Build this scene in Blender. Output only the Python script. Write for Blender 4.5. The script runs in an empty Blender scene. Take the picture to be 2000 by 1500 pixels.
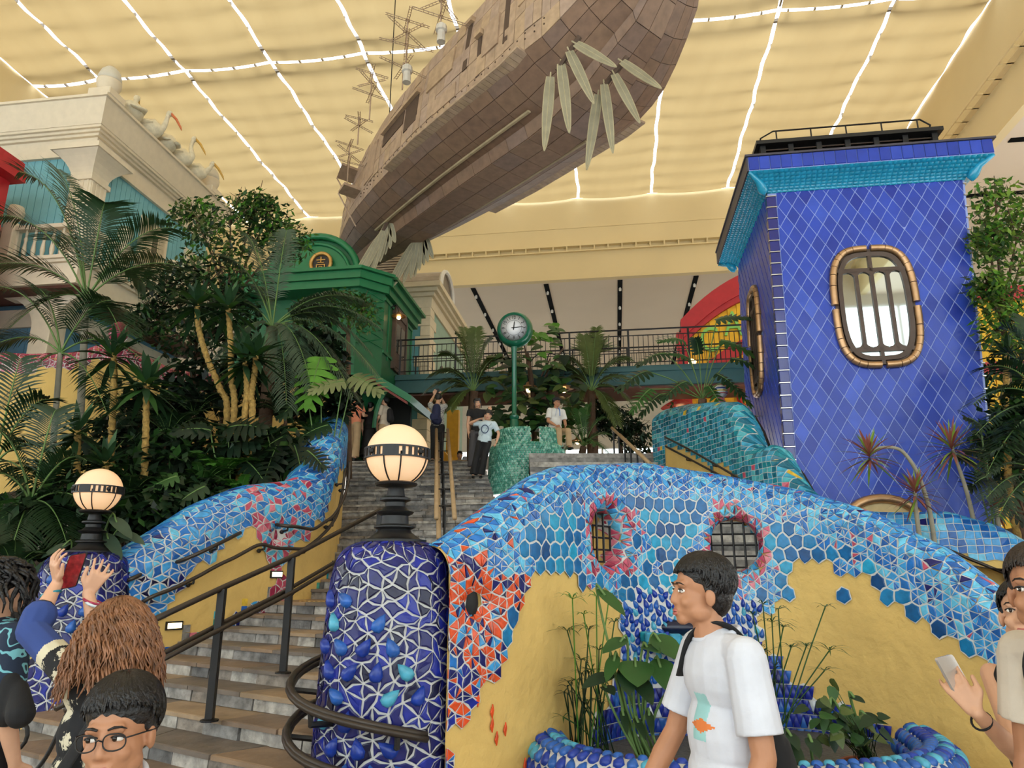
import bpy, bmesh, math, random
from mathutils import Vector, Matrix
random.seed(7)
SC = bpy.context.scene
COL = SC.collection
PI = math.pi
sin, cos = math.sin, math.cos
# ---------------------------------------------------------------- camera, sky, exposure
FPX, PITCH, EYE = 1400.0, math.radians(15), 1.6
cam_data = bpy.data.cameras.new('camera'); CAM = bpy.data.objects.new('camera', cam_data); COL.objects.link(CAM)
cam_data.sensor_width = 36; cam_data.lens = 36 * FPX / 2000; cam_data.clip_end = 300; cam_data.clip_start = .05
CAM.location = (0, 0, EYE); CAM.rotation_euler = (PI / 2 + PITCH, 0, 0)
SC.camera = CAM
W = bpy.data.worlds.new('sky'); SC.world = W; W.use_nodes = True
bgn = W.node_tree.nodes['Background']
bgn.inputs[0].default_value = (.93, .97, 1, 1); bgn.inputs[1].default_value = 4.0      # bright even overcast sky
SC.view_settings.view_transform = 'Standard'; SC.view_settings.look = 'None'
SC.view_settings.gamma = 1; SC.view_settings.use_curve_mapping = False
SC.view_settings.exposure = 0.0
SC.cycles.max_bounces = 5; SC.cycles.diffuse_bounces = 3; SC.cycles.glossy_bounces = 2
SC.cycles.use_adaptive_sampling = True; SC.cycles.adaptive_threshold = .06; SC.cycles.adaptive_min_samples = 16
SC.cycles.transmission_bounces = 2; SC.cycles.transparent_max_bounces = 6
SC.cycles.use_denoising = True; SC.cycles.sample_clamp_indirect = 6
# ---------------------------------------------------------------- geometry helpers
CP, SP = cos(PITCH), sin(PITCH)
HA = math.radians(8)                                   # the hall is turned 8 degrees against the view
def hall(x, y, z=0.0): return (x * cos(HA) + y * sin(HA), -x * sin(HA) + y * cos(HA), z)
def at(u, v, d):                                       # the point seen at (u, v), d metres ahead
    a, b = (u - 1000) / FPX, (750 - v) / FPX
    t = d / (CP - b * SP)
    return Vector((a * t, d, EYE + t * (SP + b * CP)))
def proj(p):
    y = p[1] * CP + (p[2] - EYE) * SP; z = -p[1] * SP + (p[2] - EYE) * CP
    if y < .05: return (-9999, -9999)
    return (1000 + FPX * p[0] / y, 750 - FPX * z / y)
def lerp(a, b, t): return a + (b - a) * t
def clamp(x, a=0.0, b=1.0): return max(a, min(b, x))
def sstep(t): t = clamp(t); return t * t * (3 - 2 * t)
def interp(x, xs, ys):
    if x <= xs[0]: return ys[0]
    for i in range(1, len(xs)):
        if x <= xs[i]: return lerp(ys[i - 1], ys[i], (x - xs[i - 1]) / (xs[i] - xs[i - 1]))
    return ys[-1]
def inpoly(x, y, poly):
    c = False; n = len(poly); j = n - 1
    for i in range(n):
        xi, yi = poly[i]; xj, yj = poly[j]
        if (yi > y) != (yj > y) and x < (xj - xi) * (y - yi) / (yj - yi) + xi: c = not c
        j = i
    return c
def smooth_path(pts, n=8):                             # Catmull-Rom through the points
    P = [Vector(p) for p in pts]; out = []
    for i in range(len(P) - 1):
        a = P[i - 1] if i else P[0] * 2 - P[1]; b, c = P[i], P[i + 1]; d = P[i + 2] if i + 2 < len(P) else P[-1] * 2 - P[-2]
        for k in range(n):
            t = k / n
            out.append(.5 * ((2 * b) + (c - a) * t + (2 * a - 5 * b + 4 * c - d) * t * t + (3 * b - a - 3 * c + d) * t ** 3))
    out.append(P[-1]); return out
# ---------------------------------------------------------------- materials
MATS = {}
def lin(c):
    r = []
    for x in c[:3]:
        x = x / 255; r.append(x / 12.92 if x <= .04045 else ((x + .055) / 1.055) ** 2.4)
    return (*r, 1)
def mat(name, col, rough=.6, metal=0.0, var=.12, scale=6.0, bump=0.0, bscale=30.0, coat=0.0, emit=0.0, ecol=None, trans=0.0, rand=0.0, spec=.5, alpha=1.0, transl=0.0):
    if name in MATS: return MATS[name]
    m = bpy.data.materials.new(name); m.use_nodes = True; nt = m.node_tree; N = nt.nodes; L = nt.links
    p = N['Principled BSDF']; c = lin(col)
    p.inputs['Base Color'].default_value = c; p.inputs['Roughness'].default_value = rough; p.inputs['Metallic'].default_value = metal
    p.inputs['Coat Weight'].default_value = coat; p.inputs['Coat Roughness'].default_value = .06
    p.inputs['Transmission Weight'].default_value = trans; p.inputs['Specular IOR Level'].default_value = spec
    p.inputs['Alpha'].default_value = alpha
    tc = N.new('ShaderNodeTexCoord')
    last = None
    if var > 0:
        nz = N.new('ShaderNodeTexNoise'); nz.inputs['Scale'].default_value = scale; nz.inputs['Detail'].default_value = 4
        L.new(tc.outputs['Object'], nz.inputs['Vector'])
        mx = N.new('ShaderNodeMix'); mx.data_type = 'RGBA'
        mx.inputs['A'].default_value = (*[x * (1 - var) for x in c[:3]], 1); mx.inputs['B'].default_value = (*[min(1, x * (1 + var)) for x in c[:3]], 1)
        rg = N.new('ShaderNodeMapRange'); rg.inputs['From Min'].default_value = .3; rg.inputs['From Max'].default_value = .7
        L.new(nz.outputs['Fac'], rg.inputs['Value']); L.new(rg.outputs['Result'], mx.inputs['Factor']); last = mx.outputs['Result']
    if rand > 0:
        oi = N.new('ShaderNodeObjectInfo'); rg = N.new('ShaderNodeMapRange'); rg.inputs['To Min'].default_value = 1 - rand; rg.inputs['To Max'].default_value = 1 + rand
        L.new(oi.outputs['Random'], rg.inputs['Value']); hs = N.new('ShaderNodeHueSaturation'); L.new(rg.outputs['Result'], hs.inputs['Value'])
        if last: L.new(last, hs.inputs['Color'])
        else: hs.inputs['Color'].default_value = c
        last = hs.outputs['Color']
    if last: L.new(last, p.inputs['Base Color'])
    if bump > 0:
        nb = N.new('ShaderNodeTexNoise'); nb.inputs['Scale'].default_value = bscale; nb.inputs['Detail'].default_value = 5
        L.new(tc.outputs['Object'], nb.inputs['Vector']); bp = N.new('ShaderNodeBump'); bp.inputs['Strength'].default_value = bump; bp.inputs['Distance'].default_value = .02
        L.new(nb.outputs['Fac'], bp.inputs['Height']); L.new(bp.outputs['Normal'], p.inputs['Normal'])
    if emit > 0:
        p.inputs['Emission Color'].default_value = lin(ecol or col); p.inputs['Emission Strength'].default_value = emit
    if transl > 0:
        tr = N.new('ShaderNodeBsdfTranslucent'); ms = N.new('ShaderNodeMixShader'); ms.inputs[0].default_value = transl
        if last: L.new(last, tr.inputs['Color'])
        else: tr.inputs['Color'].default_value = c
        L.new(p.outputs[0], ms.inputs[1]); L.new(tr.outputs[0], ms.inputs[2]); L.new(ms.outputs[0], N['Material Output'].inputs[0])
    MATS[name] = m; return m
# ---------------------------------------------------------------- mesh builder
INV = {}
class MB:
    def __init__(s, xf=None): s.v = []; s.f = []; s.m = []; s.xf = xf
    def add(s, vs, fs, mi=0):
        o = len(s.v)
        if s.xf: vs = [s.xf(*p) for p in vs]
        s.v.extend([(p[0], p[1], p[2]) for p in vs]); s.f.extend([tuple(i + o for i in f) for f in fs]); s.m.extend([mi] * len(fs)); return s
    def hexa(s, p, mi=0):                              # 8 points: bottom loop, top loop
        return s.add(p, [(3, 2, 1, 0), (4, 5, 6, 7), (0, 1, 5, 4), (1, 2, 6, 5), (2, 3, 7, 6), (3, 0, 4, 7)], mi)
    def box(s, x0, y0, z0, x1, y1, z1, mi=0):
        return s.hexa([(x0, y0, z0), (x1, y0, z0), (x1, y1, z0), (x0, y1, z0), (x0, y0, z1), (x1, y0, z1), (x1, y1, z1), (x0, y1, z1)], mi)
    def bbox(s, x0, y0, z0, x1, y1, z1, b=.01, mi=0):  # box with chamfered edges
        P = []; F = []
        idx = {}
        X, Y, Z = (x0, x1), (y0, y1), (z0, z1)
        for i in (0, 1):
            for j in (0, 1):
                for k in (0, 1):
                    sx, sy, sz = (1 - 2 * i) * b, (1 - 2 * j) * b, (1 - 2 * k) * b
                    for a, (dx, dy, dz) in enumerate(((0, sy, sz), (sx, 0, sz), (sx, sy, 0))):
                        idx[i, j, k, a] = len(P); P.append((X[i] + dx, Y[j] + dy, Z[k] + dz))
        I = idx
        for a in (0, 1):
            q = [I[a, 0, 0, 0], I[a, 1, 0, 0], I[a, 1, 1, 0], I[a, 0, 1, 0]]; F.append(q if a else q[::-1])
            q = [I[0, a, 0, 1], I[1, a, 0, 1], I[1, a, 1, 1], I[0, a, 1, 1]]; F.append(q[::-1] if a else q)
            q = [I[0, 0, a, 2], I[1, 0, a, 2], I[1, 1, a, 2], I[0, 1, a, 2]]; F.append(q if a else q[::-1])
        for i in (0, 1):
            for j in (0, 1):
                F.append([I[i, j, 0, 0], I[i, j, 1, 0], I[i, j, 1, 1], I[i, j, 0, 1]])
                F.append([I[i, 0, j, 0], I[i, 1, j, 0], I[i, 1, j, 2], I[i, 0, j, 2]])
                F.append([I[0, i, j, 1], I[1, i, j, 1], I[1, i, j, 2], I[0, i, j, 2]])
                for k in (0, 1): F.append([I[i, j, k, 0], I[i, j, k, 1], I[i, j, k, 2]])
        return s.add(P, F, mi)
    def tube(s, pts, r, n=8, mi=0, cap=True, flat=1.0, up=None):
        P = [Vector(p) for p in pts]; k = len(P); R = r if isinstance(r, (list, tuple)) else [r] * k
        vs = []; fs = []; ref = None
        for i in range(k):
            t = (P[min(i + 1, k - 1)] - P[max(i - 1, 0)])
            if t.length < 1e-9: t = Vector((0, 0, 1))
            t.normalize()
            if ref is None:
                ref = Vector(up) if up else (Vector((0, 0, 1)) if abs(t.z) < .9 else Vector((1, 0, 0)))
            ref = ref - t * ref.dot(t)
            if ref.length < 1e-6: ref = t.orthogonal()
            ref.normalize(); b = t.cross(ref)
            for j in range(n):
                a = 2 * PI * j / n; vs.append(P[i] + (b * cos(a) + ref * sin(a) * flat) * R[i])
        for i in range(k - 1):
            for j in range(n):
                a, b2 = i * n + j, i * n + (j + 1) % n; fs.append((a, b2, b2 + n, a + n))
        if cap: fs.append(tuple(range(n))[::-1]); fs.append(tuple((k - 1) * n + j for j in range(n)))
        return s.add(vs, fs, mi)
    def lathe(s, prof, c=(0, 0, 0), n=24, mi=0, a0=0.0, a1=2 * PI, M=None):
        full = abs(a1 - a0 - 2 * PI) < 1e-6; m = n if full else n + 1; vs = []; fs = []
        for (r, z) in prof:
            for j in range(m):
                a = a0 + (a1 - a0) * j / n; q = Vector((r * cos(a), r * sin(a), z))
                if M: q = M @ q
                vs.append((c[0] + q[0], c[1] + q[1], c[2] + q[2]))
        for i in range(len(prof) - 1):
            for j in range(n):
                a, b = i * m + j, i * m + (j + 1) % m; fs.append((a, b, b + m, a + m))
        if full:
            if prof[0][0] > 1e-4: fs.append(tuple(range(m))[::-1])
            if prof[-1][0] > 1e-4: fs.append(tuple((len(prof) - 1) * m + j for j in range(m)))
        return s.add(vs, fs, mi)
    def ball(s, c, r, n=12, m=8, mi=0, sc=(1, 1, 1), M=None):
        pr = [(max(1e-5, sin(PI * i / m)) , -cos(PI * i / m)) for i in range(m + 1)]
        vs = []; fs = []
        for (q, z) in pr:
            for j in range(n):
                a = 2 * PI * j / n; w = Vector((q * cos(a) * r * sc[0], q * sin(a) * r * sc[1], z * r * sc[2]))
                if M: w = M @ w
                vs.append((c[0] + w[0], c[1] + w[1], c[2] + w[2]))
        for i in range(m):
            for j in range(n):
                a, b = i * n + j, i * n + (j + 1) % n; fs.append((a, b, b + n, a + n))
        return s.add(vs, fs, mi)
    def grid(s, fn, nu, nv, mi=0, drop=None, flip=False):
        vs = [fn(i / nu, j / nv) for i in range(nu + 1) for j in range(nv + 1)]; fs = []
        for i in range(nu):
            for j in range(nv):
                if drop and drop((i + .5) / nu, (j + .5) / nv): continue
                a = i * (nv + 1) + j; q = (a, a + nv + 1, a + nv + 2, a + 1); fs.append(q[::-1] if flip else q)
        return s.add(vs, fs, mi)
    def prism(s, loop, d, mi=0):                       # loop of 3D points pushed along d
        d = Vector(d); n = len(loop); a = [Vector(p) for p in loop]
        return s.add(a + [p + d for p in a], [tuple(range(n))[::-1], tuple(range(n, 2 * n))] + [(i, (i + 1) % n, n + (i + 1) % n, n + i) for i in range(n)], mi)
    def build(s, name, mats, parent=None, smooth=False, auto=None, fix=True):
        me = bpy.data.meshes.new(name)
        iv = INV.get(parent.name) if parent else None
        vs = [iv @ Vector(p) for p in s.v] if iv else s.v
        me.from_pydata(vs, [], s.f)
        if not isinstance(mats, (list, tuple)): mats = [mats]
        for m in mats: me.materials.append(m)
        if len(mats) > 1: me.polygons.foreach_set('material_index', s.m)
        if smooth: me.polygons.foreach_set('use_smooth', [True] * len(me.polygons))
        if fix and len(s.f) < 60000:
            b = bmesh.new(); b.from_mesh(me); bmesh.ops.recalc_face_normals(b, faces=b.faces); b.to_mesh(me); b.free()
        if auto: me.set_sharp_from_angle(angle=math.radians(auto))
        me.update()
        o = bpy.data.objects.new(name, me); COL.objects.link(o)
        if parent:
            o.parent = parent
            if iv: INV[o.name] = iv
        return o
def tag(o, label=None, cat=None, group=None, kind=None):
    if label: o['label'] = label
    if cat: o['category'] = cat
    if group: o['group'] = group
    if kind: o['kind'] = kind
    return o
def thing(name, label, cat, loc=(0, 0, 0), rotz=0.0, group=None, kind=None):
    o = bpy.data.objects.new(name, None); COL.objects.link(o); o.empty_display_size = .1
    o.location = loc; o.rotation_euler = (0, 0, rotz)
    INV[o.name] = (Matrix.Translation(Vector(loc)) @ Matrix.Rotation(rotz, 4, 'Z')).inverted()
    return tag(o, label, cat, group, kind)
def struct(name, label=None):
    o = bpy.data.objects.new(name, None); COL.objects.link(o); INV[o.name] = Matrix.Identity(4); o['kind'] = 'structure'
    if label: o['label'] = label
    return o
def dup(root, loc, rotz=None, label=None, scale=None):
    r = root.copy(); COL.objects.link(r); r.location = loc
    if rotz is not None: r.rotation_euler = (0, 0, rotz)
    if scale: r.scale = (scale, scale, scale)
    if label: r['label'] = label
    for ch in list(root.children):
        c = ch.copy(); COL.objects.link(c); c.parent = r
        for g in ch.children:
            d = g.copy(); COL.objects.link(d); d.parent = c
    return r
TMP = bpy.data.scenes.new('workbench')
def baked(o):                                          # mesh of an object with its modifiers applied, evaluated alone
    TMP.collection.objects.link(o); vl = TMP.view_layers[0]
    with bpy.context.temp_override(scene=TMP, view_layer=vl): dg = bpy.context.evaluated_depsgraph_get()
    dg.update()
    me = bpy.data.meshes.new_from_object(o.evaluated_get(dg)); TMP.collection.objects.unlink(o); return me
def text_mesh(s, size, depth, M, name, material, parent, font_x=1.0):
    cu = bpy.data.curves.new('t', 'FONT'); cu.body = s; cu.size = size; cu.extrude = depth; cu.align_x = 'CENTER'; cu.align_y = 'CENTER'
    t = bpy.data.objects.new('t', cu); me = baked(t)
    bpy.data.objects.remove(t); bpy.data.curves.remove(cu)
    me.transform(Matrix.Diagonal((font_x, 1, 1, 1)))
    iv = INV.get(parent.name, Matrix.Identity(4)) if parent else Matrix.Identity(4)
    me.transform(iv @ M); me.materials.clear(); me.materials.append(material); me.name = name
    o = bpy.data.objects.new(name, me); COL.objects.link(o); o.parent = parent; return o
def frame(o, x, z):                                    # matrix with origin o, x axis and y-up axis given (text plane)
    x = Vector(x).normalized(); z = Vector(z).normalized(); n = x.cross(z)
    return Matrix(((x[0], z[0], n[0], o[0]), (x[1], z[1], n[1], o[1]), (x[2], z[2], n[2], o[2]), (0, 0, 0, 1)))
# ================================================================ the hall
M_CREAM = mat('cream wall', (226, 206, 160), .8, var=.04, scale=.4)
M_SOFFIT = mat('beige soffit', (222, 206, 186), .8, var=.04, scale=.3)
M_FLOOR = mat('stone floor', (176, 162, 146), .7, var=.2, scale=3)
M_DARK = mat('black metal', (28, 27, 28), .45, .2, var=.1)
M_SLOT = mat('slot black', (9, 9, 10), .9, var=0, spec=.1)
M_WHITE = mat('white paint', (232, 230, 224), .6, var=.03)
HX0, HX1, HYB, HYF, HC, HB = -20.0, 11.9, 30.0, -11.0, 18.5, 14.5   # upper hall: sides, back, front, ceiling, band bottom
OX0, OX1, OYB = -27.0, 24.0, 46.0
ceil = struct('ceiling', 'translucent cream fabric roof with bright seams between the lengths')
m = bpy.data.materials.new('roof fabric'); m.use_nodes = True; nt = m.node_tree; N = nt.nodes; L = nt.links
tr = N.new('ShaderNodeBsdfTranslucent'); df = N.new('ShaderNodeBsdfDiffuse'); ad = N.new('ShaderNodeAddShader')
nz = N.new('ShaderNodeTexNoise'); nz.inputs['Scale'].default_value = .5; nz.inputs['Detail'].default_value = 5; tc = N.new('ShaderNodeTexCoord')
mp = N.new('ShaderNodeMapping'); mp.inputs['Scale'].default_value = (3.0, .35, 1); L.new(tc.outputs['Object'], mp.inputs['Vector']); L.new(mp.outputs[0], nz.inputs['Vector'])
mx = N.new('ShaderNodeMix'); mx.data_type = 'RGBA'; mx.inputs['A'].default_value = (.150, .105, .046, 1); mx.inputs['B'].default_value = (.205, .152, .072, 1)
L.new(nz.outputs['Fac'], mx.inputs['Factor']); L.new(mx.outputs['Result'], tr.inputs['Color']); df.inputs['Color'].default_value = (.30, .24, .14, 1)
L.new(tr.outputs[0], ad.inputs[0]); L.new(df.outputs[0], ad.inputs[1]); L.new(ad.outputs[0], N['Material Output'].inputs[0])
M_FABRIC = m
SEAMS = [HX1, 9.04, 5.6, 2.2, -1.1, -4.4, -7.74, -11.0, -14.2, -17.4, HX0]
SEAMY = [HYB, 19.4, 8.8, -1.5, HYF]
rj = random.Random(3)
wob = lambda k, y: .055 * sin(y * 1.7 + k * 2.3) + .04 * sin(y * 4.1 + k * 5.1)
for i in range(len(SEAMS) - 1):
    for j in range(len(SEAMY) - 1):
        x1, x0 = SEAMS[i], SEAMS[i + 1]; y1, y0 = SEAMY[j], SEAMY[j + 1]
        b = MB(hall)
        def fn(a, c, x0=x0, x1=x1, y0=y0, y1=y1, i=i):
            y = lerp(y0 + .07, y1 - .07, c)
            xa = x0 + .06 + wob(i + 1, y) * .5; xb = x1 - .06 + wob(i, y) * .5
            return (lerp(xa, xb, a), y, HC - .10 * 4 * a * (1 - a) - .02 * sin(y * 5 + i))
        b.grid(fn, 6, 36); b.build('fabric_panel', M_FABRIC, ceil, smooth=True, fix=False)
M_PURLIN = mat('roof purlin', (120, 110, 96), .7, var=0)
k = 0
PX_ = [(SEAMS[i + 1] + .12, SEAMS[i] - .12) for i in range(len(SEAMS) - 1)]
for y in [HYF + .6 + 1.05 * q for q in range(39)]:
    b = MB(hall); [b.box(xa, y, HC + .05, xb, y + .055, HC + .20) for xa, xb in PX_]; b.build('purlin', M_PURLIN, ceil)
for y in SEAMY[1:-1]:                                   # lattice girder above each cross seam
    b = MB(hall)
    for q in (-.55, .55): b.box(HX0, y + q - .04, HC + .05, HX1, y + q + .04, HC + .16)
    x = HX0
    while x < HX1: b.box(x, y - .55, HC + .05, x + .05, y - .1, HC + .12); b.box(x + .3, y + .1, HC + .05, x + .35, y + .55, HC + .12); x += .8
    b.build('girder', M_PURLIN, ceil)
# upper bands
def band(name, p):
    w = struct(name); b = MB(hall); b.box(*p); b.build('wall_band', M_CREAM, w); return w
wb = band('wall_back', (HX0, HYB, HB, HX1, HYB + .3, HC))
wl = band('wall_left', (HX0 - .3, HYF, HB, HX0, HYB, HC))
wr = band('wall_right', (HX1, HYF, HB, HX1 + .3, HYB, HC))
b = MB(hall); b.box(HX0, HYB - .22, 16.02, HX1, HYB, 16.08); b.box(HX0, HYB - .03, 17.0, HX1, HYB, 17.03); b.build('ledge', M_CREAM, wb)
b = MB(hall)
x = HX0 + .3
while x < HX1: b.box(x, HYB - .2, 15.82, x + .06, HYB - .05, 16.02); x += .62
b.box(HX0, HYB - .2, 15.76, HX1, HYB - .14, 15.82); b.build('cable_tray', M_CREAM, wb)
b = MB(hall); b.box(HX1 - .2, HYF, 15.9, HX1, HYB, 15.97); b.box(HX1 - .45, HYF, 15.9, HX1 - .4, HYB, 15.97)
y = HYF + 1
while y < HYB: b.box(HX1 - .42, y, 15.9, HX1, y + .05, 15.95); y += .7
b.build('cable_tray', M_CREAM, wr)
# lower ceiling around the upper hall, with black light slots
low = struct('ceiling_lower', 'flat beige lower ceiling with black lighting slots')
for p in ((OX0, HYB + .3, HB, OX1, OYB, HB + .3), (HX1 + .3, HYF, HB, OX1, HYB + .3, HB + .3), (OX0, HYF, HB, HX0 - .3, HYB + .3, HB + .3)):
    b = MB(hall); b.box(*p); b.build('soffit_panel', M_SOFFIT, low)
for x in (-12.9, -9.5, -6.1, -2.7, .65, 4.0, 7.4, 10.8, 14.2):
    b = MB(hall); b.box(x - .11, HYB + .4, HB - .03, x + .11, OYB - 1.0, HB + .02); s = b.build('light_slot', M_SLOT, low)
    b = MB(hall)
    for q in range(5): b.lathe([(.02, 0), (.06, -.05), (.06, -.16), (.05, -.17)], (x, HYB + 1.2 + 2.4 * q, HB - .03), 8)
    b.build('spot_lamp', M_WHITE, s)
for y in (-6, -2.6, .8, 4.2, 7.6, 11, 14.4, 17.8, 21.2, 24.6, 28.0):
    b = MB(hall); b.box(HX1 + .5, y - .11, HB - .03, OX1 - 1, y + .11, HB + .02); b.build('light_slot', M_SLOT, low)
# outer walls: window bands behind, in front (behind the viewer) and at the sides
M_OUT = mat('pale outer wall', (214, 206, 190), .8, var=.03)
M_FRAME = mat('window frame', (222, 220, 214), .5, var=.02)
M_GLASS = bpy.data.materials.new('window glass'); M_GLASS.use_nodes = True; nt = M_GLASS.node_tree
g1 = nt.nodes.new('ShaderNodeBsdfTransparent'); g2 = nt.nodes.new('ShaderNodeBsdfGlossy'); g2.inputs['Roughness'].default_value = .02; g3 = nt.nodes.new('ShaderNodeMixShader'); g3.inputs[0].default_value = .07
g1.inputs[0].default_value = (.94, .97, .96, 1)
nt.links.new(g1.outputs[0], g3.inputs[1]); nt.links.new(g2.outputs[0], g3.inputs[2]); nt.links.new(g3.outputs[0], nt.nodes['Material Output'].inputs[0])
def winwall(name, a, b2, z0, z1, step, rails):
    w = struct(name); ax, ay = a; bx_, by = b2; Lh = math.hypot(bx_ - ax, by - ay); dx, dy = (bx_ - ax) / Lh, (by - ay) / Lh
    T = lambda s_, t_, z: hall(ax + dx * s_ - dy * t_, ay + dy * s_ + dx * t_, z)
    b = MB(T)
    if z0 > 0: b.box(0, -.1, 0, Lh, .1, z0)
    b.box(0, -.1, z1, Lh, .1, HC + .5 if 'front' in name else HB + .3); b.build('wall_panel', M_OUT, w)
    wn = struct('window_' + str(len([o for o in bpy.data.objects if o.name.startswith('window_')]) + 1)); b = MB(T)
    s_ = 0
    while s_ <= Lh + .01: b.box(s_ - .06, -.08, z0, s_ + .06, .08, z1); s_ += step
    for z in rails: b.box(0, -.06, z - .05, Lh, .06, z + .05)
    b.build('window_frame', M_FRAME, wn)
    b = MB(T); b.box(0, -.01, z0, Lh, .01, z1); b.build('window_glass', M_GLASS, wn)
winwall('wall_back_outer', (OX0, OYB), (OX1, OYB), 4.3, 9.6, 2.4, (4.35, 6.3, 8.2, 9.55))
winwall('wall_front', (OX1, HYF), (OX0, HYF), .4, 14.0, 2.6, (.45, 2.6, 5.2, 7.8, 11.0, 13.95))
winwall('wall_right_outer', (OX1, OYB), (OX1, HYF), 1.0, 8.0, 2.6, (1.05, 3.4, 5.8, 7.95))
winwall('wall_left_outer', (OX0, HYF), (OX0, OYB), 3.0, 9.0, 2.6, (3.05, 6, 8.95))
fl = struct('floor'); b = MB(hall); b.box(OX0, HYF, -.3, OX1, 9.0, 0.0); b.build('lower_floor', M_FLOOR, fl)
# ================================================================ buildings
M_GOLD = mat('bronze', (188, 150, 112), .35, .75, var=.15, scale=8)
M_BRONZE = mat('dark bronze', (74, 60, 52), .4, .5, var=.15)
M_MIRROR = bpy.data.materials.new('reflective pane'); M_MIRROR.use_nodes = True; pm = M_MIRROR.node_tree.nodes['Principled BSDF']
pm.inputs['Base Color'].default_value = (.62, .68, .68, 1); pm.inputs['Metallic'].default_value = 1; pm.inputs['Roughness'].default_value = .03
BLUES = [mat('tower glaze %d' % i, c, .34, coat=.16, var=.1, scale=4, spec=.3) for i, c in enumerate([(42, 66, 166), (46, 72, 176), (38, 61, 158), (34, 54, 150), (54, 82, 186)])]
M_GROUT_B = mat('pale blue joint', (142, 158, 214), .7, var=.05)
M_TURQ = mat('turquoise glaze', (30, 150, 190), .25, coat=.5, var=.15, scale=9)
M_NAVY = mat('navy glaze', (26, 36, 118), .25, coat=.5, var=.12)
M_SILVER = mat('silver pin', (200, 196, 190), .3, .9, var=.05)
# ---- tower
TX = lambda s_, z: lerp(lerp(2.66, 2.79, (z - 2.92) / 5.03), lerp(5.585, 5.92, (z - 2.92) / 5.03), s_)
TY0, TY1, TZ0, TZ1 = 11.48, 14.55, 1.4, 7.95
tower = thing('tiled_tower', 'tall royal blue tower covered in glossy diamond tiles', 'tower', hall(4.2, 13, 0))
b = MB(hall); b.hexa([(TX(0, TZ0), TY0, TZ0), (TX(1, TZ0), TY0, TZ0), (TX(1, TZ0), TY1, TZ0), (TX(0, TZ0), TY1, TZ0), (TX(0, TZ1), TY0, TZ1), (TX(1, TZ1), TY0, TZ1), (TX(1, TZ1), TY1, TZ1), (TX(0, TZ1), TY1, TZ1)])
b.build('core_wall', M_GROUT_B, tower)
def clip_poly(P, f):                                   # keep f(p) >= 0
    out = []
    for i in range(len(P)):
        a, c = P[i - 1], P[i]; fa, fc = f(a), f(c)
        if (fa >= 0) != (fc >= 0): t = fa / (fa - fc); out.append((lerp(a[0], c[0], t), lerp(a[1], c[1], t)))
        if fc >= 0: out.append(c)
    return out
WCX, WCZ, WW, WH = 4.26, 5.77, .615, 1.0
def win_out(k, e=0.0):                                 # outline of the tower window, k in 0..1
    a = 2 * PI * k; c, s_ = cos(a), sin(a)
    x = (WW + e) * (abs(c) ** .55) * (1 if c >= 0 else -1); z = (abs(s_) ** .62) * (1 if s_ >= 0 else -1)
    return x, z * ((WH + e) if s_ >= 0 else (WH + e - .02))
rt = random.Random(11)
dw, dh = .228, .37
rest = MB(); ntile = 0
for j in range(-1, 40):
    for i in range(-1, 16):
        cx = 2.6 + (i + (.5 if j % 2 else 0)) * dw; cz = 1.35 + j * dh / 2
        P = [(cx - dw / 2, cz), (cx, cz - dh / 2), (cx + dw / 2, cz), (cx, cz + dh / 2)]
        for f in (lambda p: p[0] - TX(0, p[1]) - .145, lambda p: TX(1, p[1]) - .03 - p[0], lambda p: TZ1 - p[1], lambda p: p[1] - TZ0):
            if P: P = clip_poly(P, f)
        if len(P) < 3: continue
        if all(((x - WCX) / (WW - .05)) ** 4 + ((z - WCZ) / (WH - .05)) ** 4 < 1 for x, z in P): continue
        mx_, mz = sum(p[0] for p in P) / len(P), sum(p[1] for p in P) / len(P)
        tx, tz = rt.gauss(0, .012), rt.gauss(0, .016); g = .005
        loops = []
        for sh, dep in ((g, 0.0), (g, .003), (g + .004, .005)):
            L_ = []
            for (x, z) in P:
                d_ = math.hypot(x - mx_, z - mz) + 1e-6; q = max(.2, 1 - sh * 1.7 / d_)
                xx, zz = mx_ + (x - mx_) * q, mz + (z - mz) * q
                L_.append(hall(xx, TY0 - dep - .001 - (((xx - mx_) * tx + (zz - mz) * tz) if dep > 0 else 0), zz))
            loops.append(L_)
        n = len(P); vs = loops[0] + loops[1] + loops[2]
        fs = [(k_ * n + q, k_ * n + (q + 1) % n, (k_ + 1) * n + (q + 1) % n, (k_ + 1) * n + q) for k_ in (0, 1) for q in range(n)] + [tuple(2 * n + q for q in range(n))]
        mi = rt.choices(range(5), (4, 4, 3, 1, 1))[0]
        if mz > 2.6 and ntile < 300 and n >= 4: t_ = MB().add(vs, fs); t_.build('diamond_tile', BLUES[mi], tower); ntile += 1
        else: rest.add(vs, fs, mi)
o = rest.build('diamond_tiles', BLUES, tower); o['kind'] = 'stuff'
# left flank tiles (seen edge-on), one joined part
b = MB(hall)
for j in range(0, 36):
    for i in range(0, 14):
        cy = TY0 + .12 + (i + (.5 if j % 2 else 0)) * .228; cz = 1.5 + j * .185
        if cy > TY1 - .1 or cz > TZ1 - .15 or (cy - 13.0) ** 2 / .2 + (cz - 5.77) ** 4 / .8 < 1: continue
        x = TX(0, cz); dx = .026 * .185
        b.add([(x - .004, cy - .11, cz), (x - .004, cy, cz - .178), (x - .004, cy + .11, cz), (x - .004, cy, cz + .178), (x - .015, cy - .104, cz), (x - .015, cy, cz - .168), (x - .015, cy + .104, cz), (x - .015, cy, cz + .168)],
              [(4, 5, 6, 7), (0, 1, 5, 4), (1, 2, 6, 5), (2, 3, 7, 6), (3, 0, 4, 7)], rt.randrange(3))
o = b.build('flank_tiles', BLUES[:3], tower); o['kind'] = 'stuff'
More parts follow.
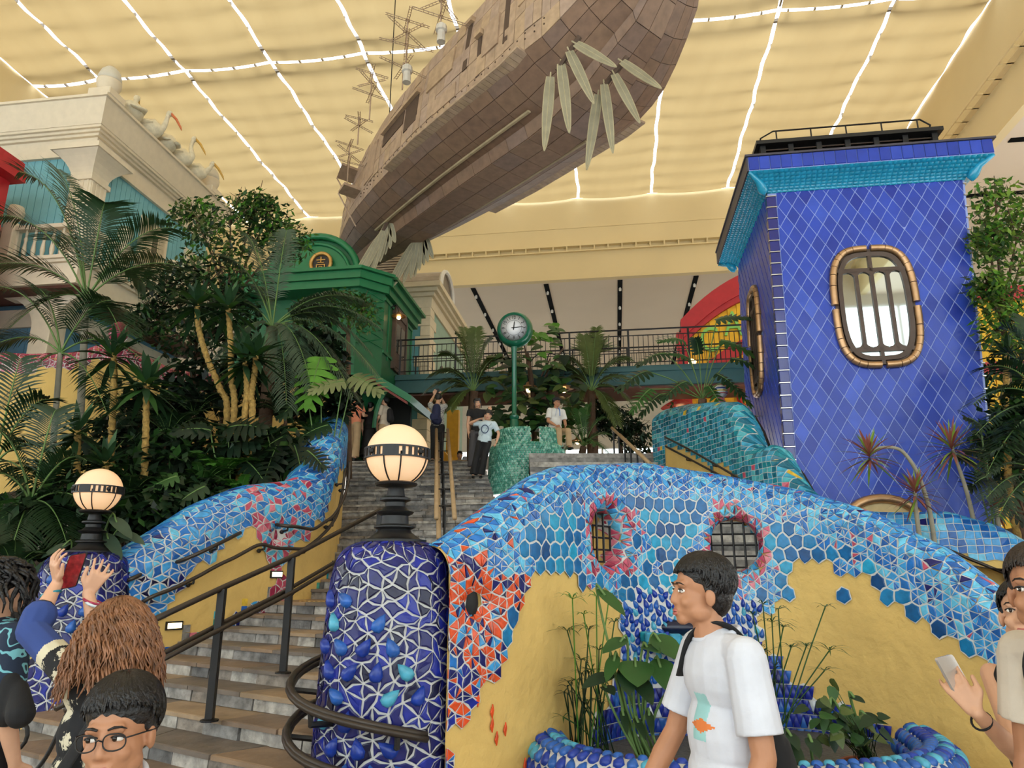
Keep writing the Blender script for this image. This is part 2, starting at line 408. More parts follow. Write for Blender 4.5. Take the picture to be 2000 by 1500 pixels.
# corner strip of square navy tiles held by silver pins
z = 1.7
while z < TZ1 - .1:
    b = MB(hall); x = TX(0, z); b.bbox(x - .02, TY0 - .025, z, x + .135, TY0 + .1, z + .185, .008); b.build('corner_tile', M_NAVY, tower)
    b = MB(hall); b.box(x - .03, TY0 - .035, z + .187, x + .14, TY0 + .03, z + .202); b.build('corner_pin', M_SILVER, tower)
    b = MB(hall); xr = TX(1, z); b.box(xr - .02, TY0 - .03, z + .187, xr + .03, TY0 + .03, z + .205); b.build('corner_pin', M_SILVER, tower)
    z += .205
def window_on(parent, place, name, glass, ne=16, two=True):
    w = MB(); R = 40
    ring = [win_out((k + .5) / R) for k in range(R)]
    for k in range(ne * 2):                             # frame of moulded blocks
        b = MB(); pts = [place(*(lambda q: (q[0], q[1]))(win_out((k + t * .94 + .03) / (ne * 2))), .03) for t in (0, .33, .66, 1)]
        b.tube(pts, .058, 8); b.build('frame_block', M_GOLD, parent, smooth=True, auto=50)
    f = MB()
    inn = [win_out(k / R, -.07) for k in range(R)]; inn2 = [win_out(k / R, -.14) for k in range(R)]
    for k in range(R):
        a, c = inn[k], inn[(k + 1) % R]; a2, c2 = inn2[k], inn2[(k + 1) % R]
        f.hexa([place(*a, .0), place(*c, .0), place(*c2, .0), place(*a2, .0), place(*a, .05), place(*c, .05), place(*c2, .045), place(*a2, .045)])
    fr = f.build('window_frame', M_BRONZE, parent)
    def barv(x, z0, z1, w_=.028):
        q = MB(); q.hexa([place(x - w_, z0, .0), place(x + w_, z0, .0), place(x + w_, z0, .045), place(x - w_, z0, .045), place(x - w_, z1, .0), place(x + w_, z1, .0), place(x + w_, z1, .045), place(x - w_, z1, .045)]); q.build('glazing_bar', M_BRONZE, parent)
    barv(0, -.98, .98)
    for x in (-.24, .24): barv(x, -.72, .6)
    for z in (.62, -.73):
        q = MB(); q.hexa([place(-.52, z - .03, .0), place(.52, z - .03, .0), place(.52, z - .03, .045), place(-.52, z - .03, .045), place(-.52, z + .03, .0), place(.52, z + .03, .0), place(.52, z + .03, .045), place(-.52, z + .03, .045)]); q.build('glazing_bar', M_BRONZE, parent)
    # rounded corners of the four tall panes
    for x in (-.37, -.12, .12, .37):
        for (zc, sg) in ((.585, 1), (-.69, -1)):
            q = MB()
            for sx in (-1, 1):
                arc = [(x + sx * .105 * cos(t), zc - sg * .10 + sg * .10 * sin(t)) for t in (0, PI / 8, PI / 4, 3 * PI / 8, PI / 2)]
                loop = [place(x + sx * .105, zc + sg * .03, .02)] + [place(p[0], p[1], .02) for p in arc]
                d_ = Vector(place(0, 0, .042)) - Vector(place(0, 0, .02)); q.prism(loop, d_)
            q.build('pane_spandrel', M_BRONZE, parent)
    g = MB(); g.add([place(*p, .012) for p in [win_out(k / R, -.09) for k in range(R)]], [tuple(range(R))]); g.build('window_pane', glass, parent)
tw = MB()
frontwin = lambda x, z, d: hall(WCX + x, TY0 - d - .012, WCZ + z)
b = MB(); b.add([frontwin(*win_out(k / 40, -.01), .004) for k in range(40)], [tuple(range(40))]); b.build('window_back', M_BRONZE, tower)
window_on(tower, frontwin, 'front', M_MIRROR)
M_PANE_D = mat('dark pane', (60, 62, 58), .12, var=.1, coat=.5)
sidewin = lambda x, z, d: hall(TX(0, WCZ + z) - d - .012, 13.05 - x * .72, WCZ + z)
window_on(tower, sidewin, 'side', M_PANE_D)
# the arch of a lower window
b = MB(); b.tube([hall(3.95 + .52 * cos(a), TY0 - .05, 2.36 + .36 * sin(a)) for a in [PI * k / 14 for k in range(15)]], .07, 8); b.build('lower_window_arch', M_GOLD, tower, smooth=True)
b = MB(); b.add([hall(3.95 + .5 * cos(a), TY0 - .03, 2.36 + .34 * sin(a)) for a in [PI * k / 14 for k in range(15)]], [tuple(range(15))]); b.build('lower_window_panel', mat('cream panel', (205, 180, 130)), tower)
# cove of turquoise scales, blue tile band, louvred lantern
cz0, cz1, ov = 7.90, 8.16, .34
X0, X1 = TX(0, TZ1), TX(1, TZ1)
cor = MB(hall)
def cove(t): return (cz0 + (cz1 - cz0) * t, ov * (t ** 1.5))
for t0 in range(6):
    za, oa = cove(t0 / 6); zb, ob = cove((t0 + 1) / 6)
    for (A, B, C, D) in (((X0 - oa, TY0 - oa), (X1 + oa, TY0 - oa), (X1 + ob, TY0 - ob), (X0 - ob, TY0 - ob)), ((X0 - oa, TY1 + oa), (X0 - oa, TY0 - oa), (X0 - ob, TY0 - ob), (X0 - ob, TY1 + ob)), ((X1 + oa, TY0 - oa), (X1 + oa, TY1 + oa), (X1 + ob, TY1 + ob), (X1 + ob, TY0 - ob))):
        cor.add([(*A, za), (*B, za), (*C, zb), (*D, zb)], [(0, 1, 2, 3)])
cb = cor.build('cove', M_TURQ, tower)
sc_ = MB(hall); n = 0
for r_ in range(7):
    t = (r_ + .25) / 7.2; z, o_ = cove(t); z2, o2 = cove(min(1, t + .13))
    L0 = X1 - X0 + 2 * o_; k_ = int(L0 / .085)
    for q in range(k_):
        x = X0 - o_ + (q + .5 * (r_ % 2) + .3) * L0 / k_
        sc_.add([(x - .04, TY0 - o_, z), (x + .04, TY0 - o_, z), (x + .03, TY0 - o2 - .008, z2), (x - .03, TY0 - o2 - .008, z2), (x, TY0 - o_ - .03, z - .012), (x, TY0 - (o_ + o2) / 2 - .028, (z + z2) / 2)], [(0, 4, 5, 3), (4, 1, 2, 5), (3, 5, 2), (0, 1, 4)])
    k_ = int((TY1 - TY0 + 2 * o_) / .085)
    for q in range(k_):
        y = TY0 - o_ + (q + .5 * (r_ % 2) + .3) * .085
        sc_.add([(X0 - o_, y - .04, z), (X0 - o_, y + .04, z), (X0 - o2 - .008, y + .03, z2), (X0 - o2 - .008, y - .03, z2), (X0 - o_ - .03, y, z - .012), (X0 - (o_ + o2) / 2 - .028, y, (z + z2) / 2)], [(0, 4, 5, 3), (4, 1, 2, 5), (3, 5, 2), (0, 1, 4)])
o = sc_.build('cove_scales', M_TURQ, tower, smooth=True, fix=True); o['kind'] = 'stuff'
for (x, y) in ((X0 - .08, TY0 - .08), (X1 + .08, TY0 - .08), (X0 - .08, TY1 + .08)):
    sx = -1 if x < 4 else 1; sy = -1 if y < 13 else 1
    b = MB(hall); b.tube([(x, y, 7.84), (x, y, 7.9), (x + sx * .03, y + sy * .03, 7.97), (x + sx * .1, y + sy * .1, 8.06), (x + sx * .26, y + sy * .26, 8.14)], [.02, .075, .085, .05, .02], 10); b.build('corner_finial', M_TURQ, tower, smooth=True)
bx0, bx1, by0, by1 = X0 - ov, X1 + ov, TY0 - ov, TY1 + ov
b = MB(hall); b.box(bx0, by0, cz1, bx1, by1, 8.42); b.build('parapet_core', M_GROUT_B, tower)
k_ = 22
for q in range(k_):
    w_ = (bx1 - bx0) / k_; b = MB(hall); b.bbox(bx0 + q * w_ + .005, by0 - .02, cz1 + .015, bx0 + (q + 1) * w_ - .005, by0 + .01, 8.415, .006); b.build('parapet_tile', BLUES[rt.randrange(3)], tower)
b = MB(hall); b.box(bx0 - .03, by0, cz1, bx0, by1, 8.44); b.box(bx0 - .05, by0 - .04, 8.42, bx1 + .05, by1, 8.455); b.build('parapet_edge', mat('slate edge', (62, 58, 70), .5), tower)
lx0, lx1, ly0, ly1 = 2.86, 5.72, 11.75, 14.2
b = MB(hall); b.box(lx0, ly0 + .12, 8.45, lx1, ly1, 9.0); b.build('lantern_core', mat('lantern dark', (30, 26, 24), .6), tower)
b = MB(hall); b.box(lx0 - .12, ly0 - .08, 9.0, lx1 + .12, ly1 + .1, 9.07); b.build('lantern_roof', M_DARK, tower)
for q in range(7):
    x = lerp(lx0, lx1, q / 6); b = MB(hall); b.box(x - .045, ly0, 8.45, x + .045, ly0 + .14, 9.0); b.build('lantern_post', M_DARK, tower)
    if q < 6:
        for s_ in range(6):
            z = 8.5 + s_ * .082; b = MB(hall); xa, xb = x + .05, lerp(lx0, lx1, (q + 1) / 6) - .05
            b.hexa([(xa, ly0 + .02, z), (xb, ly0 + .02, z), (xb, ly0 + .1, z + .045), (xa, ly0 + .1, z + .045), (xa, ly0 + .02, z + .018), (xb, ly0 + .02, z + .018), (xb, ly0 + .1, z + .063), (xa, ly0 + .1, z + .063)]); b.build('louvre_slat', M_BRONZE, tower)
b = MB(hall); b.tube([(lx0 - .02, ly0 + .3, 9.07), (lx0, ly0 + .1, 9.22), (lx0 + .2, ly0, 9.28), (lx1 - .2, ly0, 9.28), (lx1, ly0 + .1, 9.22), (lx1 + .02, ly0 + .3, 9.07)], .016, 6)
for q in range(5): x = lerp(lx0 + .25, lx1 - .25, q / 4); b.tube([(x, ly0, 9.06), (x, ly0, 9.28)], .013, 6)
b.build('roof_rail', M_DARK, tower)

# ---- left building: white and pale blue timber villa with balcony
M_VCREAM = mat('villa cream', (222, 208, 184), .7, var=.04)
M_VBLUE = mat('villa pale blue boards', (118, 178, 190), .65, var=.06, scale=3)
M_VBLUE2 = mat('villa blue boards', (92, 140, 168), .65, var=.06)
M_BROWN = mat('brown soffit boards', (92, 52, 38), .7, var=.15)
villa = thing('balcony_villa', 'white and pale blue boarded villa with a deep cream cornice', 'building', hall(-16, 16.5, 4))
VX, VY = -12.35, 14.0                                   # wall corner; front runs left, flank runs back
VXE, VYE = -24.0, 18.9
def vb(name, p, m_, par=villa): b = MB(hall); b.box(*p); return b.build(name, m_, par)
vb('upper_wall', (VXE, VY, 8.6, VX, VYE, 12.0), M_VBLUE)
x = VX - .55
while x > VXE: b = MB(hall); b.box(x - .19, VY - .035, 8.6, x, VY + .01, 11.6); b.build('board', M_VBLUE, villa); x -= .205
y = VY + .5
while y < VYE: b = MB(hall); b.box(VX - .01, y, 8.6, VX + .035, y + .165, 11.6); b.build('board', M_VBLUE, villa); y += .18
for (nm, o0, z0, z1) in (('frieze', .12, 11.55, 12.02), ('moulding', .2, 12.02, 12.09), ('moulding', .27, 12.09, 12.16), ('moulding', .34, 12.16, 12.23)):
    vb(nm, (VXE, VY - o0, z0, VX + o0, VYE + o0, z1), M_VCREAM)
b = MB(hall); b.hexa([(VXE, VY - .36, 12.23), (VX + .36, VY - .36, 12.23), (VX + .36, VYE + .36, 12.23), (VXE, VYE + .36, 12.23), (VXE, VY - .52, 12.86), (VX + .52, VY - .52, 12.86), (VX + .52, VYE + .52, 12.86), (VXE, VYE + .52, 12.86)]); b.build('parapet', M_VCREAM, villa)
vb('parapet_cap', (VXE, VY - .58, 12.86, VX + .58, VYE + .58, 12.93), M_VCREAM)
def fluted_pier(x, y, z0, z1, w_=.28, cap=True):
    b = MB(hall); b.bbox(x - w_, y - w_, z0, x + w_, y + w_, z1, .02); p = b.build('corner_pier', M_VCREAM, villa)
    for q in range(4):
        b = MB(hall); b.box(x - w_ + .05 + q * .14, y - w_ - .02, z0 + .1, x - w_ + .1 + q * .14, y - w_ + .01, z1 - .1); b.box(x + w_ - .01, y - w_ + .05 + q * .14, z0 + .1, x + w_ + .02, y - w_ + .1 + q * .14, z1 - .1); b.build('flute', M_VCREAM, p)
    if cap:
        b = MB(hall)
        for k in range(5):
            e0, e1 = .32 * (k / 5) ** 2, .32 * ((k + 1) / 5) ** 2; za, zb = lerp(z1, z1 + .55, k / 5), lerp(z1, z1 + .55, (k + 1) / 5)
            b.hexa([(x - w_ - e0, y - w_ - e0, za), (x + w_ + e0, y - w_ - e0, za), (x + w_ + e0, y + w_ + e0, za), (x - w_ - e0, y + w_ + e0, za), (x - w_ - e1, y - w_ - e1, zb), (x + w_ + e1, y - w_ - e1, zb), (x + w_ + e1, y + w_ + e1, zb), (x - w_ - e1, y + w_ + e1, zb)])
        b.box(x - w_ - .36, y - w_ - .36, z1 + .55, x + w_ + .36, y + w_ + .36, z1 + .68); b.box(x - w_ - .05, y - w_ - .05, z1 - .12, x + w_ + .05, y + w_ + .05, z1); b.build('capital', M_VCREAM, villa)
fluted_pier(VX - .05, VY + .05, 8.6, 10.9)
# balcony slab, soffit and balustrade
BO = .6
vb('balcony_slab', (VXE, VY - BO, 7.95, VX + BO, VYE, 8.45), M_VCREAM)
for o0, z0, z1 in ((.08, 8.45, 8.52), (.14, 8.52, 8.6)): vb('slab_moulding', (VXE, VY - BO - o0, z0, VX + BO + o0, VYE, z1), M_VCREAM)
vb('soffit', (VXE, VY - BO + .1, 7.9, VX + BO - .1, VYE, 7.95), M_BROWN)
for k in range(14):
    b = MB(hall); b.box(VX + BO - .1 - .0, VY - BO + .1 + k * .45, 7.885, VX + .02, VY - BO + .5 + k * .45, 7.9); b.build('soffit_board', M_BROWN, villa)
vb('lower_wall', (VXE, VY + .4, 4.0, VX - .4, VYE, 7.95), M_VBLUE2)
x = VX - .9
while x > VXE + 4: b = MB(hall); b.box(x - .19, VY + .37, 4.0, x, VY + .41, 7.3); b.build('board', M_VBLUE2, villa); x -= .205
vb('lower_frieze', (VXE, VY + .3, 7.3, VX - .3, VYE, 7.75), M_VCREAM)
b = MB(hall); b.bbox(VX - .75, VY - .45 + .3, 4.0, VX - .25, VY + .05 + .3, 7.95, .02); b.build('corner_pier', M_VCREAM, villa)
b = MB(hall)
for k in range(7):
    a0, a1 = PI / 2 * k / 7, PI / 2 * (k + 1) / 7
    for sx in (-1, 1):
        xa = lambda a: VX - .5 + sx * (.28 + 1.0 * (1 - sin(a))) if False else VX - .5 + sx * (.25 + .9 * (1 - cos(a)))
        za = lambda a: 7.0 + .9 * sin(a)
        b.hexa([(VX - .5, VY - .1, za(a0)), (xa(a0), VY - .1, za(a0)), (xa(a0), VY + .25, za(a0)), (VX - .5, VY + .25, za(a0)), (VX - .5, VY - .1, za(a1)), (xa(a1), VY - .1, za(a1)), (xa(a1), VY + .25, za(a1)), (VX - .5, VY + .25, za(a1))])
b.build('pier_bracket', M_VCREAM, villa)
prof = [(.03, 0), (.05, .05), (.03, .1), (.055, .28), (.03, .5), (.045, .58), (.03, .62), (.03, .8)]
bal0 = MB(); bal0.lathe([(r_, z) for r_, z in prof], (0, 0, 0), 8); balm = None
def balu(x, y):
    global balm
    p = hall(x, y, 8.6)
    if balm is None: o = bal0.build('baluster', M_VCREAM, None, smooth=True); balm = o.data
    else: o = bpy.data.objects.new('baluster', balm); COL.objects.link(o)
    o.parent = villa; q = INV[villa.name] @ Vector(p); o.location = q
y = VY - BO + .3
while y < VYE - .2: balu(VX + BO - .15, y); y += .24
x = VX + BO - .4
while x > VXE + 5: balu(x, VY - BO + .15); x -= .24
vb('handrail', (VX + BO - .24, VY - BO + .06, 9.4, VX + BO - .06, VYE, 9.5), M_VCREAM)
vb('handrail', (VXE, VY - BO + .06, 9.4, VX + BO - .06, VY - BO + .24, 9.5), M_VCREAM)
for (x, y) in ((VX + BO - .15, VY - BO + .15), (VX + BO - .15, VY + .9), (VX + BO - .15, VY + 2.9), (VX + BO - .15, VY + 4.8), (VX - 1.4, VY - BO + .15), (VX - 4, VY - BO + .15)):
    b = MB(hall); b.bbox(x - .15, y - .15, 8.6, x + .15, y + .15, 9.6, .02); n_ = b.build('newel', M_VCREAM, villa)
    b = MB(hall); b.lathe([(.06, 9.6), (.05, 9.66), (.15, 9.75), (.19, 9.9), (.15, 10.05), (.0, 10.1)], (x, y, 0), 12); b.build('newel_ball', M_VCREAM, n_, smooth=True)
# tall shuttered window on the flank
for y in (VY + 1.9, VY + 3.9):
    vb('window_surround', (VX, y, 8.7, VX + .1, y + 1.15, 11.0), M_VCREAM)
    w_ = vb('window_sash', (VX + .1, y + .14, 8.8, VX + .13, y + 1.01, 10.8), mat('shutter cream', (206, 190, 160)))
    for k in range(3): b = MB(hall); b.box(VX + .125, y + .2 + k * .27, 9.0, VX + .14, y + .41 + k * .27, 10.65); b.build('window_pane', M_PANE_D if k == 1 else mat('curtain', (190, 176, 150)), w_)
# eggs and pelicans along the flank parapet
M_EGG = mat('egg white', (206, 200, 186), .6, var=.06)
ex = VX + .3
def egg(y, s_, label):
    t = thing('egg_finial', label, 'finial', hall(ex, y, 12.93), group='egg finials on the villa parapet')
    b = MB(hall); b.bbox(ex - .3, y - .3, 12.93, ex + .3, y + .3, 13.13, .02); b.build('plinth', M_VCREAM, t)
    b = MB(hall); b.lathe([(.15, 0), (.22, .05), (.27, .18), (.29, .3), (.29, .33)], (ex, y, 13.13), 16); b.build('egg_cup', M_VCREAM, t, smooth=True)
    b = MB(hall); b.lathe([(.275, .33), (.27, .45), (.22, .62), (.12, .74), (.0, .78)], (ex, y, 13.13), 16); b.build('egg', M_EGG, t, smooth=True)
egg(VY - .25, 1, 'large white egg finial on the near corner of the villa cornice')
egg(VY + 4.35, 1, 'white egg finial beyond the pelicans on the villa cornice')
M_PEL = mat('pelican white', (224, 216, 192), .7, var=.12, scale=9, bump=.3)
M_BILL = mat('pelican bill orange', (214, 120, 78), .5, var=.1); M_BILLY = mat('pelican bill yellow', (206, 164, 80), .5, var=.1)
def pelican(y, face, neck, label, bill, lie=0.0):
    t = thing('pelican', label, 'statue', hall(ex, y, 12.93), group='pelican statues on the villa parapet')
    c, s_ = cos(face), sin(face)
    T = lambda a, h_, w_: hall(ex + a * c - w_ * s_, y + a * s_ + w_ * c, 12.93 + h_)
    b = MB(); b.tube([T(-.42, .26, 0), T(-.3, .3, 0), T(-.1, .33, 0), T(.12, .34, 0), T(.26, .3, 0), T(.34, .28, 0)], [.03, .17, .27, .27, .17, .06], 12); b.build('body', M_PEL, t, smooth=True)
    for sd in (-1, 1):
        b = MB(); b.tube([T(.12, .4, .2 * sd), T(-.1, .38, .26 * sd), T(-.36, .28, .17 * sd), T(-.5, .24, .08 * sd)], [.09, .14, .09, .02], 8, flat=.5); b.build('wing', M_PEL, t, smooth=True)
    hx, hz = neck
    b = MB(); b.tube(smooth_path([T(.2, .32, 0), T(.32, .42, 0), T(hx - .04, (hz + .42) / 2, 0), T(hx - .02, hz - .08, 0), T(hx, hz, 0)], 4), [.13, .12, .11, .1, .09, .08, .075, .07, .065, .06, .06, .06, .06, .06, .065, .07, .07][:17], 8); b.build('neck', M_PEL, t, smooth=True)
    b = MB(); b.ball(T(hx + .02, hz + .02, 0), .085, 10, 8); b.build('head', M_PEL, t, smooth=True)
    b = MB(); b.tube([T(hx + .06, hz + .02, 0), T(hx + .2, hz - .12, 0), T(hx + .34, hz - .36, 0), T(hx + .38, hz - .46, 0)], [.065, .06, .045, .012], 8, flat=.6); b.build('bill', bill, t, smooth=True)
    b = MB(); b.tube([T(-.05, .1, .08), T(-.05, 0, .08)], .025, 6); b.tube([T(-.05, .1, -.08), T(-.05, 0, -.08)], .025, 6); b.build('legs_pair', M_BILLY, t)
pelican(VY + .65, 2.0, (.25, .92), 'pelican statue nearest the corner egg, facing away', M_BILLY)
pelican(VY + 1.4, .35, (.42, .86), 'pelican statue with a long orange bill pointing down', M_BILL)
pelican(VY + 2.1, 2.6, (.1, .62), 'pelican statue resting low with its bill on its back', M_BILLY)
pelican(VY + 2.8, .35, (.3, .98), 'pelican statue with the longest raised neck', M_BILLY)
pelican(VY + 3.55, .45, (.45, .68), 'crouching pelican statue next to the far egg', M_BILLY)
# red corner building at the frame edge
M_RED = mat('red paint', (176, 28, 38), .5, var=.08); M_ORANGE = mat('orange panel', (222, 120, 50), .5, var=.1)
rb = thing('red_timber_house', 'red timber house with orange panels at the far left edge', 'building', hall(-15, 11.3, 3))
for nm, p, m_ in (('wall', (-19, 11.2, 3.5, -13.1, 12.6, 10.6), M_RED), ('eave', (-19, 10.85, 10.1, -12.8, 12.7, 10.35), M_RED), ('eave', (-19, 10.95, 10.35, -12.9, 12.7, 10.6), M_RED)): vb(nm, p, m_, rb)
for k in range(5): vb('panel', (-13.45 - k * .62, 11.15, 8.4, -13.2 - k * .62 + .05, 11.21, 9.9), M_ORANGE, rb); vb('panel', (-13.45 - k * .62, 11.15, 6.6, -13.2 - k * .62 + .05, 11.21, 8.1), M_ORANGE, rb)
vb('rail_band', (-19, 11.1, 8.15, -13.05, 11.2, 8.35), M_RED, rb)

# ---- green house with arched gable, teal house with quoins, bridge
M_GREEN = mat('dark green paint', (22, 96, 58), .45, var=.08); M_GREEN2 = mat('green trim', (28, 112, 68), .4, var=.06)
M_WOOD = mat('brown door wood', (84, 64, 52), .55, var=.2, scale=5)
gh = thing('green_house', 'dark green timber house with an arched gable and round emblem', 'building', hall(-7.5, 17.5, 4))
GX, GY = -5.6, 16.5
vb('wall', (-9.6, GY, 4.1, GX, 19.0, 8.75), M_GREEN, gh)
b = MB(hall); b.hexa([(-6.6, GY - .55, 4.1), (-6.1, GY - .55, 4.1), (GX, GY, 4.1), (-7.0, GY, 4.1), (-6.6, GY - .55, 8.7), (-6.1, GY - .55, 8.7), (GX, GY, 8.7), (-7.0, GY, 8.7)]); b.build('bay', M_GREEN, gh)
for (o0, z0, z1) in ((.12, 8.55, 8.75), (.2, 8.75, 8.95), (.3, 8.95, 9.03)):
    b = MB(hall); b.hexa([(-9.6, GY - .5 - o0, z0), (-6.1 + o0 * .5, GY - .55 - o0, z0), (GX + o0, GY - o0 * .4, z0), (-9.6, GY + .5, z0), (-9.6, GY - .5 - o0, z1), (-6.1 + o0 * .5, GY - .55 - o0, z1), (GX + o0, GY - o0 * .4, z1), (-9.6, GY + .5, z1)]); b.build('cornice', M_GREEN2, gh)
    b = MB(hall); b.box(GX - .4, GY, z0, GX + o0, 19.1 + o0, z1); b.build('cornice', M_GREEN2, gh)
gcx, gcz, gr = -7.45, 8.95, 1.22
for (r_, y0, m_, nm) in ((gr, GY - .2, M_GREEN, 'gable'), (gr * .8, GY - .26, M_GREEN2, 'gable_panel')):
    b = MB(hall); b.prism([(gcx + r_ * cos(PI * k / 24), y0, gcz + r_ * sin(PI * k / 24)) for k in range(25)], (hall(0, .5)[0] * 0, 0, 0)) if False else None
    b = MB(); b.prism([hall(gcx + r_ * cos(PI * k / 24), y0, gcz + r_ * sin(PI * k / 24)) for k in range(25)], Vector(hall(0, .4, 0))); b.build(nm, m_, gh)
for r_, w_ in ((gr, .09), (gr * .82, .045)):
    b = MB(); b.tube([hall(gcx + r_ * cos(PI * k / 28), GY - .28, gcz + r_ * sin(PI * k / 28)) for k in range(29)], w_, 8); b.build('gable_moulding', M_GREEN2, gh, smooth=True)
b = MB(); b.tube([hall(gcx + .22 + .27 * cos(2 * PI * k / 28), GY - .36, gcz + .42 + .27 * sin(2 * PI * k / 28)) for k in range(29)], .05, 8, cap=False); em = b.build('emblem_ring', mat('gilt', (196, 152, 84), .4, .6), gh, smooth=True)
b = MB(); b.add([hall(gcx + .22 + .26 * cos(2 * PI * k / 28), GY - .345, gcz + .42 + .26 * sin(2 * PI * k / 28)) for k in range(28)], [tuple(range(28))]); b.build('emblem_disc', mat('emblem black', (30, 26, 24), .5), em)
b = MB(hall)                                            # the character: a 士 over a framed 口, made of strokes
def st(x0, z0, x1, z1): b.box(gcx + .22 + x0, GY - .375, gcz + .42 + z0, gcx + .22 + x1, GY - .35, gcz + .42 + z1)
st(-.12, .075, .12, .10); st(-.015, .0, .015, .17); st(-.085, .0, .085, .022); st(-.12, -.06, .12, -.036); st(-.12, -.18, -.095, -.06); st(.095, -.18, .12, -.06); st(-.05, -.105, .05, -.087); st(-.05, -.17, -.034, -.1); st(.034, -.17, .05, -.1); st(-.05, -.17, .05, -.153)
b.build('emblem_character', MATS['gilt'], em)
for k in range(6):
    b = MB(hall); y = GY + .35 + k * .42; b.box(GX, y, 6.9, GX + .03, y + .05, 8.5); b.build('batten', M_GREEN2, gh)
for zz in (7.0, 8.4):
    b = MB(hall); b.box(GX, GY, zz, GX + .04, 19, zz + .08); b.build('rail', M_GREEN2, gh)
for k in range(6):                                      # diamond lattice on the bay
    b = MB(); a, c = hall(-6.08 + k * .08, GY - .57 + k * .09, 7.2 + k * .22), hall(-6.08 + k * .08 + .0, GY - .57 + k * .09, 8.3)
    b.tube([hall(-6.1, GY - .57, 7.1 + k * .25), hall(GX, GY - .01, 7.35 + k * .25)], .014, 5); b.tube([hall(-6.1, GY - .57, 7.35 + k * .25), hall(GX, GY - .01, 7.1 + k * .25)], .014, 5); b.build('lattice_batten', M_GREEN2, gh)
dr = struct('door_1', 'brown wooden door with arched head on the bridge'); 
b = MB(hall); b.box(GX, 17.3, 6.8, GX + .06, 18.2, 8.35); b.build('door_leaf', M_WOOD, dr)
for (y0, y1, z0, z1) in ((17.38, 17.72, 7.3, 8.1), (17.78, 18.12, 7.3, 8.1), (17.38, 17.72, 6.9, 7.2), (17.78, 18.12, 6.9, 7.2)):
    b = MB(hall); b.box(GX + .05, y0, z0, GX + .075, y1, z1); b.build('door_panel', M_PANE_D if z0 > 7.2 else M_WOOD, dr)
b = MB(); b.prism([hall(GX, 17.75 + .58 * cos(PI * k / 14), 8.3 + .42 * sin(PI * k / 14)) for k in range(15)], Vector(hall(.09, 0, 0))); b.build('door_head', M_WOOD, dr)
for y in (17.2, 18.2): b = MB(hall); b.box(GX, y, 6.8, GX + .1, y + .1, 8.4); b.build('door_jamb', M_WOOD, dr)
# porch canopy at the stair head
M_RUST = mat('rust red batten', (120, 52, 44), .6)
cp = thing('porch_canopy', 'dark green porch canopy with curved brackets at the stair head', 'canopy', hall(-5.5, 16, 4.2))
b = MB(hall); b.hexa([(-6.1, 15.4, 6.05), (-5.35, 15.4, 5.95), (-5.35, 17.6, 5.35 + .6), (-6.1, 17.6, 6.05), (-6.1, 15.4, 6.2), (-5.35, 15.4, 6.1), (-5.35, 17.6, 6.1), (-6.1, 17.6, 6.2)]); b.build('canopy_roof', M_GREEN2, cp)
b = MB(hall); b.hexa([(-5.35, 15.4, 5.95), (-4.55, 15.5, 5.45), (-4.55, 17.6, 5.45), (-5.35, 17.6, 5.95), (-5.35, 15.4, 6.12), (-4.5, 15.5, 5.6), (-4.5, 17.6, 5.6), (-5.35, 17.6, 6.12)]); b.build('canopy_roof', M_GREEN2, cp)
b = MB(hall); b.hexa([(-5.35, 15.38, 5.88), (-4.6, 15.48, 5.4), (-4.6, 15.54, 5.4), (-5.35, 15.44, 5.88), (-5.35, 15.38, 5.94), (-4.6, 15.48, 5.46), (-4.6, 15.54, 5.46), (-5.35, 15.44, 5.94)]); b.build('canopy_edge', M_RUST, cp)
b = MB(hall); b.box(-6.1, 15.38, 5.95, -5.35, 15.44, 6.03); b.build('canopy_edge', M_RUST, cp)
for x in (-5.9, -4.95):
    b = MB(); b.tube([hall(x - .45 + .45 * (1 - cos(PI / 2 * k / 8)), 15.6, 4.9 + .95 * sin(PI / 2 * k / 8)) for k in range(9)], .05, 6); b.build('bracket', M_GREEN, cp)
b = MB(hall); b.box(-6.0, 16.8, 4.16, -4.9, 16.9, 5.9); b.build('interior_shade', mat('dark opening', (20, 22, 20), .8), cp)  # near-black sheet: shade of the interior under the canopy, put in as colour
# teal house
M_TEAL = mat('teal plaster', (96, 156, 164), .75, var=.06); M_SAGE = mat('sage plaster', (150, 176, 156), .75, var=.06); M_QUOIN = mat('quoin stone', (220, 206, 176), .75, var=.06)
th_ = thing('teal_house', 'teal plaster house with cream corner stones and curved roof', 'building', hall(-6.5, 22.5, 4.1))
QX, QY = -5.5, 20.6
vb('wall', (-9.5, QY, 4.1, QX - .02, 25.8, 9.9), M_TEAL, th_)
vb('flank_wall', (QX - .05, QY + .3, 4.1, QX, 25.8, 9.9), M_SAGE, th_)
for k in range(17):
    w_ = .44 if k % 2 else .28; b = MB(hall); b.bbox(QX - w_, QY - .05, 4.2 + k * .33, QX + .04, QY + (.72 if k % 2 else .45), 4.2 + k * .33 + .32, .012); b.build('quoin', M_QUOIN, th_)
for (o0, z0, z1) in ((.06, 9.75, 10.1), (.16, 10.1, 10.22), (.28, 10.22, 10.34), (.4, 10.34, 10.5)): vb('cornice', (-9.5, QY - o0, z0, QX + o0, 25.9, z1), M_QUOIN, th_)
M_ZINC = mat('zinc roof', (150, 140, 128), .4, .6, var=.1)
b = MB(); pr = [hall(-6.1 + .75 * cos(PI * k / 12), 21.6, 10.5 + .75 * sin(PI * k / 12)) for k in range(13)]
vb('roof_slab', (-9.5, QY + .3, 10.5, QX - .2, 25.8, 10.8), M_ZINC, th_)
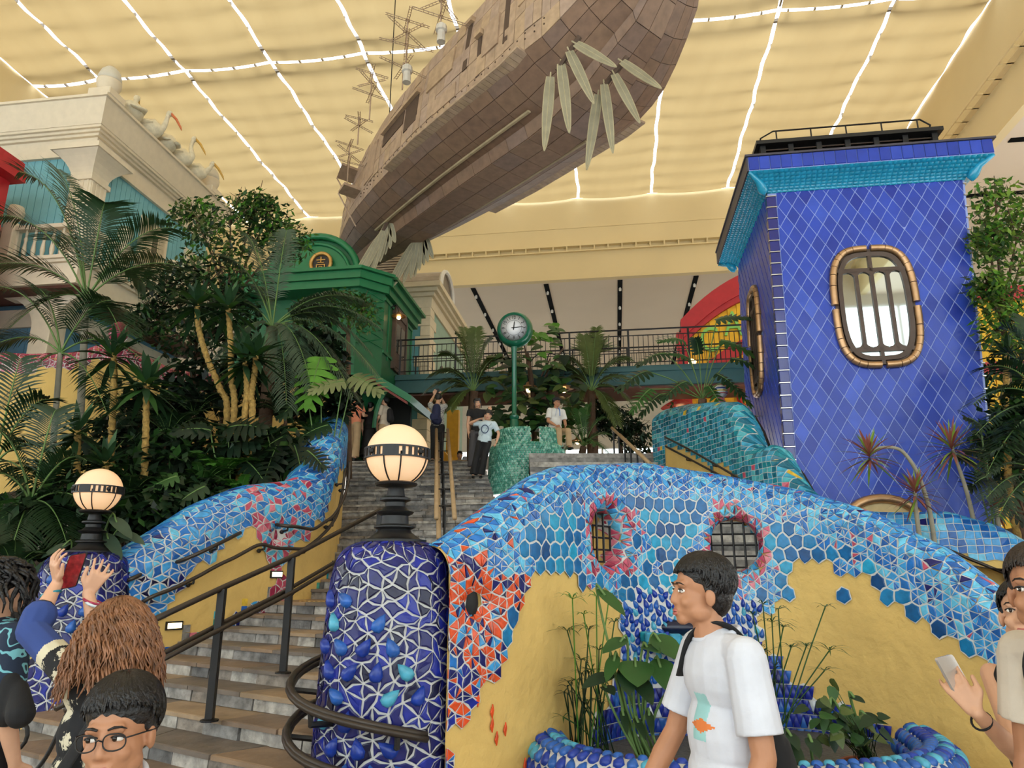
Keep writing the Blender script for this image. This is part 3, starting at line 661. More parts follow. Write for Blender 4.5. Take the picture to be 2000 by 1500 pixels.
b = MB(); b.prism([hall(-9.4, 21.4 + .85 * cos(PI * k / 12), 10.5 + .72 * sin(PI * k / 12)) for k in range(13)], Vector(hall(4.2, 0, 0))); dm = b.build('dormer_barrel', M_ZINC, th_)
b = MB(); b.tube([hall(-5.15, 21.4 + .85 * cos(PI * k / 16), 10.5 + .72 * sin(PI * k / 16)) for k in range(17)], .07, 6); b.build('dormer_rim', M_WHITE, dm)
for k in range(12):
    b = MB(hall); b.box(-9.4, QY + .25, 10.82 + k * .09, -6.6, QY + .3, 10.88 + k * .09); b.build('roof_louvre', M_ZINC, th_)
vb('roof_back', (-9.4, QY + .32, 10.8, -6.6, 22.5, 11.95), M_ZINC, th_)
for y in (22.3, 23.2, 24.1):
    b = MB(); b.prism([hall(QX, y - .28, 6.9)] + [hall(QX, y + .28 * cos(PI + PI * k / 10), 8.0 + .34 * sin(PI * k / 10)) for k in range(11)] + [hall(QX, y + .28, 6.9)], Vector(hall(.03, 0, 0))); b.build('arched_window', M_PANE_D, th_)
for (ya, za, yb, zb) in ((QY + .2, 6.6, QY + 3.3, 4.6), (QY + .2, 6.35, QY + 3.3, 4.35), (QY + 1.3, 6.6, QY + 2.2, 6.05)):
    b = MB(); b.tube([hall(QX + .04, ya, za), hall(QX + .04, yb, zb)], .06, 6); b.build('raking_trim', M_QUOIN, th_)
M_OCHRE = mat('ochre yellow paint', (206, 156, 40), .6, var=.1)
ys = thing('yellow_stair', 'ochre yellow stair flank beside the teal house', 'stairs', hall(-4.7, 22, 4.1))
b = MB(hall); b.box(-5.35, 22.6, 4.1, -4.95, 22.8, 6.9); b.build('post_panel', M_OCHRE, ys)
b = MB(hall); b.hexa([(-5.3, 21.2, 4.12), (-5.1, 21.2, 4.12), (-5.1, 22.6, 4.12), (-5.3, 22.6, 4.12), (-5.3, 21.2, 5.3), (-5.1, 21.2, 5.3), (-5.1, 22.6, 5.3), (-5.3, 22.6, 5.3)]); b.hexa([(-5.1, 21.3, 4.12), (-4.2, 21.3, 4.12), (-4.2, 21.5, 4.12), (-5.1, 21.5, 4.12), (-5.1, 21.3, 5.3), (-4.2, 21.3, 4.3), (-4.2, 21.5, 4.3), (-5.1, 21.5, 5.3)]); b.build('stringer', M_OCHRE, ys)
# bridge
M_BRIDGE = mat('bridge teal steel', (44, 82, 82), .5, .2, var=.06)
br = thing('footbridge', 'dark teal footbridge with a black railing crossing behind the clock', 'bridge', hall(0, 18.5, 6))
BX0, BX1, BY0, BY1, BZ = GX + .02, 4.5, 17.6, 19.2, 6.72
vb('deck', (BX0, BY0, BZ - .12, BX1, BY1, BZ), M_BRIDGE, br)
vb('deck_beam', (BX0, BY0, BZ - .5, BX1, BY0 + .12, BZ - .12), M_BRIDGE, br); vb('deck_beam', (BX0, BY1 - .12, BZ - .5, BX1, BY1, BZ - .12), M_BRIDGE, br)
vb('deck_flange', (BX0, BY0 - .06, BZ - .16, BX1, BY0, BZ - .06), M_BRIDGE, br)
vb('deck_soffit', (BX0, BY0 + .12, BZ - .55, BX1, BY1 - .12, BZ - .5), M_BROWN, br)
for yy in (BY0 + .05, BY1 - .05):
    for zz, r_ in ((BZ + .98, .022), (BZ + .82, .014), (BZ + .42, .010), (BZ + .1, .014)):
        b = MB(); b.tube([hall(BX0, yy, zz), hall(BX1, yy, zz)], r_, 6); b.build('rail', M_DARK, br)
    x = BX0 + .1; k = 0; bal = MB()
    while x < BX1:
        b = MB()
        if k % 12 == 0: b.box(-.022, -.022, 0, .022, .022, .98)
        else: b.box(-.007, -.007, .1, .007, .007, .82)
        o = b.build('rail_post' if k % 12 == 0 else 'rail_bar', M_DARK, None); o.parent = br; o.location = INV[br.name] @ Vector(hall(x, yy, BZ))
        x += .125; k += 1
# ---- red and yellow house behind the tower, with green letters
M_YEL = mat('bright yellow boards', (232, 178, 30), .6, var=.08)
eh = thing('yellow_red_house', 'bright yellow boarded house with a curved red border and green letters', 'building', hall(3, 23, 4))
EX0, EX1, EY = 2.3, 10.0, 22.0
def etop(x): return 9.3 + 1.75 * (1 - (1 - clamp((x - EX0) / 3.6)) ** 2.2)
b = MB(); xs = [EX0 + (EX1 - EX0) * k / 30 for k in range(31)]
b.prism([hall(EX0, EY + .05, 4.1)] + [hall(x, EY + .05, etop(x) - .6 * (x == EX0)) for x in xs] + [hall(EX1, EY + .05, 4.1)], Vector(hall(0, 3, 0))); b.build('wall', M_YEL, eh)
x = EX0 + .05
while x < EX1: b = MB(hall); b.box(x, EY, 4.2, x + .27, EY + .05, etop(x) - .75); b.build('board', M_YEL, eh); x += .285
def eband(nm, z0f, z1f, dy):
    b = MB(hall)
    for i in range(30):
        xa, xb = xs[i], xs[i + 1]; b.hexa([(xa, EY - dy, z0f(xa)), (xb, EY - dy, z0f(xb)), (xb, EY + .1, z0f(xb)), (xa, EY + .1, z0f(xa)), (xa, EY - dy, z1f(xa)), (xb, EY - dy, z1f(xb)), (xb, EY + .1, z1f(xb)), (xa, EY + .1, z1f(xa))])
    b.build(nm, M_RED, eh)
eband('top_border', lambda x: etop(x) - .55, lambda x: etop(x) + .1, .18); eband('top_border', lambda x: etop(x) - .75, lambda x: etop(x) - .55, .1)
eband('middle_border', lambda x: etop(x) - 2.45, lambda x: etop(x) - 2.0, .12)
b = MB(hall); b.box(EX0 - .15, EY - .12, 4.1, EX0 + .2, EY + .2, 9.0); b.build('edge_post', M_RED, eh)
M_LET = mat('light green letters', (130, 196, 96), .6, var=.05)
for ch, x in (('C', 3.15), ('A', 3.9), ('T', 4.65), ('B', 5.6), ('U', 6.35), ('S', 7.1)):
    zc = etop(x) - 1.38; text_mesh(ch, 1.15, .04, frame(hall(x, EY - .06, zc), Vector(hall(1, 0, .0)), (0, 0, 1)), 'letter', M_LET, eh, .75)
b = MB(); b.tube([hall(4.4 + .5 * cos(2 * PI * k / 20), EY - .05, 6.9 + .5 * sin(2 * PI * k / 20)) for k in range(21)], .09, 6, cap=False); b.build('round_window_rim', M_RED, eh)
# red kiosk with lamps below it
rk = thing('red_kiosk', 'red framed kiosk with small lit lanterns beyond the planter', 'kiosk', hall(1.9, 20.1, 4.1))
for p in ((1.25, 20.1, 4.1, 1.5, 20.3, 5.6), (2.5, 20.1, 4.1, 2.75, 20.3, 5.6), (1.25, 20.1, 5.6, 2.75, 20.3, 5.85), (.95, 19.9, 4.1, 1.25, 20.4, 4.9)): vb('frame_post', p, M_RED, rk)
for k in range(8): b = MB(hall); b.box(1.5, 20.18, 4.3 + k * .15, 2.5, 20.2, 4.32 + k * .15); b.build('grille_bar', M_RED, rk)
b = MB(hall); b.lathe([(.5, 0), (.42, .06), (.1, .25), (.06, .3)], (1.9, 20.0, 6.15), 16); b.build('parasol_roof', M_RED, rk)
b = MB(hall); b.lathe([(.62, 0), (.5, .06), (.12, .35), (.06, .4)], (1.75, 20.4, 6.9), 16); b.build('parasol_roof', M_RED, rk)
M_BULB = mat('lamp glow', (255, 226, 170), .4, emit=6, ecol=(255, 214, 150), var=0)
for (x, z) in ((1.62, 5.25), (2.2, 5.25), (1.95, 6.05), (2.35, 7.4)):
    b = MB(hall); b.lathe([(.02, .16), (.12, .08), (.1, .02), (.0, -.1)], (x, 20.0, z), 8); b.build('lantern_bulb', M_BULB, rk)
# yellow and red wall right of the tower
ry = thing('yellow_wall_house', 'yellow house wall with red stripe behind the trees right of the tower', 'building', hall(9, 15, 2))
vb('wall', (6.6, 15.5, 0.0, 16, 16.5, 7.3), M_YEL, ry)
x = 6.6
while x < 16: b = MB(hall); b.box(x, 15.45, 0, x + .3, 15.5, 7.2); b.build('board', M_YEL, ry); x += .32
for z0, z1 in ((7.2, 7.5), (5.6, 5.85)): vb('stripe', (6.5, 15.35, z0, 16, 15.55, z1), M_RED, ry)
# ================================================================ stairs, mosaic walls and pillars
M_STUCCO = mat('yellow stucco', (214, 178, 104), .85, var=.07, scale=2.5, bump=1.0, bscale=8)
M_GROUT = mat('pale grout', (204, 203, 200), .8, var=.06)
def glaze(n, c): return mat('glaze ' + n, tuple(int(x * .92) for x in c), .3, coat=.16, var=.25, scale=16, spec=.35)
G = {k: glaze(k, c) for k, c in dict(hex1=(22, 128, 186), hex2=(10, 100, 164), hex3=(34, 158, 202), hex4=(8, 76, 136), sky1=(66, 158, 222), sky2=(104, 196, 234), sky3=(36, 116, 198), sky4=(24, 92, 172), navy=(22, 26, 104), navy2=(30, 44, 152), ink=(14, 14, 58), pink=(204, 84, 110), rose=(226, 128, 142), wine=(160, 44, 78), orange=(230, 84, 36), amber=(236, 196, 60), drop1=(44, 100, 186), drop2=(30, 62, 164), drop3=(84, 176, 206), teal1=(28, 140, 158), teal2=(20, 112, 140), teal3=(86, 186, 200), teal4=(60, 160, 196), jade1=(104, 178, 156), jade2=(72, 150, 132), jade3=(156, 210, 192), white=(214, 220, 226)).items()}
PAL = dict(
    hexb=[('hex1', 5), ('hex2', 4), ('hex3', 3), ('hex4', 2)], sky=[('sky1', 6), ('sky2', 3), ('sky3', 5), ('sky4', 2), ('navy', .3), ('pink', .25)],
    skyo=[('sky1', 5), ('sky2', 3), ('sky3', 5), ('navy', 1.2), ('orange', 1.3)], orange=[('orange', 7), ('navy', 3), ('sky1', 1.2), ('ink', .6)],
    orange2=[('orange', 3), ('navy', 4.5), ('navy2', 2), ('sky3', .8)], pink=[('pink', 5), ('rose', 2), ('sky1', 3), ('sky2', 2), ('wine', 1)], pinkb=[('pink', 2), ('sky1', 5), ('sky2', 3), ('sky3', 4)],
    pillar=[('navy', 7), ('navy2', 3), ('ink', 2.5)], drops=[('drop1', 5), ('drop2', 5), ('drop3', 2)], snake=[('sky1', 6), ('sky2', 2), ('sky3', 6), ('sky4', 3), ('navy', .5)], snaken=[('sky3', 5), ('sky1', 4), ('navy', 3), ('ink', 1)],
    spike=[('navy2', 6), ('drop2', 6), ('navy', 3), ('drop1', 3), ('white', .5)], wine=[('wine', 5), ('pink', 4), ('sky1', 1)], teal=[('teal1', 4), ('teal2', 4), ('teal3', 2), ('teal4', 4), ('amber', .12), ('pink', .1)], jade=[('jade1', 5), ('jade2', 4), ('jade3', 3)], redm=[('wine', 5), ('pink', 4), ('rose', 2)], grey=[('drop2', 2), ('white', 4), ('teal2', 2), ('ink', 2)])
GN = list(G)
def pick(rng, pal): p = PAL[pal]; return GN.index(rng.choices([a for a, _ in p], [w for _, w in p])[0])
class Surf:
    def __init__(s, fn, U, V, eps=.004): s.fn = fn; s.U = U; s.V = V; s.e = eps
    def P(s, u, v): return Vector(s.fn(u, v))
    def PN(s, u, v):
        p = s.P(u, v); a = s.P(u + s.e, v) - s.P(u - s.e, v); b = s.P(u, v + s.e) - s.P(u, v - s.e); n = a.cross(b)
        if n.length < 1e-12: n = Vector((0, -1, 0))
        return p, n.normalized()
class Tiles:                                           # collects tiles, then makes the largest 300 parts and joins the rest
    def __init__(s, parent, name='tile', cap=300): s.parent = parent; s.items = []; s.name = name; s.cap = cap
    def add(s, vs, fs, mi):
        q = [proj(p) for p in vs]; us = [a for a, _ in q]; ws = [c for _, c in q]
        inn = 0 < sum(us) / len(us) < 2000 and 0 < sum(ws) / len(ws) < 1500
        s.items.append(((max(us) - min(us)) * (max(ws) - min(ws)) if inn else 0, vs, fs, mi))
    def finish(s, smooth=False):
        s.items.sort(key=lambda t: -t[0]); rest = MB()
        for i, (a, vs, fs, mi) in enumerate(s.items):
            if i < s.cap and a > 40: MB().add(vs, fs).build(s.name, G[GN[mi]], s.parent, smooth=smooth, fix=False)
            else: rest.add(vs, fs, mi)
        if rest.v:
            o = rest.build(s.name + 's', [G[k] for k in GN], s.parent, smooth=smooth, fix=False); o['kind'] = 'stuff'
def poly_tile(S, pts, h, g, jit=0.0, rng=None, flip=False, off=0.0):
    n = len(pts); cx, cy = sum(p[0] for p in pts) / n, sum(p[1] for p in pts) / n; vs = []
    for sh, hh in ((g, off), (g, off + h * .75), (g * 1.9, off + h)):
        for (x, y) in pts:
            d = math.hypot(x - cx, y - cy) + 1e-6; q = max(.25, 1 - sh * 1.35 / d); p, nn = S.PN(cx + (x - cx) * q, cy + (y - cy) * q)
            vs.append(p + nn * hh)
    fs = [(k * n + i, k * n + (i + 1) % n, (k + 1) * n + (i + 1) % n, (k + 1) * n + i) for k in (0, 1) for i in range(n)] + [tuple(2 * n + i for i in range(n))]
    if flip: fs = [f[::-1] for f in fs]
    return vs, fs
def drop_tile(S, cx, cy, L, w, ang, h, off=0.0):
    out = [(L * .55, 0), (L * .25, w * .3), (-.1 * L, w * .5), (-.38 * L, w * .36), (-.45 * L, 0), (-.38 * L, -w * .36), (-.1 * L, -w * .5), (L * .25, -w * .3)]
    c, s_ = cos(ang), sin(ang); vs = []
    for q, hh in ((1, 0.0), (.85, h * .6), (.5, h * .93)):
        for (x, y) in out:
            x, y = (x + .1 * L) * q - .1 * L, y * q; p, nn = S.PN(cx + x * c - y * s_, cy + x * s_ + y * c); vs.append(p + nn * (hh + off))
    p, nn = S.PN(cx - .1 * L * c, cy - .1 * L * s_); vs.append(p + nn * (h + off)); n = 8
    fs = [(k * n + i, k * n + (i + 1) % n, (k + 1) * n + (i + 1) % n, (k + 1) * n + i) for k in (0, 1) for i in range(n)] + [(16 + i, 16 + (i + 1) % n, 24) for i in range(n)]
    return vs, fs
def hex_mosaic(parent, S, r, classify, seed=1, wrap=False, h=.012, g=.007, jit=.16, v0=0.0, bend=.10, cap=300, smooth=False):
    rng = random.Random(seed); w = r * math.sqrt(3)
    if wrap: nc = round(S.U / w); w = S.U / nc; r = w / math.sqrt(3)
    T = Tiles(parent, 'tile', cap); D = Tiles(parent, 'drop_tile', 150); Q = MB(); jc = {}; mc = {}
    def key(x, y): return (round((x % S.U if wrap else x) * 400), round(y * 400))
    def jv(x, y):
        k = key(x, y)
        if k not in jc: jc[k] = (rng.uniform(-1, 1) * jit * r, rng.uniform(-1, 1) * jit * r)
        return (x + jc[k][0], y + jc[k][1])
    def mid(a, b):
        x, y = (a[0] + b[0]) / 2, (a[1] + b[1]) / 2; k = key(x, y)
        if k not in mc: mc[k] = rng.uniform(-1, 1)
        s_ = mc[k]; sg = 1 if (a[0], a[1]) < (b[0], b[1]) else -1
        return (x - (b[1] - a[1]) * bend * s_ * sg, y + (b[0] - a[0]) * bend * s_ * sg)
    def loop(P): return [q for i in range(len(P)) for q in (P[i], mid(P[i], P[(i + 1) % len(P)]))]
    ni = int(S.U / w) + (0 if wrap else 2); nj = int((S.V - v0) / (1.5 * r)) + 1
    for j in range(nj):
        for i in range(ni):
            cx = (i + .5 * (j % 2)) * w; cy = v0 + j * 1.5 * r
            if not wrap and not (0 <= cx <= S.U): continue
            if not (v0 <= cy <= S.V): continue
            p = S.P(cx, cy); kind = classify(cx, cy, p)
            if kind is None: continue
            k, pal = kind
            V = [jv(cx + r * sin(PI / 3 * q), cy + r * cos(PI / 3 * q)) for q in range(6)]
            Q.add([(lambda a: a[0] + a[1] * .004)(S.PN(*q)) for q in V], [tuple(range(6))])
            if k == 'hex':
                rp = [V[q] if t == 0 else mid(V[q], V[(q + 1) % 6]) for q in range(6) for t in (0, 1)]
                vs, fs = poly_tile(S, rp, h, g); T.add(vs, fs, pick(rng, pal))
            if k in ('tri', 'tri2') or (k == 'drop' and wrap):
                c = (cx + rng.uniform(-.15, .15) * r, cy + rng.uniform(-.15, .15) * r); q = 0; o = rng.randrange(6)
                while q < 6:
                    a, b_, d = V[(q + o) % 6], V[(q + 1 + o) % 6], V[(q + 2 + o) % 6]
                    if q < 5 and rng.random() < .45: P = [c, a, b_, d]; q += 2
                    else: P = [c, a, b_]; q += 1
                    if k == 'tri2':
                        if len(P) == 4: PS = [[c, a, b_], [c, b_, d]]
                        else: m_ = mid(a, b_); PS = [[c, a, m_], [c, m_, b_]]
                        if rng.random() < .3: PS = [loop(P)]
                    else: PS = [loop(P)]
                    for PP in PS: vs, fs = poly_tile(S, PP, h, g * (.8 if k != 'tri2' else .88)); T.add(vs, fs, pick(rng, 'pillar' if k == 'drop' else pal))
            if k == 'drop':
                nd = 1 if wrap and r > .07 else 3; ds = 1.35 if nd == 1 else 1.14
                for q in range(nd):
                    a = 2 * PI * q / 3 + rng.uniform(-.3, .3); x, y = cx + .5 * r * cos(a) * (nd > 1), cy + .5 * r * sin(a) * (nd > 1)
                    vs, fs = drop_tile(S, x, y, r * ds, r * .66 * ds, (PI / 2 if nd == 1 else PI / 2) + rng.uniform(-.9, .9), r * .3 * ds, .012 if nd == 1 else .004); D.add(vs, fs, pick(rng, pal))
            elif k == 'spike':
                for q in range(1):
                    y0 = cy - .75 * r
                    for s_ in range(4):
                        x = cx - w / 2 + (s_ + 1) * w / 4; u_ = s_ % 2; P = [(x - w / 4, y0), (x + w / 4, y0), (x, y0 + 1.45 * r)] if not u_ else [(x + w / 4, y0 + 1.45 * r), (x - w / 4, y0 + 1.45 * r), (x, y0)]
                        vs, fs = poly_tile(S, P, h, g * .35); pk, nn = S.PN(x, y0 + .1 * r); vs = [v_ + nn * .012 * (t in (0, 1)) for v_, t in zip(vs, [0, 1, 2] * 3)]
                        D.add(vs, fs, pick(rng, pal))
    o = Q.build('grout', M_GROUT, parent, fix=False)
    T.finish(smooth); D.finish(True)
def surf_mesh(S, nu, nv, drop=None, flip=False, inset=0.0):
    def f(a, c):
        if not inset: return S.P(a * S.U, c * S.V)
        p, n = S.PN(a * S.U, c * S.V); return p - n * inset
    b = MB(); b.grid(f, nu, nv, drop=drop, flip=flip); return b
def arc_table(pts):
    t = [0.0]
    for i in range(1, len(pts)): t.append(t[-1] + (Vector(pts[i]) - Vector(pts[i - 1])).length)
    return t
def top_from_sil(plan, sil):                            # heights of a wall's crest from its outline in the view
    out = []
    for p in plan:
        x, d = p[0], p[1]; z = 2.0
        for _ in range(6):
            u = proj((x, d, z))[0]; v = interp(u, [a for a, _ in sil], [c for _, c in sil]); z = at(u, v, d).z
        out.append(z)
    return out
def wall_surf(plan, tops, th, z0, bulge=None, holes=(), side=-1, lean=0.0):
    ar = arc_table(plan); U = ar[-1]
    def fr(u):
        u = clamp(u, 0, U - 1e-6); i = 0
        lo, hi = 0, len(ar) - 2
        while lo < hi:
            m_ = (lo + hi + 1) // 2
            if ar[m_] <= u: lo = m_
            else: hi = m_ - 1
        i = lo; t = (u - ar[i]) / (ar[i + 1] - ar[i]); p = plan[i].lerp(plan[i + 1], t)
        ta = (plan[min(i + 1, len(plan) - 1)] - plan[max(i - 1, 0)]).normalized(); tb = (plan[min(i + 2, len(plan) - 1)] - plan[i]).normalized(); tt = ta.lerp(tb, t).normalized()
        return p, Vector((tt.y, -tt.x, 0)) * (-side), lerp(tops[i], tops[i + 1], t), tt
    def base(u, v):
        p, n, zt, tt = fr(u); th_ = th(u) if callable(th) else th; H = zt - th_ - z0
        if v < H: off = th_ + lean * (H - v); q = p + n * off; q = Vector((q.x, q.y, z0 + v))
        else:
            a = (v - H) / th_; q = p + n * (th_ * cos(a)); q = Vector((q.x, q.y, zt - th_ + th_ * sin(a)))
        if bulge: q = q + n * bulge(u, q.z)
        return q, n
    def fn(u, v):
        for (hu, hv, R1, R0, dep) in holes:
            dx, dy = u - hu, v - hv; rr = math.hypot(dx, dy)
            if rr < R1:
                if rr < 1e-6: dx, dy, rr = 1e-6, 0, 1e-6
                if rr > R0: t = (R1 - rr) / (R1 - R0); rs = R1 - (R1 - R0) * sin(t * PI / 2) * .85; dd = dep * .35 * (1 - cos(t * PI / 2))
                else: t = clamp((R0 - rr) / (R0 * .5)); rs = (R1 - (R1 - R0) * .85) * (1 - .06 * t); dd = dep * (.35 + .65 * t)
                q, n = base(hu + dx / rr * rs, hv + dy / rr * rs); return q - n * dd
        return base(u, v)[0]
    return Surf(fn, U, 1.0), fr, base
# ---------------------------------------------------------------- stairs
P1 = Vector((-2.33, 6.0, 0)); NN = Vector((.55, .835, 0)).normalized(); MM = Vector((.835, -.55, 0)).normalized()
RISE = .13; STEPS = []
for k in range(1, 11):
    q = (RISE * k - .48) / .361; STEPS.append((P1 + NN * q - MM * 2.35, P1 + NN * q + MM * 1.35, RISE * k))
La, Ra, Lb, Rb = Vector((-2.75, 10.0, 0)), Vector((.15, 8.75, 0)), Vector((-3.8, 16.4, 0)), Vector((-.65, 16.4, 0))
for k in range(11, 33):
    t = (k - 11) / 21; STEPS.append((La.lerp(Lb, t) + Vector((.15 * sin(t * PI), 0, 0)), Ra.lerp(Rb, t), RISE * k))
ZTOP = RISE * 32
stairs = struct('floor_stairs', 'grey stone staircase with flagstone treads'); rs = random.Random(21)
ST = [mat('stair stone %d' % i, c, .75, var=.45, scale=9, bump=.9, bscale=22) for i, c in enumerate([(122, 119, 116), (146, 141, 136), (100, 98, 97), (164, 158, 150), (130, 120, 110)])]
FT = [mat('flagstone %d' % i, c, .55, var=.22, scale=5, bump=.35, bscale=12) for i, c in enumerate([(138, 114, 91), (120, 101, 85), (150, 127, 101), (106, 95, 86), (132, 120, 109)])]
M_MORTAR = mat('mortar', (152, 148, 144), .85, var=.15, scale=10)
core = MB()
END = [(Lb + Vector((-1, 2, 0)), Rb + Vector((1, 2, 0)))]
for i, (L_, R_, z) in enumerate(STEPS):
    L2, R2 = (STEPS[i + 1][0], STEPS[i + 1][1]) if i + 1 < len(STEPS) else (L_ + Vector((0, .8, 0)), R_ + Vector((0, .8, 0)))
    dn = (L2 + R2 - L_ - R_); dn.z = 0; dn.normalize()
    a0, a1 = L_ + dn * .05, R_ + dn * .05
    core.hexa([(a0.x, a0.y, -.05), (a1.x, a1.y, -.05), (R2.x + dn.x * .1, R2.y + dn.y * .1, -.05), (L2.x + dn.x * .1, L2.y + dn.y * .1, -.05), (a0.x, a0.y, z - .012), (a1.x, a1.y, z - .012), (R2.x + dn.x * .1, R2.y + dn.y * .1, z - .012), (L2.x + dn.x * .1, L2.y + dn.y * .1, z - .012)])
    Wd = (R_ - L_).length; c = 0.0; cuts = [0.0]
    while c < 1: c += rs.uniform(.26, .5) / Wd; cuts.append(min(c, 1.0))
    if len(cuts) > 2 and cuts[-1] - cuts[-2] < .04: cuts.pop(-2)
    for q in range(len(cuts) - 1):
        e = .005 / Wd; s0, s1 = cuts[q] + e, cuts[q + 1] - e
        A, B = L_.lerp(R_, s0), L_.lerp(R_, s1); pr_ = rs.uniform(.0, .018); f0, f1 = A - dn * pr_, B - dn * (pr_ + rs.uniform(-.006, .006)); g0, g1 = A + dn * .1, B + dn * .1
        zb, zt_ = z - RISE + .004, z - .034
        b = MB(); b.hexa([(f0.x, f0.y, zb), (f1.x, f1.y, zb), (g1.x, g1.y, zb), (g0.x, g0.y, zb), (f0.x + dn.x * .008, f0.y + dn.y * .008, zt_), (f1.x + dn.x * .008, f1.y + dn.y * .008, zt_), (g1.x, g1.y, zt_), (g0.x, g0.y, zt_)])
        b.build('riser_stone', ST[rs.randrange(5)], stairs)
    n = max(4, int(Wd / rs.uniform(.5, .75))) if i < 12 else 4; cuts = [0.0] + sorted(clamp((q + rs.uniform(-.25, .25)) / n, .02, .98) for q in range(1, n)) + [1.0]
    cub = [0.0] + [clamp(c + rs.uniform(-.05, .05)) for c in cuts[1:-1]] + [1.0]
    for q in range(n):
        e = .006 / Wd; A, B = L_.lerp(R_, cuts[q] + e) - dn * rs.uniform(.018, .035), L_.lerp(R_, cuts[q + 1] - e) - dn * rs.uniform(.018, .035)
        C_, D_ = L2.lerp(R2, cub[q + 1] - e) + dn * .02, L2.lerp(R2, cub[q] + e) + dn * .02; dz = rs.uniform(-.004, .006)
        b = MB(); m1, m0 = A.lerp(B, .5) - dn * rs.uniform(-.01, .012), 0
        b.add([(A.x, A.y, z - .034), (m1.x, m1.y, z - .034), (B.x, B.y, z - .034), (C_.x, C_.y, z - .034), (D_.x, D_.y, z - .034), (A.x, A.y, z + dz - .006), (m1.x, m1.y, z + dz - .006), (B.x, B.y, z + dz - .006), (C_.x, C_.y, z + dz), (D_.x, D_.y, z + dz), (A.x + dn.x * .012, A.y + dn.y * .012, z + dz), (m1.x + dn.x * .012, m1.y + dn.y * .012, z + dz), (B.x + dn.x * .012, B.y + dn.y * .012, z + dz)],
              [(4, 3, 2, 1, 0), (0, 1, 6, 5), (1, 2, 7, 6), (2, 3, 8, 7), (3, 4, 9, 8), (4, 0, 5, 9), (5, 6, 11, 10), (6, 7, 12, 11), (10, 11, 12, 8, 9), (7, 8, 12), (5, 10, 9)])
        b.build('tread_stone', FT[rs.randrange(5)] if i < 12 else ST[rs.randrange(5)], stairs)
core.build('stair_core', M_MORTAR, stairs)
# tactile strip on the landing
b = MB(); L_, R_, z = STEPS[9]; dn = NN
for q in range(34):
    A = L_.lerp(R_, .12 + q * .022) + dn * .16; b.hexa([(A.x, A.y, z), (A.x + .035, A.y - .02, z), (A.x + .06, A.y + .10, z), (A.x + .025, A.y + .12, z), (A.x, A.y, z + .012), (A.x + .035, A.y - .02, z + .012), (A.x + .06, A.y + .10, z + .012), (A.x + .025, A.y + .12, z + .012)])
o = b.build('warning_strip', mat('brass strip', (186, 150, 92), .5, .3), stairs); o['kind'] = 'stuff'
# upper floor, side stair and ground behind the walls
up = struct('floor_upper'); b = MB()
b.box(-30, 16.9, ZTOP - .3, 40, 52, ZTOP); b.box(-.6, 15.7, ZTOP - .3, 3.2, 17, ZTOP - .004); b.build('upper_floor', M_FLOOR, up)
ss = struct('floor_side_stairs', 'grey stone side stairs behind the mosaic wall')
for k in range(22):
    z = 1.3 + k * RISE; d = 9.3 + k * .25; b = MB(); b.box(.35, d, 0, 4.1 - k * .045, d + .5, z); b.build('step', ST[k % 4], ss)
b = MB(); b.box(.3, 7.9, 0, 6, 9.35, 1.17); b.build('landing', FT[4], ss)
# planting slope on the left and bed on the right
M_SOIL = mat('dark soil', (46, 36, 28), .95, var=.3, scale=4, bump=.6, bscale=10)
bed = struct('floor_planting_bed'); b = MB()
def slope(x, y): return interp(y, [7.4, 9.0, 11.0, 13.5, 16.5], [.9, 1.5, 2.4, 3.6, 4.3]) - .15 + .12 * sin(x * 1.3 + y) + .3 * clamp((-3 - x) / 8) * 0
b.grid(lambda a, c: (lerp(-17, interp(lerp(7.4, 17, c), [7.4, 8, 9.5, 12, 17], [-4.4, -4.0, -3.1, -3.0, -4.2]), a), lerp(7.4, 17, c), slope(lerp(-17, -3.5, a), lerp(7.4, 17, c))), 30, 24); b.build('soil', M_SOIL, bed, smooth=True)
b = MB(); b.box(-17, 7.3, 0, -4.5, 7.45, .9); b.build('bed_kerb', M_STUCCO, bed)
b = MB(); b.grid(lambda a, c: (lerp(4.6, 14, a), lerp(8.2, 15, c), 1.6 + 1.0 * c + .1 * sin(a * 20 + c * 9)), 16, 12); b.build('soil', M_SOIL, bed, smooth=True)
# ---------------------------------------------------------------- front wall
FPLAN = smooth_path([(-.58, 5.25, 0), (-.3, 5.55, 0), (.05, 6.0, 0), (.5, 6.6, 0), (1.0, 7.15, 0), (1.6, 7.5, 0), (2.3, 7.55, 0), (3.0, 7.15, 0), (3.6, 6.35, 0), (4.05, 5.4, 0), (4.4, 4.5, 0)], 7)
SIL = [(820, 1075), (865, 1055), (930, 1008), (1000, 958), (1045, 928), (1090, 912), (1250, 906), (1400, 928), (1560, 958), (1700, 1000), (1850, 1075), (2000, 1190), (2150, 1330)]
FTOP = top_from_sil(FPLAN, SIL)
sc0 = 3.3
def fbulge(u, z): return .5 * math.exp(-((u - sc0) / .62) ** 2) * sstep((1.62 - z) / 1.3) + .10 * math.exp(-((u - sc0) / .5) ** 2) * math.exp(-((z - 1.35) / .25) ** 2)
FZ0 = .15
FS, FFR, FB = wall_surf(FPLAN, FTOP, .21, FZ0, fbulge)
def locate(S, uv, vmax=3.6):                            # surface coordinates of the point seen at a pixel
    if not hasattr(S, 'tab'):
        S.tab = []
        for i in range(170):
            for j in range(80):
                u, v = S.U * i / 170, vmax * j / 80; p = S.P(u, v); S.tab.append((proj(p), p.y, u, v))
    best = None
    for q, y, u, v in S.tab:
        e = (q[0] - uv[0]) ** 2 + (q[1] - uv[1]) ** 2 + y * 8
        if best is None or e < best[0]: best = (e, u, v)
    return best[1], best[2]
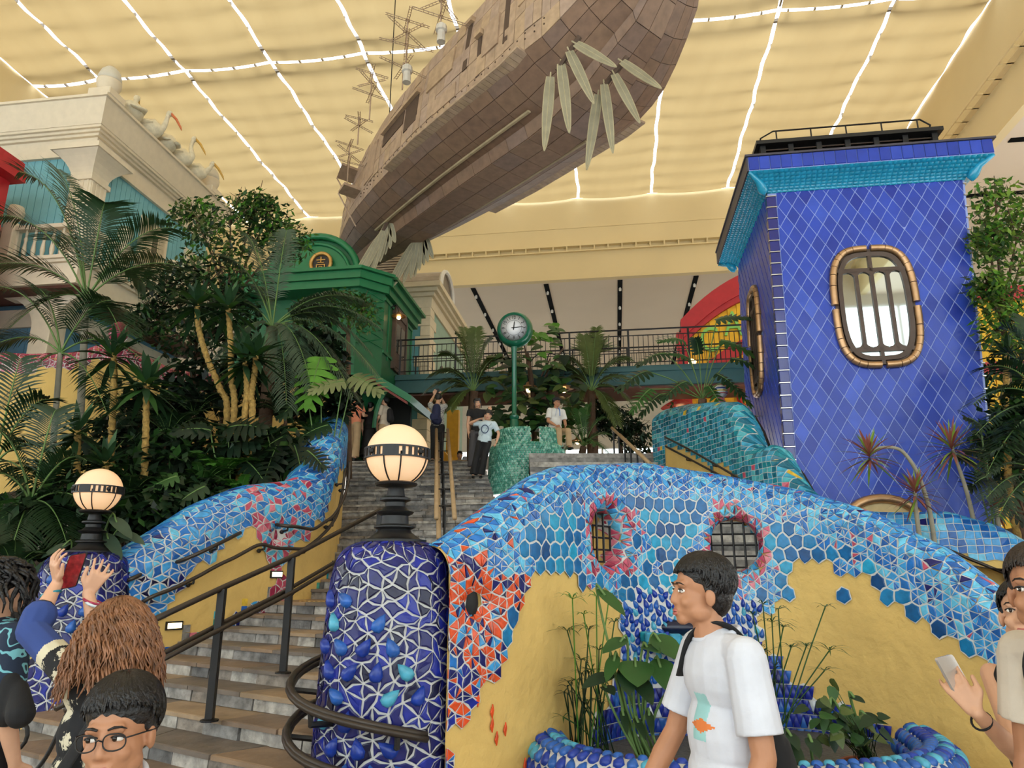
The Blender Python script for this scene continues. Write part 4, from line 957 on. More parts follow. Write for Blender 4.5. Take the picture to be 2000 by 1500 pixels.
EL, ER = locate(FS, (1193, 1052)), locate(FS, (1437, 1062)); OSL = locate(FS, (938, 1175))
HOLES = ((EL[0], EL[1], .37, .25, .40), (ER[0], ER[1], .37, .25, .40), (OSL[0], OSL[1], .30, .03, .26))
FS, FFR, FB = wall_surf(FPLAN, FTOP, .21, FZ0, fbulge, HOLES)
FS.V = max(FTOP) - FZ0 + .21 * (PI - 1) + .05
STUC_A = [(1052, 1120), (1066, 1110), (1112, 1108), (1135, 1135), (1143, 1160), (1160, 1138), (1176, 1150), (1192, 1172), (1215, 1190), (1218, 1300), (1170, 1400), (1090, 1560), (880, 1560), (886, 1440), (930, 1360), (975, 1320), (1000, 1260), (1022, 1190), (1040, 1150)]
STUC_B = [(1480, 1232), (1500, 1195), (1545, 1180), (1545, 1112), (1590, 1092), (1630, 1108), (1632, 1185), (1650, 1190), (1658, 1125), (1690, 1112), (1715, 1150), (1750, 1180), (1795, 1218), (1840, 1238), (1875, 1275), (1925, 1300), (1960, 1330), (2150, 1480), (2150, 1700), (1850, 1600), (1760, 1450), (1640, 1370), (1575, 1345), (1500, 1275)]
DROPZ = [(1180, 1172), (1300, 1150), (1430, 1110), (1472, 1160), (1490, 1230), (1450, 1290), (1320, 1330), (1190, 1330), (1170, 1240)]
SPIKEZ = [(1200, 1280), (1490, 1250), (1600, 1350), (1770, 1440), (1860, 1700), (960, 1700), (1080, 1470), (1170, 1340)]
def vend(u): p, n, zt, tt = FFR(u); return zt - .21 - FZ0 + .21 * PI * .8
rc = random.Random(5)
def fclass(u, v, p):
    if v > vend(u): return None
    zt = FFR(u)[2]; x, y = proj(p)
    for i, (hu, hv, R1, R0, dp) in enumerate(HOLES):
        rr = math.hypot(u - hu, v - hv)
        if i < 2:
            if rr < .19: return None
            if rr < .40: return ('tri2', 'pink')
            if rr < .54 and rc.random() < .8: return ('tri2', 'pinkb')
        else:
            if rr < .06: return None
            if rr < .3: return ('tri2', 'orange')
    if u > 8.2 and v < .9: return None
    if inpoly(x, y, STUC_A) or inpoly(x, y, STUC_B): return None
    if inpoly(x, y, DROPZ): return ('drop', 'drops')
    if inpoly(x, y, SPIKEZ): return ('spike', 'spike')
    if x < 1045 and y > 1085 or x < 900:
        t = (x - 870) / 150
        if y > 1180 and x > 985 and rc.random() < .85: return ('hex', 'hexb')
        if y < 1110: return ('tri2', 'skyo')
        return ('tri2', 'orange' if (y < 1330 and x > 905) else 'orange2')
    top = zt - p.z
    lim = .34 if x < 1500 else .34 + .4 * clamp((x - 1500) / 350)
    if x < 1010: return ('tri2', 'skyo')
    if v > zt - .21 - FZ0 - (.10 if x < 1500 else .10 + .28 * clamp((x - 1500) / 350)): return ('tri2', 'sky')
    if rc.random() < .05: return ('tri2', 'sky')
    return ('hex', 'hexb')
fwall = thing('mosaic_wall', 'curved blue mosaic wall with two barred round openings and yellow stucco', 'wall', (1.2, 7.0, 0))
def fdrop(a, c):
    u, v = a * FS.U, c * FS.V
    return any(math.hypot(u - h_[0], v - h_[1]) < .125 for h_ in HOLES[:2]) or v > vend(u)
surf_mesh(FS, 260, 90, fdrop, inset=.010).build('stucco_body', M_STUCCO, fwall, smooth=True)
FBK, FFR2, _ = wall_surf(FPLAN, FTOP, .215, FZ0, side=1); FBK.V = 3.2
def bdrop(a, c):
    u, v = a * FBK.U, c * FBK.V; p = FBK.P(u, v)
    if v > FFR2(u)[2] - .215 - FZ0 + .4: return True
    return any(math.hypot(u - h_[0], p.z - FS.P(h_[0], h_[1] + h_[2]).z + h_[2]) < .26 for h_ in HOLES[:2])
surf_mesh(FBK, 200, 70, bdrop).build('stucco_back', M_STUCCO, fwall, smooth=True)
hex_mosaic(fwall, FS, .082, fclass, 3, h=.011, g=.0075, v0=.05)
for hi, (hu, hv, R1, R0, dp) in enumerate(HOLES):       # iron grilles
    p, n = FB(hu, hv); tt = FFR(hu)[3]; c = p - n * (.16 if hi < 2 else .10); R = .25 if hi < 2 else .16
    for q in range(-2, 3):
        o_ = q * (.11 if hi < 2 else .1); l_ = math.sqrt(max(.002, R * R - o_ * o_))
        if hi == 2 and abs(q) > 0: continue
        b = MB(); b.tube([c + tt * o_ - Vector((0, 0, l_)), c + tt * o_ + Vector((0, 0, l_))], .012, 6); b.build('grille_bar', M_DARK, fwall)
        if hi == 2: continue
        b = MB(); b.tube([c + Vector((0, 0, o_)) - tt * l_, c + Vector((0, 0, o_)) + tt * l_], .010, 6); b.build('grille_bar', M_DARK, fwall)
p, n = FB(HOLES[2][0], HOLES[2][1]); b = MB(); b.ball(p - n * .13, 1, 14, 10, sc=(.09, .09, .15)); b.build('slit_opening', mat('slit shade', (16, 15, 16), .7), fwall, smooth=True)  # solid dark ball, its colour stands in for the shaded depth of the slit
for (x, y) in ((1118, 1452), (937, 1372), (960, 1392), (956, 1412), (983, 1420), (968, 1440), (1025, 1492)):   # stray orange slivers on the stucco
    u, v = locate(FS, (x, y)); vs, fs = poly_tile(FS, [(u - .02, v - .01), (u, v - .05), (u + .02, v + .01), (u + .005, v + .05)], .01, .003); MB().add(vs, fs).build('tile', G['orange'], fwall)
# ---------------------------------------------------------------- pillars with globe lamps
def pillar(cx, cy, name, label, seed, base, clusters):
    prof = [(.50, base), (.485, .3), (.47, .8), (.45, 1.2), (.43, 1.5), (.415, 1.62), (.385, 1.72), (.33, 1.79), (.25, 1.825), (.17, 1.835)]
    pp = smooth_path([(a, 0, c) for a, c in prof], 4); ar = arc_table(pp); R0 = .44; U = 2 * PI * R0
    def fn(u, v):
        v = clamp(v, 0, ar[-1] - 1e-6); i = 0
        for i in range(len(ar) - 1):
            if ar[i + 1] > v: break
        q = pp[i].lerp(pp[i + 1], (v - ar[i]) / (ar[i + 1] - ar[i])); a = u / R0
        return (cx + q.x * cos(a), cy + q.x * sin(a), q.z)
    S = Surf(fn, U, ar[-1]); t = thing(name, label, 'pillar', (cx, cy, base))
    b = MB(); b.lathe([(q.x, q.z) for q in pp] , (cx, cy, 0), 40); b.build('pillar_core', M_GROUT, t, smooth=True)
    def cl(u, v, p):
        if v > ar[-1] - .05: return None
        x, y = proj(p)
        if any(inpoly(x, y, c) for c in clusters): return ('drop', 'drops')
        return ('tri', 'pillar')
    hex_mosaic(t, S, .098, cl, seed, wrap=True, h=.014, g=.0095, jit=.22, bend=.16)
    return t
pillar(-.87, 5.4, 'mosaic_pillar', 'navy mosaic pillar with raised blue drops nearest the viewer', 4, .1,
       [[(655, 1140), (695, 1150), (690, 1250), (700, 1320), (690, 1420), (700, 1520), (625, 1520), (635, 1300)], [(715, 1215), (790, 1215), (785, 1285), (700, 1300)], [(735, 1300), (835, 1310), (830, 1365), (760, 1385), (730, 1340)], [(690, 1440), (810, 1440), (800, 1520), (690, 1520)]])
pillar(-4.45, 7.75, 'mosaic_pillar', 'smaller navy mosaic pillar behind the woman raising her phone', 9, .3, [[(90, 1110), (125, 1110), (150, 1180), (190, 1210), (130, 1240), (88, 1200)]])
M_GLOBE = bpy.data.materials.new('lamp globe'); M_GLOBE.use_nodes = True; nt = M_GLOBE.node_tree; gp = nt.nodes['Principled BSDF']
gp.inputs['Base Color'].default_value = (.55, .42, .32, 1); gp.inputs['Roughness'].default_value = .25; gp.inputs['Emission Color'].default_value = (1, .56, .24, 1); gp.inputs['Emission Strength'].default_value = .62
def globe_lamp(cx, cy, z0, sc, label):
    t = thing('globe_lamp', label, 'lamp', (cx, cy, z0), group='globe lamps on the stair pillars')
    K = lambda pr: [(a * sc, c * sc) for a, c in pr]
    b = MB(); b.lathe(K([(.24, 0), (.24, .025), (.20, .03), (.17, .05), (.13, .08), (.12, .1), (.15, .115), (.15, .125), (.105, .14), (.10, .2), (.13, .215), (.14, .23), (.10, .245), (.075, .27), (.075, .3), (.115, .315), (.115, .33), (.07, .345), (.06, .40), (.065, .41), (.15, .425), (.16, .44), (.14, .45)]), (cx, cy, z0), 28); b.build('stand', M_DARK, t, smooth=True, auto=35)
    R = .235 * sc; zc = z0 + .44 * sc + R * .93
    b = MB(); b.ball((cx, cy, zc), R, 36, 24); b.build('globe', M_GLOBE, t, smooth=True)
    b = MB(); n = 64; zb = zc - .0 * R
    for i in range(n):                                  # pierced equator band
        a0, a1 = 2 * PI * i / n, 2 * PI * (i + 1) / n
        slot = (i % 16) in (2, 4, 6, 8, 10, 12)
        for (h0, h1) in (((-.042, -.03), (.03, .042)) if slot else ((-.042, .042),)):
            ro, ri = R + .016 * sc, R + .002
            b.hexa([(cx + r_ * cos(a), cy + r_ * sin(a), zb + h * sc) for h in (h0, h1) for (r_, a) in ((ri, a0), (ro, a0), (ro, a1), (ri, a1))])
    bd = b.build('band', M_DARK, t)
    b = MB()
    for i in range(4): a = PI / 4 + PI / 2 * i + .1; b.ball((cx + (R + .018 * sc) * cos(a), cy + (R + .018 * sc) * sin(a), zb), .022 * sc, 8, 6)
    b.build('band_boss', M_DARK, bd)
    for i in range(8):
        a = PI / 4 * i + (.12 if i % 2 else -.12) + PI / 8
        b = MB(); b.tube([(cx + (R + .004) * cos(f) * cos(a), cy + (R + .004) * cos(f) * sin(a), zc + (R + .004) * sin(f)) for f in [-.02 - 1.15 * k / 9 for k in range(10)]], .006 * sc, 5); b.build('cage_rib', M_DARK, t)
    li = bpy.data.lights.new('lamp_light', 'POINT'); li.energy = 22 * sc; li.color = (1, .72, .42); li.shadow_soft_size = R; lo = bpy.data.objects.new('lamp_light', li); COL.objects.link(lo); lo.location = (cx, cy, zc + R + .25)
    bpy.data.objects.remove(lo)
globe_lamp(-.87, 5.4, 1.83, 1.0, 'large lit globe lamp on the near mosaic pillar')
globe_lamp(-4.45, 7.75, 1.83, 1.0, 'lit globe lamp on the left pillar among the plants')
# ---------------------------------------------------------------- left serpentine wall
LPLAN = smooth_path([(-4.35, 7.95, 0), (-4.0, 8.35, 0), (-3.55, 9.0, 0), (-3.15, 9.65, 0), (-2.95, 10.3, 0), (-3.0, 11.2, 0), (-3.2, 12.4, 0), (-3.55, 13.6, 0), (-3.95, 14.8, 0)], 7)
LSIL = [(200, 1090), (228, 1078), (300, 1035), (380, 985), (470, 950), (530, 944), (566, 940), (590, 925), (610, 895), (625, 850), (640, 825), (655, 800), (670, 790), (700, 780)]
LTOP = top_from_sil(LPLAN, LSIL)
lthick = lambda u: interp(u, [0, 1.2, 2.4, 7.6], [.34, .36, .34, .26])
LZ0 = .45
_, LFR, LB_ = wall_surf(LPLAN, LTOP, lthick, LZ0)
LS, LFR, LB_ = wall_surf(LPLAN, LTOP, lthick, LZ0); niche = locate(LS, (545, 1040))
LH = ((niche[0], niche[1], .30, .03, .24),)
LS, LFR, LB_ = wall_surf(LPLAN, LTOP, lthick, LZ0, None, LH); LS.V = max(LTOP) + .6
LST = [(262, 1240), (330, 1180), (380, 1120), (420, 1075), (470, 1050), (495, 1030), (515, 1050), (520, 1085), (526, 1110), (527, 1160), (505, 1180), (400, 1260), (250, 1400), (200, 1400)]
LST2 = [(566, 1075), (600, 1050), (640, 1000), (656, 940), (670, 900), (700, 1300), (560, 1300), (566, 1180), (556, 1130)]
def lvend(u): th_ = lthick(u); return LFR(u)[2] - th_ - LZ0 + th_ * PI * .85
rl = random.Random(8)
def lclass(u, v, p):
    if v > lvend(u): return None
    x, y = proj(p); rr = math.hypot(u - niche[0], v - niche[1])
    if rr < .06: return None
    if rr < .3: return ('tri2', 'pink')
    if inpoly(x, y, LST) or inpoly(x, y, LST2): return None
    if 520 < x < 575 and y > 1075: return ('tri', 'wine') if y > 1110 else ('tri', 'pink')
    if 460 < x < 600 and y > 935 and y < 1060: return ('tri', 'pinkb' if rl.random() < .6 else 'pink')
    if y > 1120 or (x < 330 and y > 1150): return ('tri', 'snaken')
    if x > 600 and p.z > 4.25 and False: return ('tri', 'grey')
    return ('tri', 'snake')
lwall = thing('serpent_wall', 'pale blue serpentine mosaic wall climbing along the stair left side', 'wall', (-3.5, 10, .5))
b = surf_mesh(LS, 200, 110, lambda a, c: c * LS.V > lvend(a * LS.U) , inset=.010); b.build('stucco_body', M_STUCCO, lwall, smooth=True)
hex_mosaic(lwall, LS, .098, lclass, 13, h=.011, g=.0085, v0=.05, jit=.24, bend=.14)
p, n = LB_(*niche); b = MB(); b.ball(p - n * .14, 1, 14, 10, sc=(.08, .08, .12)); b.build('niche_back', G['wine'], lwall, smooth=True)
b = MB(); b.tube([LFR(LS.U * k / 30)[0] - LFR(LS.U * k / 30)[1] * .05 + Vector((0, 0, LFR(LS.U * k / 30)[2] - .55)) for k in range(31)], .3, 10); b.build('wall_back', M_STUCCO, lwall, smooth=True)
# stepped skirting of small coloured tiles along the stair foot
SK = ['teal3', 'jade1', 'white', 'orange', 'drop1', 'amber', 'rose', 'teal1', 'jade2']
for k in range(3, 12):
    L_, R_, z = STEPS[k]
    for q in range(4):
        u, _v = 0, 0
        p = L_ + NN * (.06 + q * .088) + MM * .0
        for hgt in range(1 if q else 2):
            b = MB(); c = p + MM * .03; z0 = z + hgt * .085 + .005; e = NN * .04
            b.hexa([(c - e - MM * .2)[:2] + (z0,), (c + e - MM * .2)[:2] + (z0,), (c + e)[:2] + (z0,), (c - e)[:2] + (z0,), (c - e - MM * .2)[:2] + (z0 + .08,), (c + e - MM * .2)[:2] + (z0 + .08,), (c + e)[:2] + (z0 + .08,), (c - e)[:2] + (z0 + .08,)])
            b.build('skirting_tile', G[SK[(k * 5 + q * 3 + hgt) % 9]] if (k + q) % 3 else ST[q], lwall)
# recessed stair lights in the stucco
for (x, y) in ((338, 1218), (538, 1123)):
    u, v = locate(LS, (x, y)); p, n = LS.PN(u, v); tt = LFR(u)[3]; up_ = Vector((0, 0, 1))
    t = thing('step_light', 'lit step light set in the %s' % ('yellow stucco low beside the stair' if x < 400 else 'pink mosaic foot beside the stair'), 'lamp', p)
    for nm, w_, h_, e, m_ in (('housing', .095, .045, .012, M_DARK), ('diffuser', .078, .028, .018, mat('step light glow', (255, 236, 196), .4, emit=4, ecol=(255, 226, 170), var=0))):
        b = MB(); b.hexa([p + tt * sx * w_ + up_ * sz * h_ + n * d_ for d_ in (-.03, e) for sx, sz in ((-1, -1), (1, -1), (1, 1), (-1, 1))]); b.build(nm, m_, t)
# ================================================================ hanging wooden airship
SHO, SHA, SHN = Vector((-2.96, 15.0, 0)), Vector((.64, -.77, 0)).normalized(), Vector((.77, .64, 0)).normalized()
def sh(k, a, z): p = SHO + SHA * k + SHN * a; return Vector((p.x, p.y, z))
WD = [mat('ship wood %d' % i, c, .6, var=.16, scale=6, bump=.2, bscale=20) for i, c in enumerate([(170, 145, 122), (173, 148, 124), (167, 142, 120), (168, 145, 128), (165, 142, 126), (176, 150, 122)])]
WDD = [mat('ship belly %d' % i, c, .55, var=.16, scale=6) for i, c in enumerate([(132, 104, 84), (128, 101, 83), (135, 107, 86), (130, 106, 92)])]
M_WDARK = mat('ship dark seam', (84, 66, 54), .8, var=.1); M_STRAW = mat('blade lattice', (170, 160, 130), .6, var=.1); M_BLADE = mat('blade panel', (140, 134, 112), .6, var=.12)
def sw(k): return interp(k, [-4.8, -4.5, -3.8, -2.6, -1.2, 0, 1.5, 5.0, 6.0, 7.0, 7.8], [.22, .55, .85, 1.18, 1.38, 1.5, 1.6, 1.6, 1.42, 1.0, .3])
def skeel(k): return interp(k, [-4.8, -4.3, -2.5, 4.2, 5.4, 6.6, 7.8], [10.42, 10.24, 10.2, 10.2, 10.5, 11.2, 12.6])
def sfl(k): return interp(k, [-4.8, -2.5, 0, 4.6, 5.6, 6.8, 7.8], [10.85, 10.86, 10.87, 10.87, 11.05, 11.8, 12.9])
def stop(k): return interp(k, [-4.8, -3.4, -2.1, -.8, .8, 3.5, 7, 7.8], [12.0, 12.25, 12.65, 12.95, 13.1, 13.3, 13.8, 13.4])
def prof_(k):
    w, kz, f, t = sw(k), skeel(k), sfl(k), stop(k)
    return [(0, kz), (.30 * w, kz), (.36 * w, lerp(kz, f, .38)), (.62 * w, lerp(kz, f, .50)), (.85 * w, lerp(kz, f, .74)), (w, f), (w, lerp(f, t, .16)), (.98 * w, lerp(f, t, .36)), (.95 * w, lerp(f, t, .58)), (.90 * w, lerp(f, t, .8)), (.84 * w, t), (.45 * w, t + .25), (0, t + .3)]
ship = thing('wooden_airship', 'huge wooden airship with lattice oars hanging under the roof', 'airship', sh(2, 1.6, 10.2))
KS = [-4.8, -4.4, -3.9, -3.4, -2.8, -2.2, -1.6, -1.0, -.4, .2, .8, 1.4, 2.0, 2.6, 3.2, 3.8, 4.4, 5.0, 5.4, 5.8, 6.2, 6.6, 7.0, 7.4, 7.8]
b = MB()
for s_ in (-1, 1):
    vs = []; nP = 13
    for k in KS:
        for (a, z) in prof_(k): vs.append(sh(k, 1.6 + s_ * a * .985, z + (.012 if z < sfl(k) else -.0)))
    b.add(vs, [(i * nP + j, (i + 1) * nP + j, (i + 1) * nP + j + 1, i * nP + j + 1) for i in range(len(KS) - 1) for j in range(nP - 1)])
b.build('hull_core', M_WDARK, ship)
rw = random.Random(17); restp = MB()
for i in range(len(KS) - 1):
    for s_ in (-1, 1):
        P0, P1_ = prof_(KS[i]), prof_(KS[i + 1])
        for j in range(12):
            e = .004; nsub = 2 if j in (6, 7, 8, 9) and s_ < 0 else 1
            for q in range(nsub):
                ka, kb = lerp(KS[i], KS[i + 1], q / nsub) + e, lerp(KS[i], KS[i + 1], (q + 1) / nsub) - e
                A, B = prof_(ka), prof_(kb); t0, t1 = .015, .985
                c = [sh(ka, 1.6 + s_ * lerp(A[j][0], A[j + 1][0], t0), lerp(A[j][1], A[j + 1][1], t0)), sh(kb, 1.6 + s_ * lerp(B[j][0], B[j + 1][0], t0), lerp(B[j][1], B[j + 1][1], t0)), sh(kb, 1.6 + s_ * lerp(B[j][0], B[j + 1][0], t1), lerp(B[j][1], B[j + 1][1], t1)), sh(ka, 1.6 + s_ * lerp(A[j][0], A[j + 1][0], t1), lerp(A[j][1], A[j + 1][1], t1))]
                n = (c[1] - c[0]).cross(c[3] - c[0])
                if n.length < 1e-7: continue
                n.normalize(); mid_ = (c[0] + c[2]) / 2; ax = sh((ka + kb) / 2, 1.6, lerp(skeel(ka), stop(ka), .45))
                if n.dot(mid_ - ax) < 0: n = -n
                hgt = .012 + rw.choice((0, 0, 0, .012)) * (j >= 6); lo = [p - n * .01 for p in c]; hi = [p + n * hgt for p in c]
                vs = lo + hi; fs = [(4, 5, 6, 7), (0, 1, 5, 4), (1, 2, 6, 5), (2, 3, 7, 6), (3, 0, 4, 7)]
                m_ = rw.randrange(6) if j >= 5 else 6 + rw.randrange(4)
                u, v = proj(mid_); seen = 0 < u < 2000 and 0 < v < 700 and (j < 6 or s_ < 0)
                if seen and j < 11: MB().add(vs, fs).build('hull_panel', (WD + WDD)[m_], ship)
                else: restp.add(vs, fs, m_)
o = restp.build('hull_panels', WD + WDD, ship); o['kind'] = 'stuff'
# side ledges with their planked undersides
for s_ in (-1, 1):
    ks = [0.0 + .125 * q for q in range(41)]
    for q in range(40):
        ka, kb = ks[q] + .004, ks[q + 1] - .004
        w0, w1 = sw(ka), sw(kb); f0, f1 = sfl(ka), sfl(kb)
        b = MB(); b.hexa([sh(ka, 1.6 + s_ * (w0 - .08), f0 - .05), sh(ka, 1.6 + s_ * (w0 + .17), f0 - .03), sh(kb, 1.6 + s_ * (w1 + .17), f1 - .03), sh(kb, 1.6 + s_ * (w1 - .08), f1 - .05), sh(ka, 1.6 + s_ * (w0 - .08), f0), sh(ka, 1.6 + s_ * (w0 + .17), f0 + .02), sh(kb, 1.6 + s_ * (w1 + .17), f1 + .02), sh(kb, 1.6 + s_ * (w1 - .08), f1)]); b.build('ledge_plank', WD[rw.choice((0, 1, 5, 2))], ship)
    b = MB(); b.tube([sh(k, 1.6 + s_ * (sw(k) + .17), sfl(k)) for k in ks[::4]], .03, 6); b.build('ledge_edge', WD[5], ship)
    b = MB(); b.tube([sh(k, 1.6 + s_ * .5 * sw(k), lerp(skeel(k), sfl(k), .40)) for k in [-2.2, -1, 0, 1, 2, 3, 4.2]], .05, 6, flat=.5); b.build('rubbing_strake', mat('pale strake', (176, 158, 124), .6), ship)
# raised wall openings, doors and window rows on the visible flank
def flank(k, t, o): w = sw(k); f, T = sfl(k), stop(k); a = interp(t, [0, .36, .58, .8, 1], [1, .98, .95, .90, .84]) * w; return sh(k, 1.6 - a - o, lerp(f, T, t))
def fbox(nm, k0, k1, t0, t1, o0, o1, m_):
    b = MB(); b.hexa([flank(k0, t0, o0), flank(k1, t0, o0), flank(k1, t1, o0), flank(k0, t1, o0), flank(k0, t0, o1), flank(k1, t0, o1), flank(k1, t1, o1), flank(k0, t1, o1)]); return b.build(nm, m_, ship)
for k0, k1, t0, t1 in ((.6, 1.2, .3, .62), (3.0, 3.15, .35, .85), (4.35, 4.5, .25, .7), (3.5, 3.62, .15, .55), (-.6, .5, .45, .62), (4.2, 6.2, .86, .95)):
    fbox('flank_opening', k0, k1, t0, t1, .0, .035, M_WDARK); fbox('opening_hood', k0 - .03, k1 + .05, t1, t1 + .05, 0, .12, WD[5])
for k0, k1, t0, t1 in ((-1.6, -1.0, .2, .7), (1.6, 2.6, .5, .75), (2.0, 2.8, .15, .3), (3.7, 4.2, .3, .6), (4.8, 6.0, .45, .7)): fbox('flank_plate', k0, k1, t0, t1, 0, .05, WD[rw.randrange(6)])
b = MB()
for r_ in range(2):
    for q in range(34):
        p = flank(-1.8 + q * .22, .09 + .05 * r_, .022); b.tube([p, flank(-1.8 + q * .22, .09 + .05 * r_, .034)], .018, 6)
o = b.build('porthole_studs', M_WDARK, ship); o['kind'] = 'stuff'
for (k, t, L_) in ((-3.0, .8, .5), (-2.3, .2, .45)):       # little side platforms
    b = MB(); b.hexa([flank(k, t, 0), flank(k + L_, t, 0), flank(k + L_, t, .5), flank(k, t, .5), flank(k, t + .04, 0), flank(k + L_, t + .04, 0), flank(k + L_, t + .04, .5), flank(k, t + .04, .5)]); b.tube([flank(k, t, .5), flank(k + .2, t - .5, 0)], .02, 5); b.build('side_platform', WD[2], ship)
# oars
def blade(p, q, w, nrm):
    p, q = Vector(p), Vector(q); t = (q - p); L_ = t.length; t.normalize(); n = Vector(nrm); n = (n - t * n.dot(t)).normalized(); s_ = t.cross(n)
    shp = lambda f: w * (max(0, sin(PI * (.12 + .88 * f) ** .75)) ** .6)
    N_ = 14; L1 = [p + t * (L_ * i / N_) + s_ * shp(i / N_) for i in range(N_ + 1)]; L2 = [p + t * (L_ * i / N_) - s_ * shp(i / N_) for i in range(N_ + 1)]
    b = MB(); b.add([x + n * .006 for x in L1] + [x + n * .006 for x in L2] + [x - n * .006 for x in L1] + [x - n * .006 for x in L2], [f for i in range(N_) for f in ((i, i + 1, N_ + 2 + i, N_ + 1 + i), (2 * N_ + 2 + i, 3 * N_ + 3 + i, 3 * N_ + 4 + i, 2 * N_ + 3 + i))]); o = b.build('oar_blade', M_BLADE, ship)
    b = MB(); b.tube(L1, .012, 4); b.tube(L2, .012, 4); b.tube([p - t * .1, q], .014, 4)
    for i in range(1, N_):
        for sd in (L1, L2): b.tube([p + t * (L_ * (i - .6) / N_), sd[i]], .007, 3)
    b.build('blade_ribs', M_STRAW, o)
def oars(root, tips, w, nrm=(0, -1, 0)):
    for (ru, rv, rd), (tu, tv, td) in zip(root, tips): blade(at(ru, rv, rd), at(tu, tv, td), w, nrm)
oars([(1075, 150, 10.6), (1096, 125, 10.5), (1112, 100, 10.4), (1125, 85, 10.3)], [(1063, 295, 10.5), (1112, 260, 10.4), (1160, 203, 10.3), (1204, 131, 10.1)], .085)
oars([(1168, 185, 10.9), (1180, 165, 10.8), (1200, 145, 10.7), (1215, 120, 10.6)], [(1146, 332, 10.9), (1197, 299, 10.8), (1250, 241, 10.6), (1292, 173, 10.4)], .08)
r1 = [(745 + i * 2, 458 - i * 4, 16.9) for i in range(8)]; t1 = [(690, 542, 16.6), (704, 545, 16.6), (716, 542, 16.7), (728, 534, 16.7), (742, 512, 16.8), (752, 498, 16.9), (762, 486, 16.9), (772, 474, 16.9)]
oars(r1, t1, .085)
r2 = [(806 + i * 2.5, 478 - i * 3, 17.5) for i in range(9)]; t2 = [(756, 560, 17.2), (770, 558, 17.2), (787, 555, 17.3), (802, 545, 17.3), (810, 540, 17.4), (819, 528, 17.4), (828, 518, 17.5), (836, 512, 17.5), (846, 505, 17.5)]
oars(r2, t2, .085)
for (c0, c1) in ((r1[3], r1[5]), (r2[4], r2[6]), ((1100, 120, 10.5), (1120, 90, 10.4)), ((1190, 155, 10.8), (1212, 128, 10.7))):
    b = MB(); p, q = at(*c0), at(*c1); b.tube([p - (q - p) * .6, q + (q - p) * .6], .05, 6); b.build('oar_rack', M_WDARK, ship)
# masts with crossed lattice vanes, chimneys, hanging cable
def mast(u, v, d, h, levels, lab=None):
    base = at(u, v, d); b = MB(); b.tube([base - Vector((0, 0, .4)), base + Vector((0, 0, h))], .018, 5); mm = b.build('mast', WD[2], ship)
    for z, r_, a0 in levels:
        for q in range(2):
            a = a0 + PI / 2 * q; c = base + Vector((0, 0, z)); dx = Vector((cos(a), sin(a), .12 * (1 if q else -1))); sd = Vector((-sin(a), cos(a), 0)) * .03
            for o_ in (-1, 1):
                b = MB() if o_ < 0 else b; b.tube([c - dx * r_ + sd * o_, c + dx * r_ + sd * o_], .009, 3)
            for s_ in range(12): p = c + dx * (r_ * (s_ - 5.5) / 6); b.tube([p - sd, p + sd], .007, 3)
            b.build('vane', WD[2], mm)
for a in ((860, 60, 12.5, .9, ((.35, .62, .3), (.75, .55, 1.0))), (793, 110, 13.4, 1.0, ((.3, .6, .2), (.62, .55, .9), (.95, .5, .3))), (787, 145, 13.6, .3, ((.18, .55, .5),)), (723, 205, 15.0, .9, ((.3, .45, .4), (.62, .42, 1.1), (.9, .4, .3))), (700, 255, 15.8, .4, ((.15, .4, .7), (.35, .35, .2))), (680, 330, 16.6, .8, ((.2, .4, .3), (.45, .4, 1.0), (.7, .38, .4)))): mast(*a)
for (u, v, d) in ((795, 142, 13.2), (862, 62, 12.3)):
    p = at(u, v, d); b = MB(); b.lathe([(.09, -.25), (.08, 0), (.12, .02), (.11, .14), (.05, .2), (.0, .21)], p, 10); b.build('chimney', mat('pale chimney', (196, 190, 180), .6), ship)
for (k, a) in ((-2.0, 1.1), (6.5, 1.1), (6.5, 2.1)):
    b = MB(); b.tube([sh(k, a, stop(k)), sh(k, a, HC - .1)], .015, 5); b.build('hanging_cable', M_DARK, ship)
# ================================================================ second mosaic wall, bench, clock, rails, fountain
def grid_mosaic(parent, S, cell, classify, seed, h=.009, g=.005):
    rng = random.Random(seed); T = Tiles(parent, 'tile', 300); Q = MB(); nu = int(S.U / cell); nv = int(S.V / cell)
    jt = {(i, j): ((i + rng.uniform(-.14, .14)) * cell, (j + rng.uniform(-.14, .14)) * cell) for i in range(nu + 1) for j in range(nv + 1)}
    for i in range(nu):
        for j in range(nv):
            P = [jt[i, j], jt[i + 1, j], jt[i + 1, j + 1], jt[i, j + 1]]; c = ((i + .5) * cell, (j + .5) * cell); pal = classify(c[0], c[1], S.P(*c))
            if not pal: continue
            Q.add([(lambda a: a[0] + a[1] * .003)(S.PN(*q)) for q in P], [(0, 1, 2, 3)]); vs, fs = poly_tile(S, P, h, g); T.add(vs, fs, pick(rng, pal))
    Q.build('grout', M_GROUT, parent, fix=False); T.finish()
RPLAN = smooth_path([(3.05, 14.3, 0), (3.45, 13.2, 0), (3.8, 12.0, 0), (4.05, 10.9, 0), (4.55, 9.95, 0), (5.2, 9.4, 0), (6.0, 9.0, 0), (7.0, 8.55, 0), (8.0, 8.0, 0)], 7)
RSIL = [(1290, 812), (1305, 800), (1350, 790), (1400, 786), (1445, 786), (1465, 830), (1480, 872), (1495, 880), (1512, 868), (1530, 878), (1548, 915), (1575, 955), (1620, 985), (1700, 1000), (1760, 1002), (1850, 1000), (1950, 1028), (2050, 1085), (2200, 1200)]
RTOP = top_from_sil(RPLAN, RSIL); RZ0 = .9
RS, RFR, RB = wall_surf(RPLAN, RTOP, .24, RZ0); RS.V = max(RTOP) - RZ0 + .4
def rvend(u): return RFR(u)[2] - .24 - RZ0 + .24 * PI * .85
